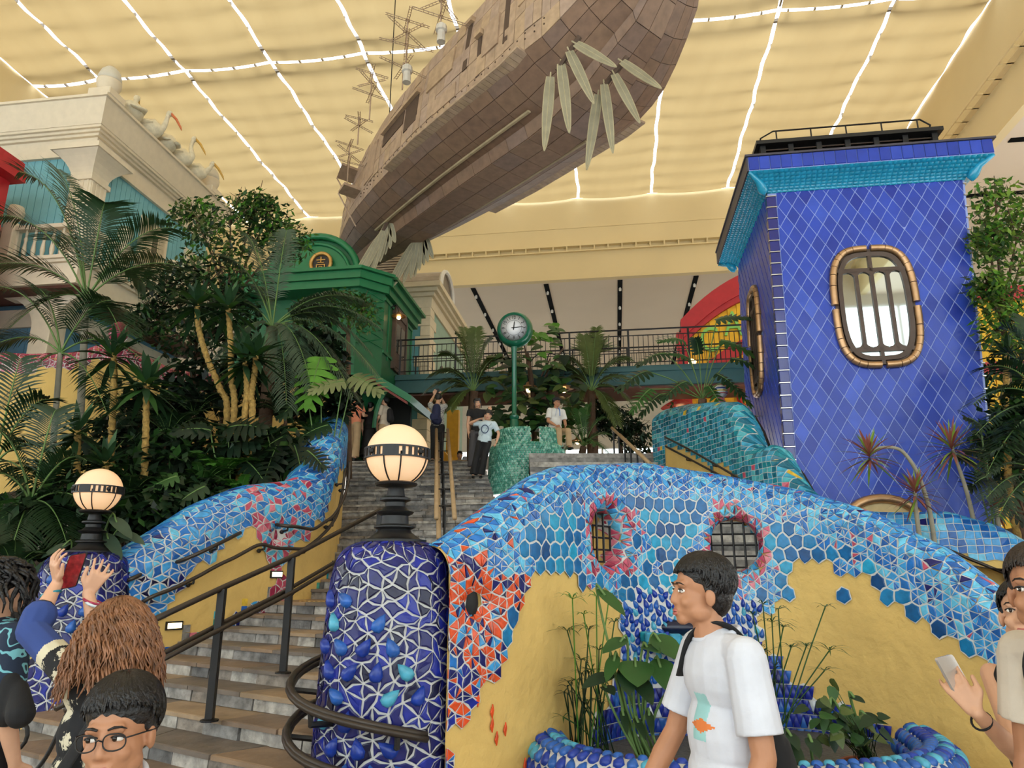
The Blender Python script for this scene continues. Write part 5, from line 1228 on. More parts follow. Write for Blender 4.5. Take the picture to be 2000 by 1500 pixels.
rwall = thing('planter_wall', 'turquoise mosaic planter wall winding down in front of the blue tower', 'wall', (4.2, 11, 1))
surf_mesh(RS, 160, 90, lambda a, c: c * RS.V > rvend(a * RS.U), inset=.012).build('stucco_body', M_STUCCO, rwall, smooth=True)
RY = [(1300, 870), (1340, 880), (1380, 905), (1395, 935), (1300, 935)]; RY2 = [(1395, 900), (1420, 910), (1450, 945), (1390, 945)]; RY3 = [(1880, 1085), (1960, 1100), (2010, 1120), (2010, 1250), (1880, 1200)]
def rclass(u, v, p):
    if v > rvend(u): return None
    x, y = proj(p)
    if inpoly(x, y, RY) or inpoly(x, y, RY2) or inpoly(x, y, RY3): return None
    return 'teal' if x < 1620 else 'sky'
grid_mosaic(rwall, RS, .088, rclass, 31)
b = MB(); b.grid(lambda a, c: RFR(a * RS.U * .55)[0] - RFR(a * RS.U * .55)[1] * lerp(.1, 1.0 if a < .5 else .3, c) + Vector((0, 0, RFR(a * RS.U * .55)[2] - .2)), 20, 4); b.build('planter_soil', M_SOIL, rwall)
# round striped ball finial on the planter
t = thing('mosaic_ball', 'small white and red patterned ball finial on the planter wall', 'finial', at(1407, 785, 13.0)); c = at(1407, 765, 13.0)
b = MB(); b.ball(c, .13, 16, 12); b.build('ball', G['white'], t, smooth=True)
for z, m_ in ((.05, 'drop2'), (0, 'amber'), (-.05, 'pink')):
    b = MB(); rr = math.sqrt(.132 ** 2 - z * z); b.tube([c + Vector((rr * cos(a), rr * sin(a), z)) for a in [2 * PI * k / 20 for k in range(21)]], .01, 5, cap=False); b.build('ball_stripe', G[m_], t)
b = MB(); b.lathe([(.1, -.22), (.06, -.16), (.06, -.1)], c, 12); b.build('neck', G['rose'], t, smooth=True)
# ---- green scale bench with clock
def bead_tier(parent, cx, cy, r0, r1, z0, z1, pal, a0=0.0, a1=2 * PI, seed=1, r=.06):
    Rm = (r0 + r1) / 2; U = Rm * (a1 - a0); H = z1 - z0; V = H + .3
    def fn(u, v):
        a = a0 + u / Rm
        if v < H - .08: rr = lerp(r0, r1, v / H); z = z0 + v
        else:
            t = (v - H + .08); f = clamp(t / .12) * PI / 2; rr = r1 - .08 + .08 * cos(f) - max(0, t - .12); z = z1 - .08 + .08 * sin(f)
        return (cx + rr * cos(a), cy + rr * sin(a), z)
    S = Surf(fn, U, V); b = surf_mesh(S, 24, 12); b.build('bench_body', M_GROUT, parent, smooth=True); rng = random.Random(seed); D = Tiles(parent, 'scale_bead', 150); nu, nv = int(U / r), int(V / (r * .8))
    for i in range(nu):
        for j in range(nv):
            u, v = (i + .5 + .5 * (j % 2)) * U / nu, (j + .5) * V / nv
            if u > U: continue
            vs, fs = drop_tile(S, u, v, r * 1.25, r * .95, PI / 2 + rng.uniform(-.5, .5), r * .45); D.add(vs, fs, pick(rng, pal))
    D.finish(True)
    c = MB(); c.add([fn(U * k / 24, V) for k in range(25)] + [(cx, cy, z1)], [(k, k + 1, 25) for k in range(24)]); c.build('bench_top', M_GROUT, parent)
bench = thing('scale_bench', 'round green bench covered in ceramic scales under the clock', 'bench', (.35, 15.6, 3.4))
bead_tier(bench, .33, 15.6, .86, .80, 3.25, 4.32, 'jade', PI, 2 * PI + .35, 3)
bead_tier(bench, .25, 15.75, .60, .56, 4.3, 4.72, 'jade', PI, 3 * PI / 2 + .25, 4); bead_tier(bench, .5, 15.75, .62, .56, 4.3, 4.72, 'jade', 3 * PI / 2 + .15, 2 * PI + .3, 5)
bead_tier(bench, .85, 15.2, .45, .40, 3.3, 4.02, 'drops', PI, 2 * PI, 6)
M_CG = mat('clock green', (10, 96, 70), .3, var=.04, coat=.4)
clock = thing('post_clock', 'green round clock on a tall green post', 'clock', (.06, 15.7, 4.7)); cxc, cyc = .05, 15.7
b = MB(); b.lathe([(.10, 4.3), (.10, 4.95), (.085, 4.98), (.11, 5.02), (.11, 5.06), (.07, 5.1), (.055, 5.14), (.055, 6.6), (.07, 6.63), (.07, 6.7), (.06, 6.74)], (cxc, cyc, 0), 14); b.build('post', M_CG, clock, smooth=True, auto=40)
MC = Matrix.Translation((cxc + .02, cyc, 7.1)) @ Matrix.Scale(1.08, 4) @ Matrix.Rotation(math.radians(-8), 4, 'Z') @ Matrix.Rotation(math.radians(90 + 4), 4, 'X')   # local z points to the viewer
b = MB(); b.lathe([(.0, -.28), (.26, -.28), (.34, -.22), (.375, -.1), (.385, 0), (.375, .1), (.345, .17), (.30, .2), (.285, .19), (.28, .12)], (0, 0, 0), 36); b.v = [tuple(MC @ Vector(p)) for p in b.v]; b.build('case', M_CG, clock, smooth=True, auto=50)
M_FACE = mat('clock white', (236, 236, 240), .35, var=.02); M_INK = mat('clock ink', (20, 20, 24), .5, var=0)
b = MB(); b.lathe([(.285, .188), (.0, .192)], (0, 0, 0), 36); b.v = [tuple(MC @ Vector(p)) for p in b.v]; dial = b.build('dial', M_FACE, clock, smooth=True)
b = MB()
for rr in (.165, .272): b.tube([(rr * cos(2 * PI * k / 40), rr * sin(2 * PI * k / 40), .195) for k in range(41)], .0022, 4, cap=False)
b.v = [tuple(MC @ Vector(p)) for p in b.v]; b.build('dial_ring', M_INK, dial)
for h_ in range(1, 13):
    a = PI / 2 - 2 * PI * h_ / 12; Mx = MC @ Matrix.Translation((.218 * cos(a), .218 * sin(a), .196)) @ Matrix.Rotation(a - PI / 2, 4, 'Z') ; text_mesh(str(h_), .095, .002, Mx, 'numeral', M_INK, dial)
for a, L_, w_ in ((PI / 2 - .12, .15, .011), (.06, .22, .008)):
    b = MB(); c, s_ = cos(a), sin(a); b.add([(-.05 * c - w_ * s_, -.05 * s_ + w_ * c, .205), (-.05 * c + w_ * s_, -.05 * s_ - w_ * c, .205), (L_ * .75 * c + w_ * s_, L_ * .75 * s_ - w_ * c, .205), (L_ * c, L_ * s_, .205), (L_ * .75 * c - w_ * s_, L_ * .75 * s_ + w_ * c, .205)], [(0, 1, 2, 3, 4)]); b.ball((0, 0, .205), .016, 8, 4); b.v = [tuple(MC @ Vector(p)) for p in b.v]; b.build('clock_hand', M_INK, clock)
# ---- rails
M_RAIL = mat('dark bronze rail', (66, 58, 52), .4, .5, var=.1); M_TAN = mat('tan timber rail', (168, 140, 104), .5, var=.12)
def rail_part(pts, r_, par, nm='handrail', m_=None, flat=1.0, n=8): b = MB(); b.tube(pts, r_, n, flat=flat); return b.build(nm, m_ or M_RAIL, par, smooth=True)
sr = thing('stair_handrail', 'black iron handrail on slim posts up the middle of the stair', 'railing', (-2.2, 6.3, .4))
base = [Vector((-2.33, 6.0, .52)), Vector((-2.0, 6.7, .78)), Vector((-1.43, 7.85, 1.3))]; low_ = Vector((-2.85, 4.9, .1)); Hh = .98
RZ = Vector((0, 0, 1))
for p in base[:2] + [base[2]]:
    b = MB(); b.hexa([p + Vector((sx * .028, sy * .028, z)) for z in (0, Hh) for sx, sy in ((-1, -1), (1, -1), (1, 1), (-1, 1))]); o = b.build('post', M_DARK, sr)
    b = MB(); b.lathe([(.07, 0), (.07, .012), (.04, .02)], p, 12); b.build('post_foot', M_DARK, o)
top = [low_ + RZ * Hh] + [p + RZ * (Hh + .01) for p in base]
rail_part(top, .024, sr); e = base[2] + RZ * Hh
rail_part(smooth_path([e, e + Vector((.07, .05, .04)), e + Vector((.14, .1, .0)), e + Vector((.14, .1, -.09)), e + Vector((.08, .06, -.11)), e + Vector((.06, .05, -.06))], 5), .016, sr, 'scroll_end')
for off in (-.06, .06):
    rail_part([p + RZ * (Hh * .70 - .0) + MM * off for p in [low_] + base], .02, sr)
for p in base:
    b = MB(); b.tube([p + RZ * Hh * .70 - MM * .07, p + RZ * (Hh * .70 - .06), p + RZ * Hh * .70 + MM * .07], .013, 5); b.build('rail_bracket', M_DARK, sr)
lr = thing('wall_handrail', 'double dark handrail bracketed along the serpentine wall', 'railing', (-3.4, 9, 1.5))
for px in ([(150, 1172), (235, 1135), (330, 1100), (480, 1028), (520, 1030), (588, 1036), (625, 1008), (645, 975), (655, 940), (657, 905)], [(150, 1225), (250, 1185), (330, 1146), (400, 1110), (490, 1064), (540, 1068), (580, 1072), (615, 1045), (640, 1010), (652, 960), (658, 915)]):
    P = []
    px = [(lerp(px[i][0], px[i + 1][0], k / 4), lerp(px[i][1], px[i + 1][1], k / 4)) for i in range(len(px) - 1) for k in range(4)] + [px[-1]]
    for q in px:
        u, v = locate(LS, q); p, n = LS.PN(u, v); w = LB_(u, v)[1]; n = n if n.dot(w) > 0 else -n; p = LB_(u, v)[0]; n = n if (u - niche[0]) ** 2 + (v - niche[1]) ** 2 > .12 else w; P.append(p + (n * .6 + w).normalized() * (.2 if px[0][1] < 1200 else .13))
    P = [P[0]] + [(P[i - 1] + P[i] * 2 + P[i + 1]) / 4 for i in range(1, len(P) - 1)] + [P[-1]]
    rail_part(smooth_path(P, 2), .022, lr)
    for i in range(3, len(P) - 1, 7):
        u, v = locate(LS, px[i]); w = LB_(u, v)[1]; b = MB(); b.tube([P[i], P[i] - RZ * .05, P[i] - RZ * .07 - w * .13], .014, 6); b.ball(P[i] - RZ * .07 - w * .10, .028, 8, 6); b.build('rail_bracket', M_DARK, lr)
sp = thing('spiral_handrail', 'thick curved double handrail wrapping the near mosaic pillar', 'railing', (-.87, 5.4, .4))
for dz in (0, -.30):
    P = []
    for k in range(21):
        a = math.radians(lerp(-52, -265, k / 20)); rr = lerp(.53, .66, sstep(k / 8)); P.append(Vector((-.87 + rr * cos(a), 5.4 + rr * sin(a), lerp(.60, 1.12, k / 20) + dz)))
    rail_part(P, .034, sp, flat=.7, n=10); rail_part([p + RZ * .024 for p in P], .022, sp, 'rail_cap', n=8)
    for k in (2, 7, 12):
        a = math.radians(lerp(-52, -265, k / 20)); b = MB(); b.tube([P[k] - RZ * .02, P[k] - RZ * .08, Vector((-.87 + .45 * cos(a), 5.4 + .45 * sin(a), P[k].z - .1))], .02, 6); b.build('rail_bracket', M_DARK, sp)
ur = thing('upper_stair_rail', 'tan timber double handrail on dark posts high on the stair', 'railing', (-1.3, 13, 3))
A, B = Vector((-1.62, 16.3, 4.1)), Vector((-.95, 10.4, 1.62))
for off, dz in ((-.13, .78), (.13, .78), (-.09, .5)): rail_part([A + Vector((off, 0, dz)), B + Vector((off, 0, dz))], .035, ur, m_=M_TAN)
for k in range(7):
    p = A.lerp(B, (k + .3) / 7); b = MB(); b.tube([p + RZ * -.1, p + RZ * .78], .02, 6); b.tube([p + Vector((-.13, 0, .76)), p + Vector((.13, 0, .76))], .012, 5); b.build('post', M_DARK, ur)
ur2 = thing('side_stair_rail', 'tan rail on dark posts on the side stair right of the bench', 'railing', (2.3, 14, 3.5))
A, B = at(1195, 836, 15.2), at(1268, 905, 12.5)
for off in (0, .16): rail_part([A + Vector((off, 0, -off * .9)), B + Vector((off, 0, -off * .9))], .032, ur2, m_=M_TAN)
for k in range(6): p = A.lerp(B, (k + .3) / 6); b = MB(); b.tube([p - RZ * .95, p], .02, 6); b.build('post', M_DARK, ur2)
pr_ = thing('planter_handrail', 'double iron handrail along the turquoise planter wall', 'railing', (3.6, 12, 2.5))
for px in ([(1308, 856), (1350, 876), (1400, 903), (1440, 927), (1480, 952)], [(1308, 872), (1350, 893), (1400, 918), (1435, 938)]):
    P = []
    for q in px: u, v = locate(RS, q); p, n = RS.PN(u, v); P.append(p + RB(u, v)[1] * .09)
    rail_part(P, .02, pr_)
    for i in (1, 2, 3): b = MB(); u, v = locate(RS, px[i]); b.tube([P[i], P[i] - RZ * .05, P[i] - RZ * .06 - RB(u, v)[1] * .1], .014, 5); b.build('rail_bracket', M_DARK, pr_)
rr2 = thing('far_wall_handrail', 'short dark handrail on the rear mosaic wall at the right edge', 'railing', (5.6, 8.6, 1.8))
P = []
for q in ((1830, 1065), (1890, 1093), (1960, 1125), (2040, 1165)): u, v = locate(RS, q); p, n = RS.PN(u, v); P.append(p + RB(u, v)[1] * .09)
rail_part(P, .02, rr2)
u, v = locate(RS, (1940, 1116)); b = MB(); b.tube([P[2], P[2] - RZ * .06, P[2] - RZ * .08 - RB(u, v)[1] * .1], .016, 6); b.ball(P[2] - RZ * .06, .03, 8, 6); b.build('rail_bracket', M_DARK, rr2)
# ---- fountain: turquoise spout and a basin with a bead rim
fo = thing('fountain', 'blue bead rimmed fountain basin with a turquoise spout', 'fountain', (1.6, 6.0, .1))
pu = locate(FS, (1330, 1240)); pc, pn = FS.PN(*pu); tt = FFR(pu[0])[3]
b = MB(); b.ball(pc + Vector((0, .04, .08)), .2, 16, 10, sc=(1.1, .45, .4)); b.build('mouth_cavity', mat('mouth hollow shade', (14, 18, 50), .3), fo, smooth=True)  # dark ball paints the shade in the hollow under the lips
b = MB(); b.lathe([(.05, -.1), (.3, -.06), (.36, 0), (.34, .03), (.1, .0)], pc + Vector((0, -.12, -.05)), 18); b.v = [(x, y, z) for x, y, z in b.v]; b.build('spout_bowl', G['teal3'], fo, smooth=True)
for k in range(9):
    a = PI + PI * k / 8; b = MB(); c = pc + Vector((.34 * cos(a), -.14 + .3 * sin(a), .01)); b.bbox(c.x - .05, c.y - .04, c.z - .04, c.x + .05, c.y + .04, c.z + .05, .012); b.build('lip_tile', G['teal4' if k % 2 else 'teal1'], fo)
RC = smooth_path([(.25, 6.15, .30), (.35, 5.6, .30), (.75, 5.15, .30), (1.6, 4.95, .30), (2.5, 5.1, .30), (3.0, 5.55, .30), (3.2, 6.2, .30)], 8); ra = arc_table(RC)
def rfn(u, v):
    u = clamp(u, 0, ra[-1] - 1e-5); i = 0
    while ra[i + 1] < u: i += 1
    t = (u - ra[i]) / (ra[i + 1] - ra[i]); p = RC[i].lerp(RC[i + 1], t); tg = (RC[min(i + 2, len(RC) - 1)] - RC[max(i - 1, 0)]).normalized(); n = Vector((tg.y, -tg.x, 0)); a = v / .17 - .35
    return p + n * (.17 * cos(a)) + Vector((0, 0, .17 * sin(a) - .02))
RSF = Surf(rfn, ra[-1], .17 * (PI + .5)); surf_mesh(RSF, 60, 10).build('rim_body', M_GROUT, fo, smooth=True)
D = Tiles(fo, 'rim_bead', 150); rb_ = random.Random(2)
for i in range(int(RSF.U / .085)):
    for j in range(6): vs, fs = drop_tile(RSF, (i + .5 + .5 * (j % 2)) * .085, (j + .5) * RSF.V / 6, .11, .075, PI / 2 + rb_.uniform(-.2, .2), .03); D.add(vs, fs, pick(rb_, 'drops'))
D.finish(True)
b = MB(); b.add([(p.x, p.y, .24) for p in RC] + [(3.2, 7.3, .24), (.4, 7.0, .24)], [tuple(range(len(RC) + 2))]); b.build('basin_floor', mat('pebble bed', (84, 84, 80), .6, var=.4, scale=30, bump=.8, bscale=40), fo)
b = MB(); b.grid(lambda a, c: (RC[int(a * (len(RC) - 1))].x, RC[int(a * (len(RC) - 1))].y + .0, lerp(.0, .3, c)), len(RC) - 1, 1); b.build('basin_wall', M_STUCCO, fo)
# ---- small shaded lamps
M_SHADE = mat('copper shade', (176, 130, 80), .4, .5, var=.1)
def shade_lamp(p, s_, label, arm):
    t = thing('shade_lamp', label, 'lamp', p, group='copper shade lamps'); p = Vector(p)
    b = MB(); b.lathe([(.03 * s_, .14 * s_), (.06 * s_, .12 * s_), (.08 * s_, .06 * s_), (.24 * s_, .0), (.25 * s_, -.02 * s_), (.22 * s_, -.02 * s_)], p, 18); b.build('lamp_shade', M_SHADE, t, smooth=True)
    b = MB(); b.ball(p - Vector((0, 0, .06 * s_)), .07 * s_, 10, 8); b.build('bulb', M_BULB, t, smooth=True)
    b = MB(); b.tube(smooth_path([p + Vector((0, 0, .13 * s_))] + [Vector(q) for q in arm], 5), .015, 6); b.build('lamp_arm', M_DARK, t, smooth=True)
c = at(1068, 712, 17.2)
for u, lb in ((1033, 'lit copper shade lamp on the twin bracket, left of the pair'), (1101, 'lit copper shade lamp on the twin bracket, right of the pair')):
    p = at(u, 757, 17.2); shade_lamp(p, 1.05, lb, [p + Vector((0, 0, .55)), (p + c) / 2 + Vector((0, 0, .55)), c, Vector((c.x, c.y, ZTOP))])
p = at(779, 617, 17.6); shade_lamp(p, .8, 'lit shade lamp on the green house beside the door', [p + Vector((-.1, 0, .3)), p + Vector((-.35, 0, .1))])
p = at(1128, 861, 16.9); shade_lamp(p, .7, 'low lit shade lamp among the palms right of the bench', [p + Vector((.1, .1, .2)), p + Vector((.2, .2, -.4)), Vector((p.x + .2, p.y + .2, ZTOP))])
# ---- wrought iron scroll at the foot of the left pillar
ws = thing('iron_scroll', 'black wrought iron scroll low at the left edge of the stair', 'railing', at(20, 1470, 4.2)); c = at(22, 1440, 4.2)
rail_part([c + Vector((cos(a) * .025 * (1 + a * .38), 0, sin(a) * .025 * (1 + a * .38))) for a in [k * .4 for k in range(26)]], .011, ws, 'scroll', M_DARK)
rail_part(smooth_path([c + Vector((-.02, 0, -.125)), c + Vector((.1, 0, -.2)), c + Vector((.2, 0, -.1)), c + Vector((.28, 0, .12))], 5), .012, ws, 'scroll_stem', M_DARK)
rail_part([Vector((c.x, c.y, .0)), c + Vector((-.02, 0, -.125))], .013, ws, 'scroll_post', M_DARK)
# ================================================================ plants
def leafm(n, c, r=.45): return mat('leaf ' + n, c, r, var=.22, scale=3, transl=.25, spec=.4)
LF = {k: leafm(k, c) for k, c in dict(dark=(34, 58, 34), deep=(24, 42, 28), mid=(52, 88, 40), bright=(84, 136, 44), lime=(128, 160, 62), palm=(40, 68, 42), grey=(66, 84, 66), olive=(84, 98, 50), red=(150, 88, 78), pale=(120, 128, 84), fern=(64, 116, 40)).items()}
M_TRUNK = mat('grey trunk', (140, 134, 118), .8, var=.2, bump=.4); M_YTR = mat('yellow rough trunk', (156, 124, 62), .8, var=.4, scale=20, bump=.8, bscale=40); M_BRN = mat('brown stem', (92, 68, 50), .85, var=.25, bump=.6); M_GST = mat('green stem', (92, 120, 62), .6, var=.15); M_POT = mat('terracotta', (132, 70, 46), .8, var=.12)
rp = random.Random(77)
def leaflet(b, p, d, L, w, up=(0, 0, 1), droop=.3, seg=3, fold=.0, mi=0, tipw=0.0):
    p, d = Vector(p), Vector(d).normalized(); s_ = d.cross(Vector(up))
    if s_.length < 1e-4: s_ = d.orthogonal()
    s_.normalize(); vs = []; n = seg + 1
    for i in range(n):
        t = i / seg; q = p + d * (L * t) + Vector((0, 0, -droop * L * t * t)); ww = w * (sin(PI * (.14 + .86 * t)) if t < 1 else tipw); vs += [q - s_ * ww, q + s_ * ww]
    b.add(vs, [(2 * i, 2 * i + 1, 2 * i + 3, 2 * i + 2) for i in range(seg)], mi)
def bez(a, c, e, n=12): return [a.lerp(c, i / n).lerp(c.lerp(e, i / n), i / n) for i in range(n + 1)]
def frond(par, a, e, lift, m_, ll=.5, lw=.016, n=26, start=.18, sweep=.75, droop=.25, side=None, nm='frond', stem=None, rr=.016):
    a, e = Vector(a), Vector(e); c = a.lerp(e, .45) + Vector((0, 0, lift)); P = bez(a, c, e, 14); b = MB(); b.tube(P, [rr * (1 - .75 * i / 14) for i in range(15)], 5, mi=1)
    L_ = (e - a).length
    for i in range(n):
        t = start + (1 - start) * (i + .5) / n; k = min(13, int(t * 14)); f = t * 14 - k; p = P[k].lerp(P[k + 1], f); tg = (P[k + 1] - P[k]).normalized()
        s_ = tg.cross(Vector((0, 0, 1))); s_ = s_.normalized() if s_.length > .05 else tg.orthogonal().normalized(); nz_ = s_.cross(tg)
        l = ll * (.35 + .65 * sin(PI * clamp((t - start) / (1 - start) * .82 + .12)))
        for sg in (-1, 1):
            d = tg * sweep + s_ * sg + nz_ * .25; leaflet(b, p, d, l * rp.uniform(.9, 1.1), lw, nz_, droop + rp.uniform(-.08, .12))
    return b.build(nm, [m_, stem or M_GST], par, smooth=True, fix=False)
def trunk(par, pts, r0, r1, m_, nm='trunk', rings=0):
    P = smooth_path(pts, 12 if rings else 6); n = len(P); R = [lerp(r0, r1, i / (n - 1)) * (1 + (.28 * (i % 2) if rings else 0)) for i in range(n)]; b = MB(); b.tube(P, R, 9); return b.build(nm, m_, par, smooth=True)
def palm(label, base, crown, tips, m_, ll, lift, tr, lw=.016, n=26, tm=None, droop=.25, name='palm', grp=None, start=.18, sweep=.75):
    """base, crown: world points of the trunk; tips: (u, v, d) of the frond ends"""
    base, crown = Vector(base), Vector(crown); t = thing(name, label, 'plant', base, group=grp)
    trunk(t, [base, base.lerp(crown, .5) + Vector((rp.uniform(-.05, .05), 0, 0)), crown], tr, tr * .75, tm or M_TRUNK)
    for q in tips: frond(t, crown, at(*q[:3]), q[3] if len(q) > 3 else lift, m_, ll, lw, n, start, sweep, droop)
    return t
def gz(x, y): return slope(x, y)
def ground(u, v0, d): p = at(u, v0, d); return Vector((p.x, p.y, gz(p.x, p.y) - .1))
# palms of the left bed
palm('tall feather palm with smooth pale trunk in front of the villa', ground(168, 860, 10.5), at(168, 585, 10.5), [(38, 335, 10.2, 1.1), (112, 330, 10.8, .8), (205, 395, 10.0, .9), (335, 445, 10.3, .75), (352, 520, 10.0, .55), (-20, 420, 10.2, .9), (-30, 520, 9.9, .55), (20, 640, 9.8, .5), (285, 560, 11.3, .9), (100, 470, 11.2, 1.0), (235, 650, 9.7, .4)], LF['palm'], .66, .5, .065, lw=.0130, n=44)
palm('shorter feather palm beside the tall one, left of its trunk', ground(118, 860, 10.0), at(118, 690, 10.0), [(-30, 560, 9.8, .7), (15, 790, 9.6, .4), (60, 560, 10.2, .6), (225, 590, 9.7, .6), (275, 700, 9.6, .5), (210, 810, 9.5, .4), (-40, 690, 9.8, .5)], LF['dark'], .52, .5, .05, lw=.010, n=38)
palm('low feather palm at the left edge beside the lamp', ground(60, 1080, 8.4), at(60, 985, 8.4), [(-30, 830, 8.2, .5), (110, 800, 8.6, .6), (170, 900, 8.3, .5), (-40, 930, 8.0, .35), (-30, 1060, 8.0, .3), (130, 1060, 8.0, .35), (20, 1080, 7.8, .3), (185, 1000, 8.2, .35)], LF['dark'], .47, .4, .06, lw=.0095, n=38)
palm('arching palm over the yellow wall at the left edge', ground(-20, 1000, 9.2), at(-10, 905, 9.2), [(95, 780, 9.2, .5), (100, 880, 9.0, .35), (40, 700, 9.4, .5), (70, 960, 8.8, .3), (-80, 760, 9.2, .4)], LF['dark'], .5, .4, .06, lw=.016, n=22)
palm('large shaggy date palm in the middle of the left bed', ground(520, 830, 11.8), at(532, 640, 11.8), [(430, 500, 11.8, .7), (478, 455, 12.2, .7), (560, 450, 12.2, .7), (705, 585, 11.6, .6), (742, 640, 11.4, .8), (738, 735, 11.2, .9), (690, 775, 11.0, .9), (610, 760, 10.8, .8), (430, 700, 11.0, .6), (410, 600, 11.5, .6), (560, 790, 10.7, .8), (660, 620, 12.6, .5), (490, 560, 12.8, .6), (725, 690, 11.6, .95)], LF['grey'], .44, .7, .13, lw=.0125, n=56, tm=M_BRN, droop=.5)
# centre palms on the upper terrace
def tz(u, v, d): p = at(u, v, d); return Vector((p.x, p.y, ZTOP - .02))
palm('date palm behind the woman in black, left of the clock', tz(925, 800, 17.3), at(925, 765, 17.3), [(838, 735, 17.0, .7), (860, 690, 17.3, .7), (890, 650, 17.3, .6), (930, 640, 17.6, .6), (960, 660, 17.3, .6), (985, 700, 17.0, .7), (990, 760, 16.9, .6), (850, 780, 16.8, .5), (880, 800, 16.7, .4), (905, 640, 18, .5), (830, 765, 17.0, .6)], LF['olive'], .40, .6, .15, lw=.015, n=48, tm=M_BRN, droop=.35)
palm('date palm right of the clock before the footbridge', tz(1155, 830, 17.2), at(1155, 765, 17.2), [(1090, 760, 17.0, .7), (1100, 700, 17.2, .6), (1140, 655, 17.5, .5), (1185, 660, 17.3, .5), (1230, 700, 17.0, .6), (1245, 750, 16.8, .6), (1235, 790, 16.6, .6), (1115, 800, 16.7, .5), (1205, 830, 16.5, .6), (1075, 720, 17, .6), (1165, 640, 17.6, .4)], LF['olive'], .42, .6, .13, lw=.015, n=48, tm=M_BRN, droop=.35)
palm('low bushy palm beside the side stair rail', tz(1140, 880, 16.3), at(1140, 872, 16.3), [(1085, 830, 16.2), (1110, 800, 16.4), (1150, 790, 16.4), (1180, 815, 16.2), (1195, 850, 16.0), (1190, 885, 15.8), (1100, 880, 15.9), (1130, 800, 16), (1165, 870, 15.8)], LF['mid'], .3, .3, .1, lw=.011, n=26, tm=M_BRN)
t = thing('fan_palm', 'stiff fan palm with upright pale tips above the footbridge', 'plant', tz(1158, 720, 19.6)); cr = at(1158, 690, 19.6); trunk(t, [tz(1158, 700, 19.6), cr], .08, .07, M_BRN)
for k in range(18):
    a = PI * (k + .5) / 18; b = MB()
    for q in range(5): dd = Vector((cos(a + (q - 2) * .06), rp.uniform(-.4, .2), abs(sin(a)) + .25)); leaflet(b, cr + Vector((0, rp.uniform(-.1, .1), 0)), dd, rp.uniform(.6, .85), .02, (0, -1, 0), .15)
    b.build('fan_leaf', LF['olive' if k % 3 else 'pale'], t, smooth=True, fix=False)
# right edge palms
def rg(u, v, d): p = at(u, v, d); return Vector((p.x, p.y, 1.7))
palm('dark feather palm leaning in from the right edge', rg(2080, 1000, 9.0), at(2060, 800, 9.0), [(1900, 790, 8.8, .5), (1920, 720, 9.0, .5), (1960, 640, 9.2, .5), (1905, 850, 8.7, .4), (1930, 920, 8.5, .4), (2000, 620, 9.2, .5), (1945, 690, 9.3, .5)], LF['dark'], .42, .4, .07, lw=.014, n=30)
palm('low dark palm at the right edge above the rear wall', rg(2050, 1020, 8.6), at(2040, 935, 8.6), [(1925, 975, 8.4, .3), (1925, 930, 8.5, .35), (1935, 885, 8.6, .4), (1950, 1010, 8.3, .3), (1980, 840, 8.7, .4)], LF['grey'], .36, .3, .07, lw=.012, n=30)
# ---- sword leaved rosettes on stems
def rosette(par, c, L_, n, w, m_, up=.35, droop=.35, nm='sword_leaf', m2=None):
    c = Vector(c)
    for k in range(n):
        a = 2.399 * k; el = lerp(1.3, -.55, (k + .5) / n) + rp.uniform(-.12, .12); d = Vector((cos(a) * cos(el), sin(a) * cos(el), sin(el))); b = MB()
        leaflet(b, c + Vector((0, 0, -.12 * k / n)), d, L_ * rp.uniform(.8, 1.1) * (.75 if el > .95 else 1), w, (0, 0, 1) if abs(d.z) < .9 else (0, -1, 0), droop * max(.15, cos(el)), 4); b.build(nm, (m2 if m2 and k % 3 == 0 else m_), par, smooth=True, fix=False)
def yucca(label, heads, d, m_='palm', L_=.62, n=36, w=.046, tm=None, tr=.045):
    base = heads[0][1][-1]; t = thing('dragon_tree', label, 'plant', at(*base, d)); t0 = None
    for (hu, hv), tp in heads:
        c = at(hu, hv, d); pts = [at(u, v, d) for u, v in tp]; e = pts[-1]; pts.append(Vector((e.x, e.y, min(e.z - .2, gz(e.x, e.y) - .1)))); trunk(t, [c] + pts, tr * .8, tr, tm or M_YTR, rings=1); rosette(t, c, L_, n, w, LF[m_], m2=LF['mid'])
yucca('dragon tree with a tall bent yellow trunk, left of the middle group', [((385, 590), [(388, 640), (405, 700), (430, 760), (443, 815)])], 10.6)
yucca('dragon tree with a straight yellow trunk beside the bent one', [((445, 598), [(450, 660), (452, 740), (457, 815)])], 10.5)
yucca('dragon tree with twin short trunks in front of the date palm', [((500, 690), [(497, 730), (490, 780), (492, 815)]), ((478, 700), [(482, 750), (478, 815)])], 10.3)
yucca('broad dragon tree rosette right of the feather palm', [((222, 690), [(222, 760), (218, 850), (215, 960)])], 9.8, L_=.7, n=36, w=.04)
yucca('bright centred dragon tree between the palms', [((286, 745), [(285, 830), (282, 930), (280, 1040)])], 9.4, 'palm', .66, 40, .05)
yucca('low dragon tree beside the left lamp', [((152, 840), [(150, 900), (150, 960), (148, 1010)])], 9.0, L_=.58, n=32, w=.038)
yucca('lowest dragon tree right of the left lamp', [((206, 900), [(204, 960), (200, 1020)])], 8.8, L_=.55, n=32, w=.038)
yucca('dragon tree among the right edge palms', [((1965, 690), [(1966, 760), (1968, 850), (1972, 960)])], 10.0, 'dark', .5, 28, .03)
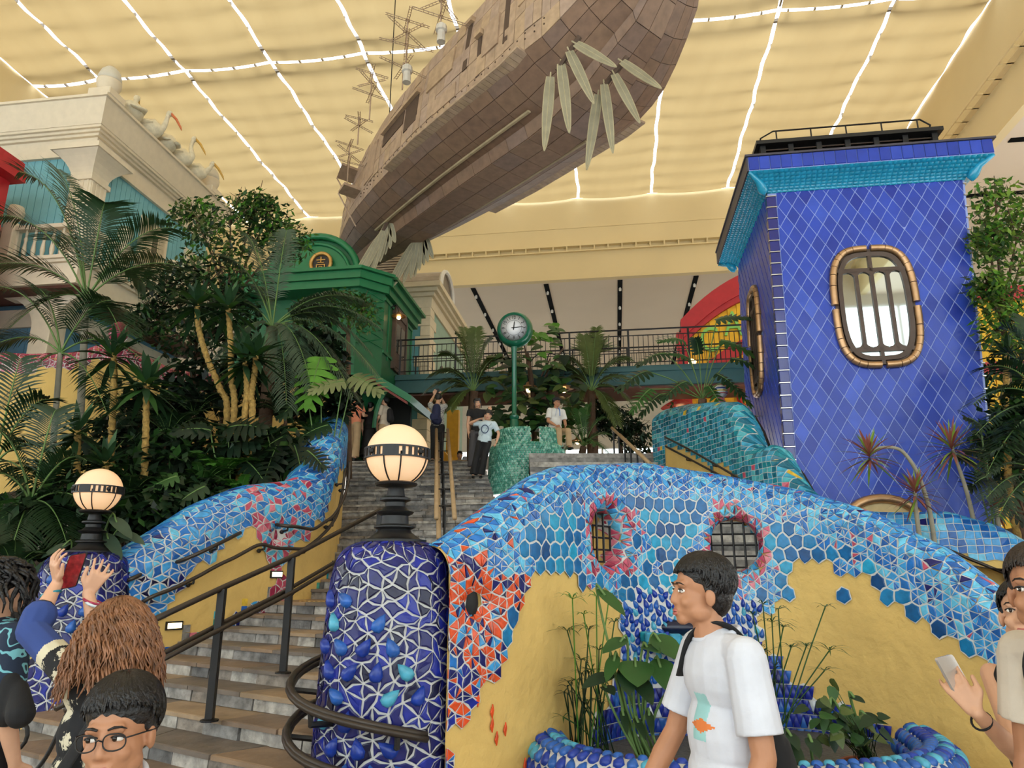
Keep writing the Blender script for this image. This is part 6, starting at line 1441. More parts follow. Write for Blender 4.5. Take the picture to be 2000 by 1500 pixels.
# ---- small leaved trees and shrubs
def leafcloud(t, blobs, n, size, mats, nm='foliage', asp=.42):
    b = MB()
    for k in range(n):
        c, r_ = blobs[rp.randrange(len(blobs))]; c = Vector(c)
        while True:
            q = Vector((rp.uniform(-1, 1), rp.uniform(-1, 1), rp.uniform(-1, 1)))
            if .25 < q.length < 1: break
        p = c + Vector((q.x * r_[0], q.y * r_[1], q.z * r_[2])); d = Vector((rp.uniform(-1, 1), rp.uniform(-1, .6), rp.uniform(-.9, .35))).normalized(); s_ = d.cross(Vector((rp.uniform(-.6, .6), rp.uniform(-.6, .6), 1))).normalized(); L_ = size * rp.uniform(.7, 1.3); w = L_ * asp
        b.add([p, p + d * L_ * .45 + s_ * w * .55 + Vector((0, 0, -.1 * L_)), p + d * L_ - Vector((0, 0, .15 * L_)), p + d * L_ * .45 - s_ * w * .55 - Vector((0, 0, .1 * L_))], [(0, 1, 2, 3)], rp.randrange(len(mats)))
    o = b.build(nm, mats, t, fix=False); o['kind'] = 'stuff'; return o
def tree(label, base, fork, blobs, n, size, mats, tr=.06, name='leafy_tree', asp=.42):
    base = Vector(base); t = thing(name, label, 'plant', base); trunk(t, [base, base.lerp(Vector(fork), .6), fork], tr, tr * .7, M_BRN)
    for c, r_ in blobs:
        b = MB(); c = Vector(c); f = Vector(fork); b.tube(smooth_path([f, f.lerp(c, .5) + Vector((0, 0, .1)), c, c + (c - f) * .25], 3), [tr * .5 * (1 - .09 * i) for i in range(10)], 5)
        for q in range(6): e = c + Vector((rp.uniform(-1, 1) * r_[0], rp.uniform(-1, 1) * r_[1], rp.uniform(-.6, 1) * r_[2])); b.tube([c, c.lerp(e, .5) + Vector((0, 0, .04)), e], [tr * .22, tr * .15, .004], 4)
        b.build('branch', M_BRN, t, smooth=True)
    leafcloud(t, blobs, n, size, mats, asp=asp); return t
A_ = lambda u, v, d, rx, rz, ry=None: (at(u, v, d), (rx, ry or rx, rz))
tree('light leaved fig tree above the middle of the left bed', ground(440, 850, 13), at(445, 600, 13), [A_(385, 430, 13, .55, .45), A_(450, 440, 12.6, .75, .55), A_(520, 430, 13, .6, .45), A_(560, 470, 13, .55, .45), A_(430, 520, 12.6, .8, .5), A_(500, 400, 13, .4, .3)], 3000, .13, [LF['mid'], LF['bright'], LF['olive'], LF['dark']])
tree('dark leaved fig tree beneath the villa balcony', ground(370, 880, 12), at(380, 700, 12), [A_(330, 560, 12, .6, .45), A_(400, 560, 11.6, .7, .5), A_(300, 620, 12, .45, .3), A_(380, 660, 11.6, .7, .5), A_(450, 620, 12, .6, .5)], 2600, .14, [LF['dark'], LF['deep'], LF['mid']])
tree('small leaved tree in front of the green house gable', ground(690, 800, 14.6), at(680, 650, 14.6), [A_(680, 590, 14.6, .45, .3), A_(705, 610, 14.4, .4, .45), A_(610, 610, 14.6, .5, .35)], 1100, .12, [LF['mid'], LF['bright'], LF['olive']])
tree('tree with pale green leaves right of the tower', rg(1965, 900, 10.6), at(1960, 640, 10.6), [A_(1945, 400, 10.6, .4, .5), A_(1985, 470, 10.6, .55, .55), A_(1930, 470, 10.4, .35, .35), A_(1960, 560, 10.4, .5, .45), A_(2030, 420, 10.8, .5, .6), A_(1925, 560, 10.2, .25, .35), A_(1960, 640, 10.3, .45, .4)], 2800, .13, [LF['lime'], LF['bright'], LF['mid'], LF['olive']])
tree('dark bush behind the side stair rail', tz(1215, 860, 17.6), at(1210, 850, 17.6), [A_(1205, 825, 17.5, .55, .45), A_(1240, 850, 17.5, .4, .5), A_(1170, 810, 17.6, .4, .4)], 1500, .16, [LF['deep'], LF['dark']])
# round leaved tree behind the clock
def heart(b, p, d, L_, w, n_, mi=0):
    p, d, n_ = Vector(p), Vector(d).normalized(), Vector(n_); s_ = d.cross(n_).normalized(); n_ = s_.cross(d); o = [(-.12, .0), (-.18, .3), (0, .5), (.3, .48), (.65, .3), (1, 0)]
    vs = [p + d * L_ * a + s_ * w * c - n_ * (abs(c) * .1 * w) - Vector((0, 0, .18 * L_ * a * a)) for a, c in o] + [p + d * L_ * a - s_ * w * c - n_ * (abs(c) * .1 * w) - Vector((0, 0, .18 * L_ * a * a)) for a, c in o]
    m_ = p + d * L_ * .35; vs.append(m_ - Vector((0, 0, .02 * L_))); b.add(vs, [(i, i + 1, 12) for i in range(5)] + [(i + 7, i + 6, 12) for i in range(5)], mi)
t = thing('round_leaf_tree', 'tree with large round leaves spreading behind the clock post', 'plant', tz(1050, 850, 17.0))
trunk(t, [tz(1045, 850, 17.0), at(1040, 760, 17), at(1030, 690, 17)], .07, .04, M_BRN)
for u, v in ((1075, 700), (1100, 680), (1000, 760), (1020, 650), (980, 700), (1110, 760)): b = MB(); b.tube(smooth_path([at(1040, 790, 17), at((1040 + u) / 2, (790 + v) / 2 - 10, 17), at(u, v, 16.8)], 4), .02, 5); b.build('branch', M_BRN, t, smooth=True)
lv = []
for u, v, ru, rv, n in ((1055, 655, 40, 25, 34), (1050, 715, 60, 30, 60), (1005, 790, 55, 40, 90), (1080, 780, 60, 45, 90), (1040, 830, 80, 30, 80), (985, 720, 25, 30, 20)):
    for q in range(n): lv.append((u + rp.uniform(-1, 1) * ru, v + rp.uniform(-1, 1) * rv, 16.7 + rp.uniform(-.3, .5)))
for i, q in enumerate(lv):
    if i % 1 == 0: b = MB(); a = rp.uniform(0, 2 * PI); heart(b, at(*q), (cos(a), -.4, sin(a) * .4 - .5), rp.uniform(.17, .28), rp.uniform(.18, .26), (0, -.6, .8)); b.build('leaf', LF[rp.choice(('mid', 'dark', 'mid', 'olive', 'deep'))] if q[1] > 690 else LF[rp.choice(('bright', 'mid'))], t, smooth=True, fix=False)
# lobed leaves: monstera and tree philodendron
def lobed(par, p, d, L_, w, n_, m_, lobes=7, stem=None, nm='lobed_leaf', gap=1.0, droop=.3):
    p, d, n_ = Vector(p), Vector(d).normalized(), Vector(n_); s_ = d.cross(n_).normalized(); n_ = s_.cross(d).normalized(); b = MB()
    rib = [p + d * (L_ * i / 10) - Vector((0, 0, droop * L_ * (i / 10) ** 2)) for i in range(11)]
    for i in range(lobes):
        t = (i + .3) / lobes; k = min(9, int(t * 10)); q = rib[k].lerp(rib[k + 1], t * 10 - k); wl = w * sin(PI * (.22 + .70 * t)) ** .8; hw = L_ / lobes * gap * .5
        for sg in (-1, 1):
            dd = (s_ * sg + d * lerp(-.25, .9, t)).normalized(); vs = []
            for j, (f, h_) in enumerate(((0, 1.3), (.35, 1.25), (.7, 1.0), (.92, .6), (1.0, .12))):
                c = q + dd * (wl * f) - n_ * (.22 * wl * f * f) + d * (.1 * wl * f * f); vs += [c - d * hw * h_, c + d * hw * h_]
            b.add(vs, [(2 * j, 2 * j + 1, 2 * j + 3, 2 * j + 2) for j in range(4)])
    leaflet(b, rib[8], d, L_ * .32, L_ / lobes * .6, n_, droop); b.tube(rib, [.012 * (1 - .06 * i) for i in range(11)], 4, mi=1)
    if stem is not None: b.tube(smooth_path([Vector(stem), (Vector(stem) + p) / 2 + Vector((0, 0, .08)), p], 4), .011, 5, mi=1)
    return b.build(nm, [m_, M_GST], par, smooth=True, fix=False)
def monstera(label, base, leaves, d, m_='dark', name='monstera'):
    bs = Vector(base); t = thing(name, label, 'plant', bs)
    b = MB(); b.tube([bs, bs + Vector((0, 0, .15))], .04, 6); b.build('stem', M_GST, t)
    for (u, v, ang, L_, *mm) in leaves:
        p = at(u, v, d + rp.uniform(-.2, .2)); a = math.radians(ang); lobed(t, p, (cos(a), -.45, sin(a)), L_, L_ * .48, (0, -.75, .66), LF[mm[0] if mm else m_], 7, bs + Vector((0, 0, .12)))
monstera('monstera with one glossy bright leaf beside the green house', ground(640, 850, 11.2), [(625, 700, -95, .75, 'bright'), (690, 735, -20, .6, 'pale'), (670, 745, -170, .5, 'pale'), (640, 830, -160, .5), (600, 770, -140, .5)], 11.0)
monstera('dark monstera spreading below the dragon trees', ground(470, 930, 10.0), [(445, 835, 10, .7, 'deep'), (430, 870, 15, .75, 'deep'), (480, 900, -30, .5, 'deep'), (390, 880, -150, .5, 'deep'), (410, 840, 170, .45, 'deep')], 9.9)
monstera('dark monstera against the top of the serpentine wall', ground(570, 930, 10.6), [(560, 850, -150, .5, 'deep'), (575, 870, -60, .5, 'deep'), (540, 870, -100, .55, 'deep'), (600, 880, -30, .4, 'deep'), (520, 840, 160, .4, 'deep')], 10.4)
monstera('dark monstera low beside the blue wall crest', ground(400, 1000, 9.2), [(400, 950, -150, .4, 'dark'), (370, 960, -120, .42, 'dark'), (430, 960, -60, .4, 'dark'), (345, 930, -160, .35, 'mid')], 9.1)
t = thing('tree_philodendron', 'tree philodendron with long lobed leaves on the planter wall', 'plant', at(1372, 800, 12.9)); ph = at(1372, 780, 12.9)
trunk(t, [at(1372, 815, 12.9), ph], .09, .08, M_BRN)
for (u, v, ang, L_) in ((1400, 625, 20, .62), (1410, 665, -15, .7), (1430, 700, -10, .55), (1335, 665, 165, .55), (1300, 690, 185, .6), (1265, 725, 195, .65), (1290, 770, 210, .5), (1345, 700, 150, .5), (1400, 730, -30, .5), (1340, 745, 200, .55), (1385, 755, -60, .45), (1365, 690, 100, .45), (1420, 745, -40, .5), (1270, 760, 215, .5)):
    a = math.radians(ang); lobed(t, at(u, v, 12.7 + rp.uniform(-.3, .3)), (cos(a), -.3, sin(a)), L_, L_ * .42, (0, -.6, .8), LF[rp.choice(('dark', 'mid', 'palm'))], 8, ph, 'lobed_leaf', .9, .45)
monstera('monstera cluster at the tower foot by the right edge', rg(1930, 980, 9.6), [(1915, 830, 150, .4, 'deep'), (1925, 880, 170, .45, 'deep'), (1930, 930, 190, .45, 'deep'), (1945, 960, -60, .4, 'deep'), (1900, 900, 160, .4, 'deep')], 9.5)
# hanging creeper on the planter
t = thing('hanging_creeper', 'green creeper trailing over the planter wall edge', 'plant', at(1312, 805, 14.2)); b = MB()
for k in range(9): u = 1304 + k * 5 + (k > 4) * 22; p = at(u, 800, 14.0 - .1 * k); b.tube([p, p + Vector((0, -.12, -.1)), p + Vector((rp.uniform(-.05, .05), -.2, -.3 - .5 * (k < 5)))], .008, 4)
b.build('stems', M_GST, t); leafcloud(t, [A_(1315, 815, 13.7, .12, .35, .15), A_(1335, 830, 13.5, .1, .3, .1), A_(1350, 800, 13.5, .35, .1, .2)], 380, .07, [LF['mid'], LF['dark']])
# ---- ground cover of the left bed
def fern(label, u, v, d, n, L_, m_, nm='fern'):
    p = ground(u, v, d); t = thing(nm, label, 'plant', p)
    c = at(u, v, d)
    for k in range(n):
        a = 2.399 * k; e = c + Vector((cos(a) * L_, sin(a) * L_ * .8, rp.uniform(-.15, .35) * L_)); frond(t, Vector((c.x, c.y, c.z - .2)), e, L_ * .45, LF[m_], L_ * .22, .018, 18, .1, .5, .3, rr=.007)
    b = MB(); b.tube([p, Vector((c.x, c.y, c.z - .15))], .03, 6); b.build('stem', M_BRN, t)
for i, (u, v, d, n, L_, m_, w_) in enumerate(((430, 915, 9.9, 22, .55, 'fern', 'bright green fern in the middle of the bed'), (470, 950, 9.6, 18, .45, 'fern', 'bright green fern touching the blue wall crest'), (395, 930, 9.7, 16, .45, 'mid', 'fern left of the bright ferns'), (330, 830, 10.4, 18, .6, 'dark', 'dark fern behind the bright dragon tree'), (250, 960, 9.0, 18, .55, 'dark', 'dark fern under the dragon trees'), (330, 960, 9.2, 18, .5, 'dark', 'dark fern left of the wall crest'), (560, 800, 11.4, 20, .6, 'dark', 'dark fern below the date palm'), (110, 930, 9.2, 18, .6, 'dark', 'dark fern behind the left lamp'), (30, 1090, 7.9, 16, .5, 'dark', 'dark fern low at the left edge'), (610, 830, 11.6, 14, .4, 'mid', 'small fern at the top of the wall'), (380, 790, 10.8, 18, .6, 'deep', 'deep green fern behind the bent trunk'))): fern(w_, u, v, d, n, L_, m_)
def shrub(label, blobs, n, size, mats): base = Vector(blobs[0][0]); g_ = Vector((base.x, base.y, gz(base.x, base.y) - .1)); t = thing('shrub', label, 'plant', g_); b = MB(); [b.tube([g_, Vector(c)], .02, 5) for c, r_ in blobs]; b.build('stems', M_BRN, t); leafcloud(t, blobs, n, size, mats, asp=.5)
shrub('dense dark shrubbery at the back of the left bed', [A_(300, 800, 11.6, .9, .6), A_(420, 760, 12, .9, .6), A_(560, 740, 12.6, .9, .7), A_(620, 690, 13, .6, .6), A_(250, 870, 10.6, .8, .5), A_(640, 770, 12.4, .6, .5)], 3800, .2, [LF['deep'], LF['dark'], LF['deep']])
shrub('dark shrubbery filling the front of the left bed', [A_(330, 900, 10, .8, .5), A_(180, 980, 8.9, .6, .45), A_(420, 880, 10.4, .8, .45), A_(530, 880, 10.8, .7, .45), A_(300, 1000, 8.9, .5, .35), A_(90, 1010, 8.6, .6, .45), A_(380, 970, 9.4, .5, .3)], 3600, .19, [LF['deep'], LF['dark'], LF['dark'], LF['mid']])
shrub('dark shrubbery behind the palms at the right edge', [A_(1985, 820, 9.6, .3, .5), A_(1960, 760, 11, .5, .6), A_(1990, 900, 10.2, .5, .6), A_(1955, 860, 10.4, .35, .5), A_(2020, 650, 11, .6, .6)], 1500, .17, [LF['deep'], LF['dark'], LF['mid']])
# broad lance leaves near the left pillar
def broad(par, p, e, w, m_, up=(0, -.5, .85), droop=.15, stem=None, nm='broad_leaf', seg=8):
    p, e = Vector(p), Vector(e); d = (e - p); L_ = d.length; d.normalize(); s_ = d.cross(Vector(up)).normalized(); n_ = s_.cross(d); vs = []; b = MB()
    for i in range(seg + 1):
        t = i / seg; ww = w * (max(0, sin(PI * (t ** .8))) ** .75); q = p + d * L_ * t - Vector((0, 0, droop * L_ * (t * t - t * .3))); vs += [q - s_ * ww + n_ * ww * .18, q - n_ * 0, q + s_ * ww + n_ * ww * .18]
    fs = [f for i in range(seg) for f in ((3 * i, 3 * i + 1, 3 * i + 4, 3 * i + 3), (3 * i + 1, 3 * i + 2, 3 * i + 5, 3 * i + 4))]; b.add(vs, fs)
    if stem is not None: b.tube(smooth_path([Vector(q) for q in stem] + [p, p + d * L_ * .3], 4), .010, 6, mi=1)
    return b.build(nm, [m_, M_GST], par, smooth=True, fix=False)
t = thing('lance_leaf_plant', 'plant with broad grey green lance leaves behind the left pillar', 'plant', ground(100, 1150, 7.3)); s0 = at(90, 1180, 7.2)
for (u0, v0, u1, v1) in ((120, 1085, 55, 1120), (100, 1120, 45, 1190), (60, 1090, 30, 1160), (215, 1010, 260, 1045), (225, 1040, 285, 1055), (200, 1040, 240, 1085), (190, 1000, 180, 1060), (140, 1060, 80, 1085)):
    broad(t, at(u0, v0, 7.9), at(u1, v1, 7.7), .07, LF['grey'], stem=[at(u0 * .5 + 60, 1150, 8.0)])
# red edged rosettes before the tower
def redtree(label, d, hu, hv, stem, L_, n):
    c = at(hu, hv, d); t = thing('red_dragon_tree', label, 'plant', at(*stem[-1], d), group='red edged dragon trees'); e = at(*stem[-1], d); trunk(t, [c] + [at(u, v, d) for u, v in stem] + [Vector((e.x, e.y, 1.7))], .018, .03, M_TRUNK); rosette(t, c, L_, n, .0155, LF['red'], droop=.25, m2=LF['lime'])
redtree('red edged dragon tree with the roundest head on a bent stem', 9.0, 1697, 882, [(1725, 874), (1760, 880), (1790, 920), (1810, 975), (1818, 1010)], .44, 70)
redtree('red edged dragon tree with the tallest head before the tower', 9.1, 1858, 868, [(1868, 900), (1885, 950), (1900, 1010)], .52, 70)
redtree('red edged dragon tree low between the two taller ones', 8.9, 1787, 955, [(1788, 980), (1790, 1005)], .40, 56)
redtree('small dark red dragon tree at the tower right corner', 9.0, 1945, 985, [(1948, 1010)], .30, 40)
# ---- basin plants
def umbel(par, foot, head, nr, L_, m_, up=.4):
    b = MB(); foot, head = Vector(foot), Vector(head); b.tube(smooth_path([foot, foot.lerp(head, .55) + Vector((0, 0, .03)), head], 4), .0055, 5)
    d0 = (head - foot).normalized()
    for k in range(nr): a = 2.399 * k; dd = Vector((cos(a), sin(a), up * rp.uniform(.3, 1.4))) + d0 * .2; leaflet(b, head, dd, L_ * rp.uniform(.9, 1.35), .0065, (0, 0, 1), .45, 3)
    b.build('stalk', m_, par, smooth=True, fix=False)
t = thing('papyrus', 'tall papyrus clump in the basin against the left stucco', 'plant', (.62, 6.05, .26))
for (u, v, n, L_) in ((1118, 1170, 12, .22), (1108, 1232, 14, .26), (1150, 1230, 12, .2), (1165, 1165, 12, .2), (1190, 1165, 12, .16), (1200, 1215, 12, .18), (1135, 1290, 12, .18), (1155, 1310, 12, .16), (1170, 1270, 12, .18), (1125, 1330, 10, .14), (1150, 1370, 10, .14), (1180, 1330, 10, .14), (1140, 1200, 10, .16), (1100, 1400, 6, .12)):
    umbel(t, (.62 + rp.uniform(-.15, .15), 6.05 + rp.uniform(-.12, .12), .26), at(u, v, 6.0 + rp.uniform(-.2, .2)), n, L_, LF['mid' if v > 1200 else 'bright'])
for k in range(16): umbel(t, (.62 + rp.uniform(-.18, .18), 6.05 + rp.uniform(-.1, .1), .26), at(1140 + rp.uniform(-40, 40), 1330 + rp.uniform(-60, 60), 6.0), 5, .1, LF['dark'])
t = thing('papyrus', 'thin papyrus clump fanning out right of the walking man', 'plant', (2.05, 6.2, .26))
for (u, v, n, L_) in ((1508, 1215, 14, .24), (1545, 1265, 12, .2), (1575, 1262, 12, .2), (1612, 1185, 10, .15), (1620, 1270, 12, .2), (1610, 1310, 10, .15), (1490, 1180, 10, .2), (1470, 1200, 10, .18), (1465, 1250, 10, .18), (1520, 1190, 10, .2), (1530, 1225, 10, .16), (1480, 1280, 10, .16)):
    umbel(t, (2.05 + rp.uniform(-.12, .12), 6.2 + rp.uniform(-.1, .1), .26), at(u, v, 6.1 + rp.uniform(-.2, .2)), n, L_, LF['mid'])
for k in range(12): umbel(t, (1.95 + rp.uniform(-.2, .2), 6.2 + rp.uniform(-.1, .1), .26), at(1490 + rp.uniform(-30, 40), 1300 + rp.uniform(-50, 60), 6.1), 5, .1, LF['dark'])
def pot(label, c, r_, h_, mm=None):
    t = thing('flower_pot', label, 'pot', c); b = MB(); b.lathe([(r_ * .75, 0), (r_ * .95, h_ * .8), (r_ * 1.05, h_ * .8), (r_ * 1.08, h_), (r_ * .95, h_), (r_ * .9, h_ * .85)], c, 24); b.build('pot_body', mm or M_POT, t, smooth=True, auto=40)
    b = MB(); b.lathe([(r_ * .92, h_ * .88), (0, h_ * .9)], c, 20); b.build('pot_soil', M_SOIL, t)
pc1 = Vector((1.0, 5.72, .1)); pot('wide terracotta pot with the broad leaf plant in the basin', pc1, .23, .2)
t = thing('broad_leaf_plant', 'glossy broad leaf water plant standing in the terracotta pot', 'plant', pc1 + Vector((0, 0, .18)))
for (u0, v0, u1, v1, w) in ((1165, 1150, 1222, 1195, .055), (1225, 1248, 1176, 1268, .06), (1272, 1242, 1335, 1285, .10), (1240, 1290, 1245, 1335, .13), (1280, 1285, 1315, 1350, .10), (1200, 1318, 1135, 1335, .06), (1205, 1278, 1183, 1325, .05), (1178, 1340, 1200, 1352, .05), (1240, 1320, 1275, 1370, .07), (1255, 1262, 1290, 1270, .06), (1225, 1300, 1228, 1352, .08), (1310, 1340, 1330, 1400, .05), (1240, 1400, 1262, 1440, .03), (1265, 1385, 1275, 1430, .03), (1215, 1385, 1225, 1430, .03)):
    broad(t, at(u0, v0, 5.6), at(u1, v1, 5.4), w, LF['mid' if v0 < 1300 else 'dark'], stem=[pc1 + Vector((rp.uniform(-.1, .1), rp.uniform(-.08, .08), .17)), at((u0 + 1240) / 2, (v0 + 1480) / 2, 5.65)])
pc2 = Vector((2.55, 5.62, .12)); pot('terracotta pot with heart leaf creeper near the basin right rim', pc2, .19, .2)
t = thing('heart_leaf_plant', 'heart leaf creeper bushing over its terracotta pot', 'plant', pc2 + Vector((0, 0, .18)))
for k in range(46):
    u, v = 1650 + rp.gauss(0, 42), 1415 + rp.gauss(0, 26); p = at(u, v, 5.5 + rp.uniform(-.2, .2)); b = MB(); a = rp.uniform(0, 2 * PI); heart(b, p, (cos(a), -.3, sin(a) * .5 - .2), rp.uniform(.07, .12), rp.uniform(.06, .09), (0, -.6, .8)); b.tube([pc2 + Vector((rp.uniform(-.08, .08), rp.uniform(-.08, .08), .17)), (p + pc2) / 2 + Vector((0, 0, .14)), p], .003, 3); b.build('leaf', LF[rp.choice(('mid', 'dark', 'olive'))], t, smooth=True, fix=False)
for (u0, v0, u1, v1) in ((1630, 1370, 1600, 1400), (1660, 1360, 1690, 1370), (1680, 1395, 1720, 1402)): broad(t, at(u0, v0, 5.5), at(u1, v1, 5.4), .035, LF['dark'], stem=[pc2 + Vector((0, 0, .18))])
pc3 = Vector((2.05, 5.35, .1)); pot('small terracotta pot half hidden behind the man bag', pc3, .16, .16)
t = thing('arrow_leaf_plant', 'plant with two large dark arrow leaves behind the man bag', 'plant', pc3 + Vector((0, 0, .15)))
for (u0, v0, u1, v1, w) in ((1525, 1445, 1570, 1495, .07), (1545, 1440, 1520, 1480, .05), (1580, 1440, 1600, 1475, .05), (1540, 1430, 1560, 1460, .04)): broad(t, at(u0, v0, 5.2), at(u1, v1, 5.0), w, LF['dark'], stem=[pc3 + Vector((0, 0, .14))])
pot('small pale grey pot beside the papyrus clump', Vector((.78, 5.55, .15)), .09, .16, mat('grey pot', (170, 168, 160), .6))
# yellow garden wall with red mosaic serpent behind the left bed
yw = thing('garden_wall', 'yellow stucco garden wall with a red mosaic crest behind the palms', 'wall', at(100, 800, 13.0))
GP = smooth_path([at(-150, 760, 12.2).to_2d().to_3d(), at(0, 760, 12.4).to_2d().to_3d(), at(150, 760, 12.8).to_2d().to_3d(), at(300, 760, 13.6).to_2d().to_3d(), at(460, 760, 14.8).to_2d().to_3d(), at(640, 760, 16).to_2d().to_3d()], 6)
GT = top_from_sil(GP, [(-200, 690), (0, 690), (60, 693), (150, 690), (200, 672), (240, 672), (270, 690), (330, 720), (640, 760)]); GS, GFR, _ = wall_surf(GP, GT, .16, 2.2); GS.V = max(GT) - 2.2 + .3
gv = lambda u: GFR(u)[2] - .16 - 2.2 + .16 * 2.6
surf_mesh(GS, 80, 40, lambda a, c: c * GS.V > gv(a * GS.U)).build('stucco_body', M_STUCCO, yw, smooth=True)
hex_mosaic(yw, GS, .09, lambda u, v, p: ('tri', 'redm') if gv(u) - .62 < v <= gv(u) and u < 5.5 else None, 41, h=.01, g=.008)
b = MB(); c = at(232, 650, 12.7); b.ball(c, .17, 14, 10, sc=(1, 1, 1.25)); b.build('crest_knob', G['wine'], yw, smooth=True)
# ================================================================ people
SK1 = mat('skin light', (206, 158, 128), .5, var=.06, scale=12, spec=.35); SK2 = mat('skin tan', (178, 126, 94), .5, var=.06, scale=12, spec=.35)
M_HAIR = mat('black hair', (22, 19, 20), .38, var=.3, scale=60, bump=.4, bscale=90); M_LIP = mat('lips', (176, 98, 90), .4, var=.05); M_EYEW = mat('eye white', (228, 224, 218), .2, var=0); M_IRIS = mat('iris', (28, 20, 16), .1, var=0)
def fab(n, c, bump=.25): return mat('cloth ' + n, c, .85, var=.07, scale=9, bump=bump, bscale=12)
def remesh(b, vox, it, name, m_, parent, M=None):
    me = bpy.data.meshes.new(name); vs = [M @ Vector(p) for p in b.v] if M else b.v; me.from_pydata(vs, [], b.f)
    bm_ = bmesh.new(); bm_.from_mesh(me); bmesh.ops.recalc_face_normals(bm_, faces=bm_.faces); bm_.to_mesh(me); bm_.free()
    o = bpy.data.objects.new(name, me); r_ = o.modifiers.new('r', 'REMESH'); r_.mode = 'VOXEL'; r_.voxel_size = vox
    if it: s_ = o.modifiers.new('s', 'SMOOTH'); s_.factor = .5; s_.iterations = it
    m2 = baked(o); bpy.data.objects.remove(o); bpy.data.meshes.remove(me); m2.name = name
    m2.materials.clear(); m2.materials.append(m_); m2.polygons.foreach_set('use_smooth', [True] * len(m2.polygons))
    if parent: m2.transform(INV[parent.name])
    o = bpy.data.objects.new(name, m2); COL.objects.link(o)
    if parent: o.parent = parent; INV[o.name] = INV[parent.name]
    return o
def cap(b, a, c, ra, rc, n=10): b.ball(a, ra, n, 6); b.ball(c, rc, n, 6); b.tube([a, c], [ra, rc], n)
def ell(b, c, r_, M=None): b.ball(c, 1, 16, 10, sc=r_, M=M)
def V3(*a): return Vector(a)
def hand(b, w, d, nrm, th, curl=.5, s_=1.0, spread=.12, only=None):
    """palm from wrist w along d; nrm is the back of the hand; th (+1/-1) the thumb side; curl per finger"""
    d = Vector(d).normalized(); n = Vector(nrm); n = (n - d * n.dot(d)).normalized(); x = d.cross(n) * th; P = .085 * s_
    for q in (-.9, -.3, .3, .9): cap(b, w + d * .012 * s_ + x * q * .018 * s_, w + d * P + x * q * .031 * s_, .014 * s_, .0120 * s_, 8)
    Ls = (.070, .079, .074, .058); tips = []
    for i in range(4):
        c = curl[i] if isinstance(curl, (list, tuple)) else curl; p = w + d * P + x * (1 - i * .667) * .033 * s_; a = 0; fd = (d + x * (1.5 - i) * spread).normalized()
        for j, f in enumerate((.45, .32, .23)):
            a += c * (.75, 1.0, .8)[j]; dd = fd * cos(a) - n * sin(a); q = p + dd * Ls[i] * f * s_; cap(b, p, q, (.0086 - .0008 * j) * s_, (.0080 - .0008 * j) * s_, 8); p = q
        tips.append(p)
    c = curl[4] if isinstance(curl, (list, tuple)) and len(curl) > 4 else (curl if not isinstance(curl, (list, tuple)) else .5)
    p = w + d * .022 * s_ + x * .022 * s_; dd = (d * .65 + x * .75 - n * .35 * c).normalized(); q = p + dd * .038 * s_; cap(b, p, q, .014 * s_, .0115 * s_, 8); dd = (d * .9 + x * .3 * (1 - c) - n * .55 * c).normalized(); r_ = q + dd * .030 * s_; cap(b, q, r_, .0112 * s_, .010 * s_, 8); cap(b, r_, r_ + dd * .022 * s_, .010 * s_, .0085 * s_, 8)
    return tips
def headprims(b, s_=1.0, child=False):
    E = lambda c, r_: b.ball([x * s_ for x in c], 1, 18, 12, sc=[x * s_ for x in r_])
    E((0, .018, .038), (.074, .093, .082)); E((0, -.018, -.03), (.060 if not child else .065, .070, .074)); E((0, -.060, -.088), (.026, .022, .020))
    for q in (-1, 1): E((q * .036, -.012, -.062), (.030, .040, .032)); E((q * .034, -.058, -.032), (.024, .022, .022)); E((q * .076, .012, -.014), (.010, .019, .031)); E((q * .080, .006, -.012), (.006, .014, .026)); E((q * .012, -.084, -.034), (.010, .010, .008))
    K = lambda a, c, ra, rc: cap(b, Vector(a) * s_, Vector(c) * s_, ra * s_, rc * s_, 10)
    K((0, -.078, .012), (0, -.092, -.028), .009, .0125); K((-.034, -.070, .026), (.034, -.070, .026), .013, .013); K((-.017, -.080, -.060), (.017, -.080, -.060), .0085, .0085); K((-.013, -.079, -.071), (.013, -.079, -.071), .0085, .0085)
    K((0, .022, -.06), (0, .034, -.17), .050, .054)
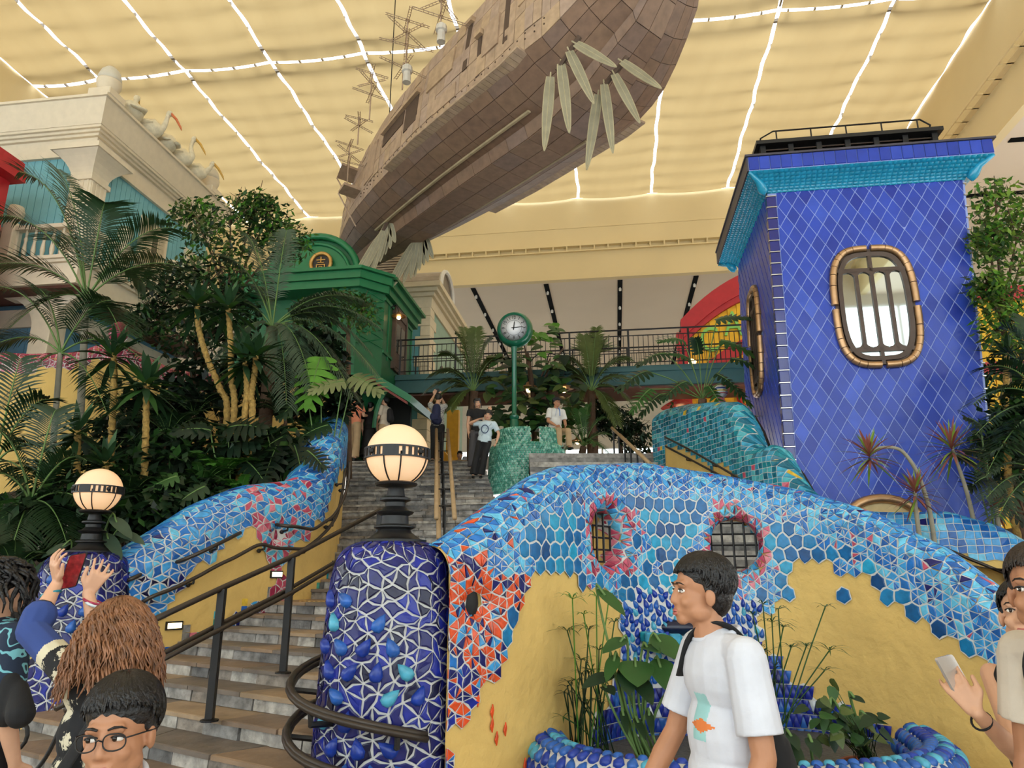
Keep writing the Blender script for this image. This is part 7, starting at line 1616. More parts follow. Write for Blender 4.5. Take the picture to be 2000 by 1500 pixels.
def facebits(t, MH, s_=1.0, gaze=(0, 0), glasses=None, brow=.004, mouth=.0):
    pt = lambda x, y, z: MH @ Vector((x * s_, y * s_, z * s_))
    for q in (-1, 1):
        b = MB(); b.ball(pt(q * .031, -.0725, .004), .0118 * s_, 12, 8, sc=(1.1, .62, .55)); e = b.build('eye', M_EYEW, t, smooth=True)
        b = MB(); b.ball(pt(q * .031 + gaze[0] * .007, -.0772, .004 + gaze[1] * .003), .0064 * s_, 10, 6); b.build('iris', M_IRIS, e, smooth=True)
        b = MB(); b.tube([pt(q * .031 + .0165 * cos(a), -.0815 + .008 * cos(a) ** 2, .003 + .0078 * sin(a)) for a in [PI * .08 + PI * .84 * k / 8 for k in range(9)]], .0022 * s_, 5); b.build('eyelid', M_HAIR, t)
        b = MB(); b.tube([pt(q * x, y, z) for x, y, z in ((.013, -.086, .026), (.026, -.086, .031), (.040, -.079, .030), (.050, -.070, .024))], [brow * s_, brow * 1.15 * s_, brow * s_, brow * .4 * s_], 6, flat=.6); b.build('eyebrow', M_HAIR, t, smooth=True)
    b = MB(); b.tube([pt(x, y, z) for x, y, z in ((-.023, -.078, -.064), (-.010, -.0885, -.0605), (0, -.0895, -.062), (.010, -.0885, -.0605), (.023, -.078, -.064))], [.002 * s_, .0045 * s_, .0045 * s_, .0045 * s_, .002 * s_], 6); b.build('upper_lip', M_LIP, t, smooth=True)
    b = MB(); b.tube([pt(x, y, z - mouth) for x, y, z in ((-.021, -.078, -.066), (-.009, -.0875, -.0715), (.009, -.0875, -.0715), (.021, -.078, -.066))], [.002 * s_, .0055 * s_, .0055 * s_, .002 * s_], 6); b.build('lower_lip', M_LIP, t, smooth=True)
    if mouth: b = MB(); b.ball(pt(0, -.083, -.066 - mouth / 2), .012 * s_, 10, 6, sc=(1.3, .4, .35)); b.build('mouth_opening', mat('mouth dark', (70, 30, 30), .5), t, smooth=True)
    if glasses:
        g = MB()
        for q in (-1, 1):
            g.tube([pt(q * .033 + .025 * (abs(cos(a)) ** .8) * (1 if cos(a) >= 0 else -1), -.102 + .010 * abs(cos(a)) * (1 if q * cos(a) > 0 else .2), .001 + .019 * (abs(sin(a)) ** .8) * (1 if sin(a) >= 0 else -1)) for a in [2 * PI * k / 24 for k in range(25)]], .0017 * s_, 6, cap=False)
            g.tube([pt(q * .058, -.092, .008), pt(q * .078, -.05, .008), pt(q * .084, .015, .002)], .0018 * s_, 5)
        g.tube([pt(-.008, -.102, .004), pt(0, -.104, .008), pt(.008, -.102, .004)], .0017 * s_, 5); g.build('glasses', M_DARK, t, smooth=True)
def hair_short(b, s_=1.0, fringe=True, tufts=70, seed=1, low=.0, puff=1.0):
    E = lambda c, r_: b.ball([x * s_ for x in c], 1, 16, 10, sc=[x * s_ for x in r_]); rh = random.Random(seed)
    E((0, .030, .058), (.083 * puff, .096 * puff, .078 * puff)); E((0, .058, .01), (.074, .062, .075 + low))
    for q in (-1, 1): E((q * .070, .022, .02), (.014, .030, .035))
    for k in range(tufts):
        a = rh.uniform(0, 2 * PI); el = rh.uniform(-.1, 1.35); d = V3(cos(a) * cos(el), sin(a) * cos(el), sin(el))
        if d.y < -.5 and d.z < .45: continue
        p = V3(0, .03, .055) + V3(d.x * .074, d.y * .086, d.z * .070) * puff; e = p + V3(d.x * .018, d.y * .02, d.z * .012) * puff + V3(rh.uniform(-.02, .02), rh.uniform(-.02, .01), -.012); cap(b, p * s_, e * s_, .013 * s_, .005 * s_, 6)
    if fringe:
        for k in range(13):
            x = -.058 + k * .0097; cap(b, V3(x * .75, -.048, .098) * s_, V3(x, -.086 + abs(x) * .35, .048 + rh.uniform(-.012, .010)) * s_, .014 * s_, .007 * s_, 6)
        for q in (-1, 1): cap(b, V3(q * .066, -.03, .07) * s_, V3(q * .073, -.045, .0) * s_, .014 * s_, .006 * s_, 6)
def hair_strands(par, MM_, n, seed, s_=1.0, long=0.0, part=.2, m_=None):
    rh = random.Random(seed); b = MB(); c = V3(0, .024, .046)
    def lim(a): d = -sin(a); return interp(d, [-1, -.3, .25, .6, 1], [-.75 - long, -.45 - long, .0 - long * .4, .22, .26])
    for k in range(n):
        a = rh.uniform(0, 2 * PI); lo = lim(a); e0 = lerp(lo + .15, 1.5, rh.random() ** .8); e1 = max(lo + rh.uniform(-.1, .12), e0 - rh.uniform(.7, 1.1)); da = rh.uniform(-.25, .25) + part * (-sin(a) > .3); lift = rh.uniform(.0, .05); pts = []
        for q in range(8):
            f = q / 7; e = lerp(e0, e1, f); aa = a + da * f; rr = 1.0 + .045 + lift * (.3 + .7 * f) + (.04 * f * f if e < .35 else 0); pts.append(MM_ @ ((c + V3(cos(aa) * cos(e) * .078 * rr, sin(aa) * cos(e) * .096 * rr, sin(e) * .083 * rr)) * s_))
        b.tube(pts, [.0052, .0056, .0056, .0054, .005, .0044, .003, .001], 4)
    return b.build('hair_strands', m_ or M_HAIR, par, smooth=True, fix=False)
def paint(o, t, fn, m_):
    o.data.materials.append(m_); iv = (Matrix.Translation(o.parent.location)).to_4x4(); k = len(o.data.materials) - 1
    for p in o.data.polygons:
        if fn(t.inverted() @ (iv @ p.center)): p.material_index = k
def RZ3(a): return Matrix.Rotation(a, 4, 'Z')
def person(label, loc, rotz, H, pose, wear, vox=.009, near=False, group=None):
    """figure faces -Y before turning; joints in metres for a 1.70 m body, scaled to H"""
    K = H / 1.70; t = thing('person', label, 'person', loc, 0.0, group); M = Matrix.Translation(Vector(loc)) @ RZ3(rotz) @ Matrix.Scale(K, 4)
    J = dict(pel=V3(0, 0, .93), chest=V3(0, .0, 1.26), neck=V3(0, .015, 1.43), head=V3(0, -.01, 1.585), sl=V3(.175, .01, 1.385), sr=V3(-.175, .01, 1.385), el=V3(.22, .03, 1.11), wl=V3(.22, -.05, .88), er=V3(-.22, .03, 1.11), wr=V3(-.22, -.05, .88), hl=V3(.09, 0, .88), hr=V3(-.09, 0, .88), kl=V3(.095, -.01, .48), kr=V3(-.095, -.01, .48), al=V3(.10, .02, .08), ar=V3(-.10, .02, .08))
    for k, v in pose.items():
        if k in J: J[k] = Vector(v)
    hs = wear.get('headscale', 1.0); hp, hy, hr_ = [math.radians(a) for a in pose.get('look', (0, 0, 0))]
    MH = Matrix.Translation(J['head']) @ RZ3(hy) @ Matrix.Rotation(hp, 4, 'X') @ Matrix.Rotation(hr_, 4, 'Y') @ Matrix.Scale(hs, 4)
    lean = J['neck'] - J['pel']
    # body: head, neck, arms, hands and bare legs in one surface
    b = MB(); hb = MB(); headprims(hb, 1.0, wear.get('child')); b.add([MH @ Vector(p) for p in hb.v], hb.f)
    cap(b, J['neck'] - V3(0, 0, .05), MH @ V3(0, .025, -.09), .060, .052); ell(b, J['chest'] + V3(0, 0, .03), (.13, .07, .14)); cap(b, J['sl'] * .9 + J['neck'] * .1 - V3(0, 0, .02), J['sr'] * .9 + J['neck'] * .1 - V3(0, 0, .02), .05, .05)
    cap(b, J['pel'] + V3(0, 0, .02), J['chest'], .08, .075)
    th = wear.get('armw', 1.0)
    for s_, sg in (('l', 1), ('r', -1)):
        cap(b, J['s' + s_], J['e' + s_], .046 * th, .038 * th); cap(b, J['e' + s_], J['e' + s_].lerp(J['w' + s_], .35), .038 * th, .040 * th); cap(b, J['e' + s_].lerp(J['w' + s_], .35), J['w' + s_], .039 * th, .025 * th)
        hd = pose.get('hand_' + s_, {}); d = hd.get('d') or (J['w' + s_] - J['e' + s_]); n = hd.get('n') or V3(sg, .2, 0); hand(b, J['w' + s_], d, n, hd.get('th', sg), hd.get('curl', .35), hd.get('s', 1.0), hd.get('spread', .12))
        cap(b, J['h' + s_], J['k' + s_], .075, .052); cap(b, J['k' + s_], J['k' + s_].lerp(J['a' + s_], .3), .052, .055); cap(b, J['k' + s_].lerp(J['a' + s_], .3), J['a' + s_], .053, .034)
    skin = wear.get('skin', SK1); remesh(b, vox * K, 2, 'body', skin, t, M)
    # shirt
    w = wear.get('bulk', 1.0); b = MB(); c = J['chest']; p = J['pel']; dn = (p - J['neck']).normalized()
    ax = (J['sl'] - J['sr']); ax.z = 0; ax.normalize(); MR = Matrix.Rotation(math.atan2(ax.y, ax.x), 4, 'Z')
    E = lambda q, r_: b.ball(q, 1, 18, 10, sc=r_, M=MR)
    E(c + V3(0, 0, .06), (.172 * w, .112 * w, .15)); E(c.lerp(p, .4), (.155 * w, .112 * w, .17)); hem = wear.get('hem', .04); E(c.lerp(p, .82), (.160 * w, .118 * w, .15)); b.tube([c.lerp(p, .55), p - V3(0, 0, hem)], [.135 * w, .150 * w], 20, flat=.78, up=(0, 1, 0))
    sh_ = (J['sl'] + J['sr']) / 2
    for s_ in 'lr':
        a = J['s' + s_]; f = wear.get('sleeve', .62); cap(b, J['neck'].lerp(a, .32) - V3(0, 0, .015), a if f > .05 else J['neck'].lerp(a, .6) - V3(0, 0, .03), .052, .062 if f > .05 else .045); e = a.lerp(J['e' + s_], f) if f <= 1 else J['e' + s_].lerp(J['w' + s_], f - 1)
        if f > .05:
            if f > 1: cap(b, a, J['e' + s_], .066, .062); cap(b, J['e' + s_], e, .062, .07)
            else: d = (e - a); b.ball(a, .064, 12, 8); b.tube([a, a + d * .5, e], [.066, .068, .072], 14)
    shirt = remesh(b, vox * K, 2, wear.get('topname', 'shirt'), wear['top'], t, M)
    if 'collar' in wear:
        b = MB(); b.tube([M @ (J['neck'] + V3(.07 * cos(a), .075 * sin(a) - .005, .012 + .02 * sin(a))) for a in [2 * PI * k / 20 for k in range(21)]], .011 * K, 6, cap=False); b.build('collar', wear['collar'], shirt, smooth=True)
    # trousers or skirt
    if 'bottom' in wear:
        b = MB(); fl = wear.get('flare', 1.0); E(J['pel'] - V3(0, 0, .02), (.160 * w, .115 * w, .10)); ln = wear.get('leg', .95)
        for s_ in 'lr':
            h_, k_, a_ = J['h' + s_], J['k' + s_], J['a' + s_]; cap(b, h_, k_, .092 * w, .070 * fl)
            if ln > .5: b.ball(k_, .070 * fl, 10, 8); b.tube([k_, k_.lerp(a_, ln)], [.070 * fl, .066 * fl * (1 if fl <= 1 else 1.25)], 14)
        if wear.get('skirt'): b.tube([J['pel'], (J['kl'] + J['kr']) / 2, (J['al'] + J['ar']) / 2 + V3(0, 0, .1)], [.15, .2, .26], 18)
        remesh(b, vox * K, 2, 'trousers' if not wear.get('skirt') else 'skirt', wear['bottom'], t, M)
    for s_ in 'lr':
        a_ = J['a' + s_]; k_ = J['k' + s_]; fd = Vector(pose.get('toe_' + s_, (0, -1, 0))); b = MB(); cap(b, a_ + V3(0, .02, -.035) - fd * .0, a_ + fd * .10 + V3(0, 0, -.05), .042, .036); cap(b, a_ + fd * .10 + V3(0, 0, -.05), a_ + fd * .155 + V3(0, 0, -.055), .036, .026); o = remesh(b, vox * K * 1.1, 1, 'shoe', wear.get('shoe', M_DARK), t, M)
    if wear.get('hair', 'short') == 'short':
        b = MB(); hair_short(b, 1.0, wear.get('fringe', True) and not near, 0 if near else 40, wear.get('seed', 1), wear.get('low', 0), wear.get('puff', 1.0)); b.v = [tuple(MH @ Vector(q)) for q in b.v]; remesh(b, vox * K * (.75 if near else .9), 1, 'hair', wear.get('hairmat', M_HAIR), t, M)
        if near: hair_strands(t, M @ MH, wear.get('strands', 750), wear.get('seed', 1), wear.get('puff', 1.0), wear.get('low', 0) * 4, m_=wear.get('hairmat', M_HAIR))
    if wear.get('face', True): facebits(t, M @ MH, 1.0 * K, wear.get('gaze', (0, 0)), wear.get('glasses'), wear.get('brow', .004), wear.get('mouth', 0)) if False else facebits(t, M @ MH, 1.0, wear.get('gaze', (0, 0)), wear.get('glasses'), wear.get('brow', .004), wear.get('mouth', 0))
    return t, M, J, MH
def phone(label, c, xd, zd, m_, screen=None, back=False, s_=1.0):
    c, xd, zd = Vector(c), Vector(xd).normalized(), Vector(zd).normalized(); n = xd.cross(zd); t = thing('phone', label, 'phone', c); w, h_, d = .0365 * s_, .075 * s_, .0045 * s_; b = MB()
    ring = [(sx * (w - .009 * s_) + .009 * s_ * cos(a), sz * (h_ - .009 * s_) + .009 * s_ * sin(a)) for (sx, sz, a0) in ((1, 1, 0), (-1, 1, PI / 2), (-1, -1, PI), (1, -1, 3 * PI / 2)) for a in (a0, a0 + PI / 6, a0 + PI / 3, a0 + PI / 2)]
    b.prism([c + xd * x + zd * z - n * d for x, z in ring], n * 2 * d); b.build('phone_body', m_, t)
    if screen: b = MB(); b.add([c + xd * x * .92 + zd * z * .95 + n * (d + .0006) for x, z in ring], [tuple(range(16))]); b.build('phone_screen', screen, t)
    b = MB()
    for z in (.052, .032): q = c - xd * .018 * s_ + zd * z * s_ - n * d; b.tube([q, q - n * .003], .009 * s_, 12)
    b.build('camera_lens', M_DARK, t)
    return t
def strap(parent, M, pts, w=.022, m_=None, nm='strap'): b = MB(); b.tube([M @ Vector(q) for q in smooth_path(pts, 5)], w, 8, flat=.25); return b.build(nm, m_ or M_BLK, parent, smooth=True)
M_BLK = fab('black', (24, 23, 25)); M_WHT = fab('white', (204, 205, 214)); M_BEIGE = fab('beige', (196, 180, 160)); M_KHAKI = fab('khaki', (176, 148, 112)); M_GREYP = fab('charcoal grey', (78, 76, 80)); M_SALMON = fab('salmon', (224, 138, 104)); M_LBLUE = fab('pale blue', (190, 206, 214)); M_TEALT = fab('slate teal', (74, 98, 104)); M_CREAMT = fab('cream', (206, 194, 178)); M_NAVYB = fab('navy', (34, 38, 70))
def patt(name, base, ink, kind, scale):
    m = mat('cloth ' + name, base, .85, var=0, bump=.2, bscale=12); nt = m.node_tree; N = nt.nodes; L = nt.links; p = N['Principled BSDF']; tc = N.new('ShaderNodeTexCoord'); mx = N.new('ShaderNodeMix'); mx.data_type = 'RGBA'; mx.inputs['A'].default_value = lin(base); mx.inputs['B'].default_value = lin(ink); rp_ = N.new('ShaderNodeMapRange')
    if kind == 'wave': tx = N.new('ShaderNodeTexWave'); tx.bands_direction = 'Z'; tx.inputs['Scale'].default_value = scale; tx.inputs['Distortion'].default_value = 5; tx.inputs['Detail Scale'].default_value = 1.0; rp_.inputs['From Min'].default_value = .45; rp_.inputs['From Max'].default_value = .55
    elif kind == 'curl': tx = N.new('ShaderNodeTexWave'); tx.wave_type = 'RINGS'; tx.inputs['Scale'].default_value = scale; tx.inputs['Distortion'].default_value = 14; tx.inputs['Detail Scale'].default_value = 2.2; rp_.inputs['From Min'].default_value = .8; rp_.inputs['From Max'].default_value = .86
    else: tx = N.new('ShaderNodeTexVoronoi'); tx.inputs['Scale'].default_value = scale; rp_.inputs['From Min'].default_value = .40; rp_.inputs['From Max'].default_value = .34
    src = tc.outputs['Object']
    if kind == 'flower':
        nz = N.new('ShaderNodeTexNoise'); nz.inputs['Scale'].default_value = scale * 5; sc = N.new('ShaderNodeVectorMath'); sc.operation = 'MULTIPLY_ADD'; sc.inputs[1].default_value = (.06, .06, .06); L.new(nz.outputs['Color'], sc.inputs[0]); L.new(src, sc.inputs[2]); src = sc.outputs[0]
    L.new(src, tx.inputs['Vector']); L.new(tx.outputs['Distance' if kind == 'flower' else 'Fac'], rp_.inputs['Value']); L.new(rp_.outputs['Result'], mx.inputs['Factor']); L.new(mx.outputs['Result'], p.inputs['Base Color']); return m
P_FLOWER = patt('black floral', (20, 20, 24), (206, 196, 170), 'flower', 12); P_STRIPE = patt('zebra stripe', (226, 222, 214), (24, 24, 26), 'wave', 14); P_OCTO = patt('navy curls', (26, 40, 62), (112, 176, 186), 'curl', 5)
# ---- man walking to the left, white T-shirt, black shoulder bag
px_ = at(1404, 1300, 2.55); loc = V3(px_.x, 2.55, 0)
mw, M, J, MH = person('young man in a white T-shirt with black shoulder bag walking left', loc, math.radians(-80), 1.665, dict(head=(.0, -.055, 1.578), look=(-2, -4, 0), neck=(0, .005, 1.43), el=(.225, .02, 1.10), wl=(.215, -.08, .85), hand_l=dict(curl=.5, n=V3(1, 0, 0)), er=(-.22, -.08, 1.10), wr=(-.2, -.24, .88), hand_r=dict(curl=.45, n=V3(-1, 0, 0)), kl=(.10, -.10, .50), al=(.10, .12, .10), kr=(-.1, -.12, .48), ar=(-.1, -.25, .08)),
    dict(skin=SK2, top=M_WHT, bottom=M_KHAKI, shoe=M_WHT, sleeve=.78, bulk=1.0, hem=.10, fringe=True, low=.02, collar=M_WHT, seed=4, leg=.9, puff=1.04), .0055, True)
strap(mw, M, [(-.09, -.10, 1.30), (-.02, -.075, 1.44), (.055, .0, 1.475), (.05, .08, 1.40), (.02, .14, 1.25), (0, .17, 1.08)], .024, nm='bag_strap')
bg = thing('shoulder_bag', 'soft black bag hanging behind the man in white', 'bag', M @ V3(0, .2, .85)); b = MB(); cap(b, V3(0, .185, 1.08), V3(-.02, .22, .78), .05, .10); cap(b, V3(.05, .22, .80), V3(-.08, .26, .72), .10, .09); cap(b, V3(.02, .17, 1.12), V3(0, .2, .9), .03, .07); remesh(b, .008, 3, 'bag_body', M_BLK, bg, M)
sh_o = [c for c in mw.children if c.name.startswith('shirt')][0]
paint(sh_o, M, lambda q: q.y < -.05 and .01 < q.x < .075 and 1.12 < q.z < 1.26, mat('print aqua', (150, 196, 196), .85)); paint(sh_o, M, lambda q: q.y < -.05 and abs(q.x - .05) / .055 + abs(q.z - 1.165) / .022 < 1, mat('print orange', (216, 120, 60), .85))
# ---- woman seen from behind raising a phone
wx = at(222, 1250, 2.9); KW = 1.56; loc = V3(wx.x, 2.9, 0)
toL = lambda u, v, d: (Matrix.Translation(loc) @ RZ3(PI) @ Matrix.Scale(KW / 1.70, 4)).inverted() @ at(u, v, d)
hl_, hr2 = toL(112, 1138, 3.12), toL(172, 1158, 3.15)
mwm, M, J, MH = person('woman with long curly brown hair in a black patterned dress raising a phone', loc, PI, KW, dict(head=toL(232, 1238, 2.93), look=(14, 24, 0), er=toL(150, 1265, 2.95) if False else toL(195, 1275, 3.1), wr=hr2, el=toL(62, 1232, 3.0), wl=hl_, sr=(-.15, .01, 1.36), sl=(.165, .01, 1.37),
    hand_l=dict(d=at(128, 1105, 3.15) - at(112, 1138, 3.12), n=V3(.5, .7, 0), curl=[.45, .4, .4, .45, .3], spread=.2), hand_r=dict(d=at(162, 1128, 3.15) - at(172, 1158, 3.15), n=V3(-.5, .7, 0), curl=[.35, .4, .45, .5, .4], spread=.2)),
    dict(skin=SK1, top=P_FLOWER, topname='dress_top', bottom=P_FLOWER, skirt=True, sleeve=1.30, bulk=1.08, hair='none', face=False, hem=.2), .0055, True)
M_CURL = mat('auburn hair', (126, 84, 56), .45, var=.5, scale=22); rh = random.Random(3); hb = MB(); hb.ball((0, .02, .035), 1, 14, 10, sc=(.088, .105, .095)); hb.tube([(0, .05, .02), (0, .075, -.1), (0, .075, -.2)], [.095, .11, .10], 12)
for k in range(950):
    a = rh.uniform(-.25 * PI, 1.25 * PI); el = rh.uniform(.0, 1.5); s0 = V3(cos(a) * cos(el) * .085, .02 + sin(a) * cos(el) * .10, .04 + sin(el) * .09); L_ = rh.uniform(.2, .34); pts = []; ph = rh.uniform(0, 6); out = V3(cos(a), max(-.1, sin(a)), 0)
    for q in range(13):
        f = q / 12; p = s0 + out * (.11 * (f ** .7)) + V3(0, .02 * f, -L_ * f * f * .6 - L_ * f * .4 + .02 * (1 - f)); am = .010 * min(1, f * 3); pts.append(p + V3(cos(ph + f * 20) * am, sin(ph + f * 20) * am, 0))
    hb.tube(pts, [.0048] * 11 + [.004, .0015], 4)
hb.v = [tuple(M @ MH @ Vector(q)) for q in hb.v]; hb.build('curly_hair', M_CURL, mwm, smooth=True, fix=False)
scr = mat('phone photo', (120, 30, 34), .2, emit=.25, ecol=(130, 40, 44), var=.6, scale=50)
phone('dark phone held up by the curly haired woman', at(143, 1115, 3.16), V3(1, .05, .18), V3(.28, -.15, 1), M_DARK, scr)
for (u, v, d, m_, nm) in ((99, 1160, 3.10, 'teal1', 'bracelet'), (181, 1175, 3.14, 'wine', 'bracelet'), (186, 1181, 3.13, 'white', 'bracelet')):
    c = at(u, v, d); b = MB(); b.tube([c + V3(.033 * cos(a), .033 * sin(a), .012 * cos(a) * (1 if u < 150 else -1)) for a in [2 * PI * k / 18 for k in range(19)]], .006, 6, cap=False); b.build(nm, G[m_], mwm, smooth=True)
strap(mwm, M, [(-.10, -.10, 1.36), (-.11, .02, 1.44), (-.10, .11, 1.36), (-.04, .145, 1.2), (.05, .16, 1.02), (.12, .15, .9)], .026, nm='bag_strap')
dt = [c for c in mwm.children if c.name.startswith('dress_top')][0]
paint(dt, M, lambda q: (q - J['el']).length < .19 and (q - J['wl']).length > .13, mat('cloth blue panel', (44, 66, 128), .85, var=.1)); paint(dt, M, lambda q: .19 < (q - J['el']).length < .235 and (q - J['sl']).length < .2, mat('cloth ivory band', (206, 196, 168), .85, var=.1))
# ---- boy with glasses
bx = at(238, 1420, 1.78); HB_ = 1.375; loc = V3(bx.x, 1.78, 0); 
mb_, M, J, MH = person('boy with black hair and dark glasses at the bottom left', loc, math.radians(8), HB_, dict(look=(2, -4, -3), head=(.0, -.02, 1.555), er=(-.42, .12, 1.24), wr=(-.62, .05, 1.2), sr=(-.18, .01, 1.36), sl=(.18, .01, 1.36), hand_r=dict(n=V3(0, 0, 1))),
    dict(skin=SK2, top=M_TEALT, bottom=M_GREYP, sleeve=.8, bulk=.98, headscale=1.1, child=True, glasses=True, gaze=(-.7, .1), fringe=True, seed=8, puff=1.07, mouth=.006, brow=.0045, collar=M_WHT), .0055, True)
# ---- person at the left edge, navy curled pattern shirt with dark bag
lx = at(0, 1130, 3.3); loc = V3(lx.x + .03, 3.3, 0)
ml, M, J, MH = person('person with dark curly hair in a navy patterned shirt at the left edge', loc, math.radians(150), 1.66, dict(look=(0, 0, 0)), dict(skin=SK1, top=P_OCTO, bottom=M_BLK, sleeve=.9, bulk=1.15, hair='none', face=False), .009, False)
hb = MB(); rh = random.Random(9); hb.ball((0, .02, .04), 1, 12, 8, sc=(.09, .105, .095))
for k in range(170):
    a = rh.uniform(0, 2 * PI); el = rh.uniform(-.2, 1.5); d = V3(cos(a) * cos(el), sin(a) * cos(el), sin(el)); s0 = V3(d.x * .085, .02 + d.y * .1, .04 + d.z * .09)
    if d.y < -.4 and d.z < .3: continue
    ph = rh.uniform(0, 6); hb.tube([s0 + d * .06 * f + V3(cos(ph + f * 9) * .014, sin(ph + f * 9) * .014, -.16 * f * f) for f in [q / 7 for q in range(8)]], [.009] * 6 + [.007, .003], 4)
hb.v = [tuple(M @ MH @ Vector(q)) for q in hb.v]; hb.build('curly_hair', M_HAIR, ml, smooth=True, fix=False)
bg = thing('backpack', 'dark soft backpack at the left edge beside the patterned dress', 'bag', at(45, 1380, 3.0)); b = MB(); cap(b, at(38, 1345, 3.15), at(40, 1395, 3.1), .035, .055); cap(b, at(20, 1330, 3.15), at(15, 1390, 3.15), .04, .06); remesh(b, .009, 3, 'bag_body', M_BLK, bg)
# ---- couple at the right edge
rx = at(2105, 1200, 2.05); loc = V3(rx.x, 2.05, 0)
mr, M, J, MH = person('young man in a cream T-shirt cut by the right edge', loc, math.radians(-68), 1.70, dict(look=(-2, 20, 0), head=(0, -.125, 1.56), neck=(0, -.04, 1.43), el=(.24, .02, 1.12), wl=(.23, -.08, .9)), dict(skin=SK2, top=M_CREAMT, bottom=M_BLK, sleeve=.66, bulk=1.0, seed=12, hairmat=mat('brown black hair', (44, 34, 30), .4, var=.3, scale=60, bump=.4, bscale=90), gaze=(-.5, 0)), .0055, True)
strap(mr, M, [(-.09, -.12, 1.28), (-.10, -.10, 1.38), (-.11, .0, 1.455), (-.1, .1, 1.38)], .008, nm='bag_cord')
strap(mr, M, [(.10, -.125, 1.2), (.11, -.10, 1.36), (.115, .0, 1.455), (.1, .1, 1.38)], .008, nm='bag_cord')
wx = at(1995, 1240, 2.6); loc = V3(wx.x, 2.55, 0); KQ = 1.58
toL = lambda u, v, d: (Matrix.Translation(loc) @ RZ3(math.radians(-48)) @ Matrix.Scale(KQ / 1.70, 4)).inverted() @ at(u, v, d)
mq, M, J, MH = person('woman behind the cream shirt man looking at her phone', loc, math.radians(-48), KQ, dict(look=(-10, 4, 0), head=(0, -.03, 1.585), er=toL(1992, 1478, 2.45), wr=toL(1908, 1392, 2.28), sr=(-.15, .01, 1.37), sl=(.15, .01, 1.37), hand_r=dict(d=V3(-.55, .02, .83), n=V3(.15, -1, .1), th=1, curl=[.3, .28, .3, .36, .5], s=.95, spread=.05)),
    dict(skin=SK1, top=M_BLK, bottom=M_BLK, sleeve=.0, bulk=.9, fringe=True, seed=15, low=.09, armw=.85), .0055, True)
phone('silver phone in the hand of the woman at the right edge', at(1868, 1328, 2.325), V3(.85, .35, .12), V3(-.42, -.05, .9), mat('phone silver', (206, 198, 192), .25, .5, var=.05))
c = at(1917, 1408, 2.315); b = MB(); dd = (at(1905, 1385, 2.30) - at(1992, 1478, 2.45)).normalized(); q1 = dd.orthogonal().normalized(); q2 = dd.cross(q1); b.tube([c + (q1 * cos(a) + q2 * sin(a)) * .028 for a in [2 * PI * k / 18 for k in range(19)]], .0035, 6, cap=False); b.build('hair_tie', M_BLK, mq, smooth=True)
# ---- visitors at the stair head
def stand(u, v_feet, d, z): p = at(u, v_feet, d); return V3(p.x, d, z)
FV = .011
person('visitor in a salmon T-shirt and khaki trousers at the stair head', stand(690, 888, 16.5, ZTOP), math.radians(140), 1.66, dict(el=(.24, .0, 1.1), wl=(.2, -.15, .95), er=(-.22, -.08, 1.1), wr=(-.1, -.28, 1.15), look=(12, 0, 0), head=(0, -.05, 1.56)), dict(skin=SK1, top=M_SALMON, bottom=M_KHAKI, sleeve=.75, bulk=1.1, flare=1.15, seed=21), FV)
person('visitor in a black dress beside the salmon shirt', stand(719, 890, 16.7, ZTOP), math.radians(170), 1.45, dict(), dict(skin=SK1, top=M_BLK, bottom=M_BLK, skirt=True, sleeve=.6, seed=22), FV)
m9, M, J, MH = person('visitor in a beige T-shirt with small backpack facing the porch', stand(748, 890, 16.4, ZTOP), math.radians(-115), 1.52, dict(er=(-.2, -.08, 1.12), wr=(-.06, -.24, 1.0), el=(.2, -.06, 1.1), wl=(.06, -.24, 1.0), look=(-14, 0, 0)), dict(skin=SK1, top=M_BEIGE, bottom=M_KHAKI, sleeve=.75, bulk=1.05, seed=23), FV)
bp = thing('backpack', 'small black backpack on the visitor in beige', 'bag', M @ V3(0, .16, 1.1)); b = MB(); cap(b, V3(0, .15, 1.3), V3(0, .18, 1.08), .08, .10); remesh(b, .012, 2, 'bag_body', M_BLK, bp, M)
loc = stand(853, 893, 16.7, ZTOP); 
m10, M, J, MH = person('visitor in a striped T-shirt with navy backpack photographing upward', loc, math.radians(172), 1.66, dict(el=(.24, -.14, 1.52), wl=(.16, -.22, 1.74), er=(-.12, -.22, 1.45), wr=(-.0, -.26, 1.70), hand_l=dict(d=V3(-.3, 0, 1), n=V3(0, -1, 0), curl=.4), hand_r=dict(d=V3(.3, 0, 1), n=V3(0, -1, 0), curl=.4), look=(16, 0, 0)), dict(skin=SK1, top=P_STRIPE, bottom=M_BLK, sleeve=.7, bulk=1.05, seed=24), FV)
bp = thing('backpack', 'navy backpack on the visitor in the striped T-shirt', 'bag', M @ V3(0, .16, 1.0)); b = MB(); cap(b, V3(.0, .15, 1.33), V3(0, .19, 1.02), .10, .12); cap(b, V3(.05, .17, 1.1), V3(-.05, .2, 1.0), .11, .11); remesh(b, .012, 2, 'bag_body', M_NAVYB, bp, M)
b = MB(); b.bbox(-.09, .29, .98, .09, .325, 1.15, .015); b.v = [tuple(M @ Vector(q)) for q in b.v]; b.build('front_pocket', M_NAVYB, bp)
phone('phone raised by the visitor in the striped T-shirt', M @ V3(.09, -.27, 1.84), V3(1, 0, 0), V3(0, .1, 1), M_DARK)
zst = lambda k: STEPS[k][2]
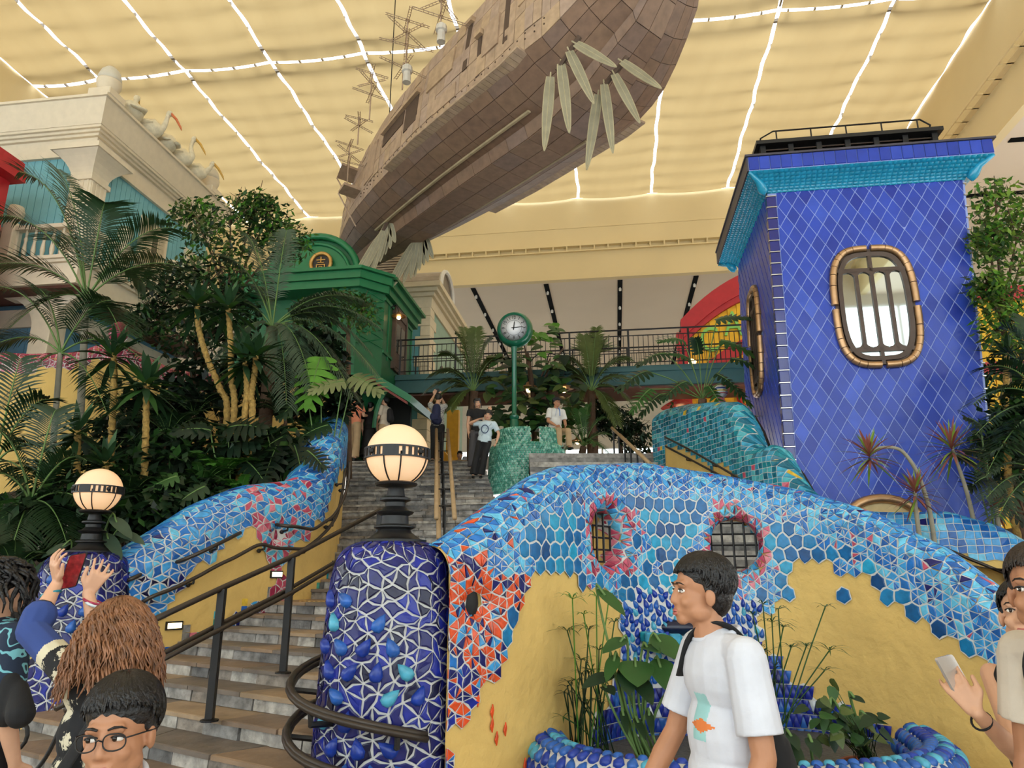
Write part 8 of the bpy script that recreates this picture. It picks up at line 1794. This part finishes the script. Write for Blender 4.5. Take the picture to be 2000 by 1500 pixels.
m11, M, J, MH = person('woman in a black top and grey wide trousers making a peace sign', V3(-.76, 15.3, zst(28)), math.radians(8), 1.60, dict(el=(.22, -.05, 1.12), wl=(.26, -.18, 1.36), hand_l=dict(d=V3(.05, -.1, 1), n=V3(0, 1, 0), th=-1, curl=[.05, .05, 1.3, 1.3, .8], spread=.25), er=(-.21, .02, 1.1), wr=(-.2, -.03, .86), look=(4, 8, -8)), dict(skin=SK1, top=M_BLK, bottom=M_GREYP, sleeve=.4, bulk=.88, flare=1.35, hair='none'), FV)
b = MB(); ell(b, V3(0, .03, .05), (.085, .1, .085)); ell(b, V3(0, .06, -.06), (.075, .06, .12)); [cap(b, V3(x, -.07, .10), V3(x * 1.1, -.088, .04), .015, .008) for x in (-.05, -.03, 0, .03, .05)]; [cap(b, V3(q * .07, -.03, .06), V3(q * .08, -.03, -.12), .016, .01) for q in (-1, 1)]; b.v = [tuple(MH @ Vector(q)) for q in b.v]; remesh(b, .010, 1, 'hair', M_HAIR, m11, M)
m12, M, J, MH = person('boy in a pale blue printed T-shirt leaning on the green bench', V3(-.62, 14.55, zst(26)), math.radians(-4), 1.42, dict(pel=(.06, 0, .92), chest=(.10, 0, 1.24), neck=(.13, 0, 1.41), head=(.15, -.03, 1.565), sl=(.30, .01, 1.36), sr=(-.05, .01, 1.37), er=(-.30, -.06, 1.36), wr=(-.06, -.18, 1.44), hand_r=dict(d=V3(1, -.2, .1), n=V3(0, .3, 1), th=1, curl=[.05, .05, 1.3, 1.3, .8], spread=.25), el=(.42, .02, 1.10), wl=(.36, -.02, .88), hand_l=dict(curl=1.0), hl=(.14, 0, .88), hr=(-.03, 0, .88), kl=(.06, -.04, .48), al=(-.02, .0, .08), kr=(-.13, -.02, .48), ar=(-.2, -.02, .08), look=(4, 4, 6)), dict(skin=SK1, top=M_LBLUE, bottom=M_BLK, sleeve=.7, bulk=1.12, flare=1.2, headscale=1.12, child=True, seed=26, puff=1.1), FV)
b = MB(); rr_ = random.Random(4)
for k in range(30): a = 2 * PI * k / 30; c = V3(.085 + .085 * cos(a), -.126, 1.20 + .10 * sin(a)); b.tube([M @ c, M @ (c + V3(0, -.008, 0))], .011, 5)
b.build('shirt_print', mat('print navy', (44, 60, 96), .8), m12); strap(m12, M, [(.24, -.10, 1.34), (.12, -.135, 1.2), (.0, -.13, 1.02)], .006, nm='bag_cord')
m13, M, J, MH = person('older man in a white shirt and cap sitting on the bench', V3(.98, 15.75, 4.66 - .40), math.radians(24), 1.64, dict(pel=(0, .05, .52), chest=(0, .0, .84), neck=(0, -.03, 1.0), head=(0, -.07, 1.15), sl=(.17, -.03, .96), sr=(-.17, -.03, .96), el=(.22, -.05, .70), wl=(.12, -.26, .58), er=(-.22, -.04, .70), wr=(-.1, -.22, .56), hl=(.09, .03, .47), hr=(-.09, .03, .47), kl=(.13, -.36, .44), kr=(-.10, -.34, .44), al=(.13, -.40, .06), ar=(-.1, -.36, .06), look=(4, 14, 0)), dict(skin=SK2, top=fab('white shirt', (214, 212, 206)), bottom=M_KHAKI, sleeve=.75, bulk=1.05, glasses=True, fringe=False, seed=30), FV)
b = MB(); ell(b, V3(0, .02, .07), (.088, .102, .075)); cap(b, V3(-.04, -.09, .07), V3(.04, -.09, .07), .02, .02); cap(b, V3(-.03, -.13, .06), V3(.03, -.13, .06), .012, .012); b.v = [tuple(MH @ Vector(q)) for q in b.v]; remesh(b, .010, 1, 'cap', M_BLK, m13, M)
strap(m13, M, [(-.08, -.15, .82), (-.03, -.12, .98), (.0, -.06, 1.03), (.04, -.12, .98), (.03, -.16, .82)], .012, fab('blue lanyard', (90, 130, 190)), 'lanyard')
bp = thing('backpack', 'dark backpack on the older man on the bench', 'bag', M @ V3(0, .16, .8)); b = MB(); cap(b, V3(-.02, .14, .95), V3(-.02, .18, .68), .10, .11); remesh(b, .012, 2, 'bag_body', fab('dark pattern', (52, 50, 46)), bp, M)
person('seated visitor seen only as a dark head above the top step', stand(898, 893, 18.6, ZTOP - .95), 0, 1.55, dict(), dict(skin=SK1, top=M_KHAKI, bottom=M_BLK, seed=31), .014)
person('low seated visitor with white cap behind the woman in black', stand(918, 893, 19.2, ZTOP - .72), .4, 1.5, dict(), dict(skin=SK2, top=M_WHT, bottom=M_BLK, seed=32, hairmat=M_WHT), .014)
bpy.data.scenes.remove(TMP)
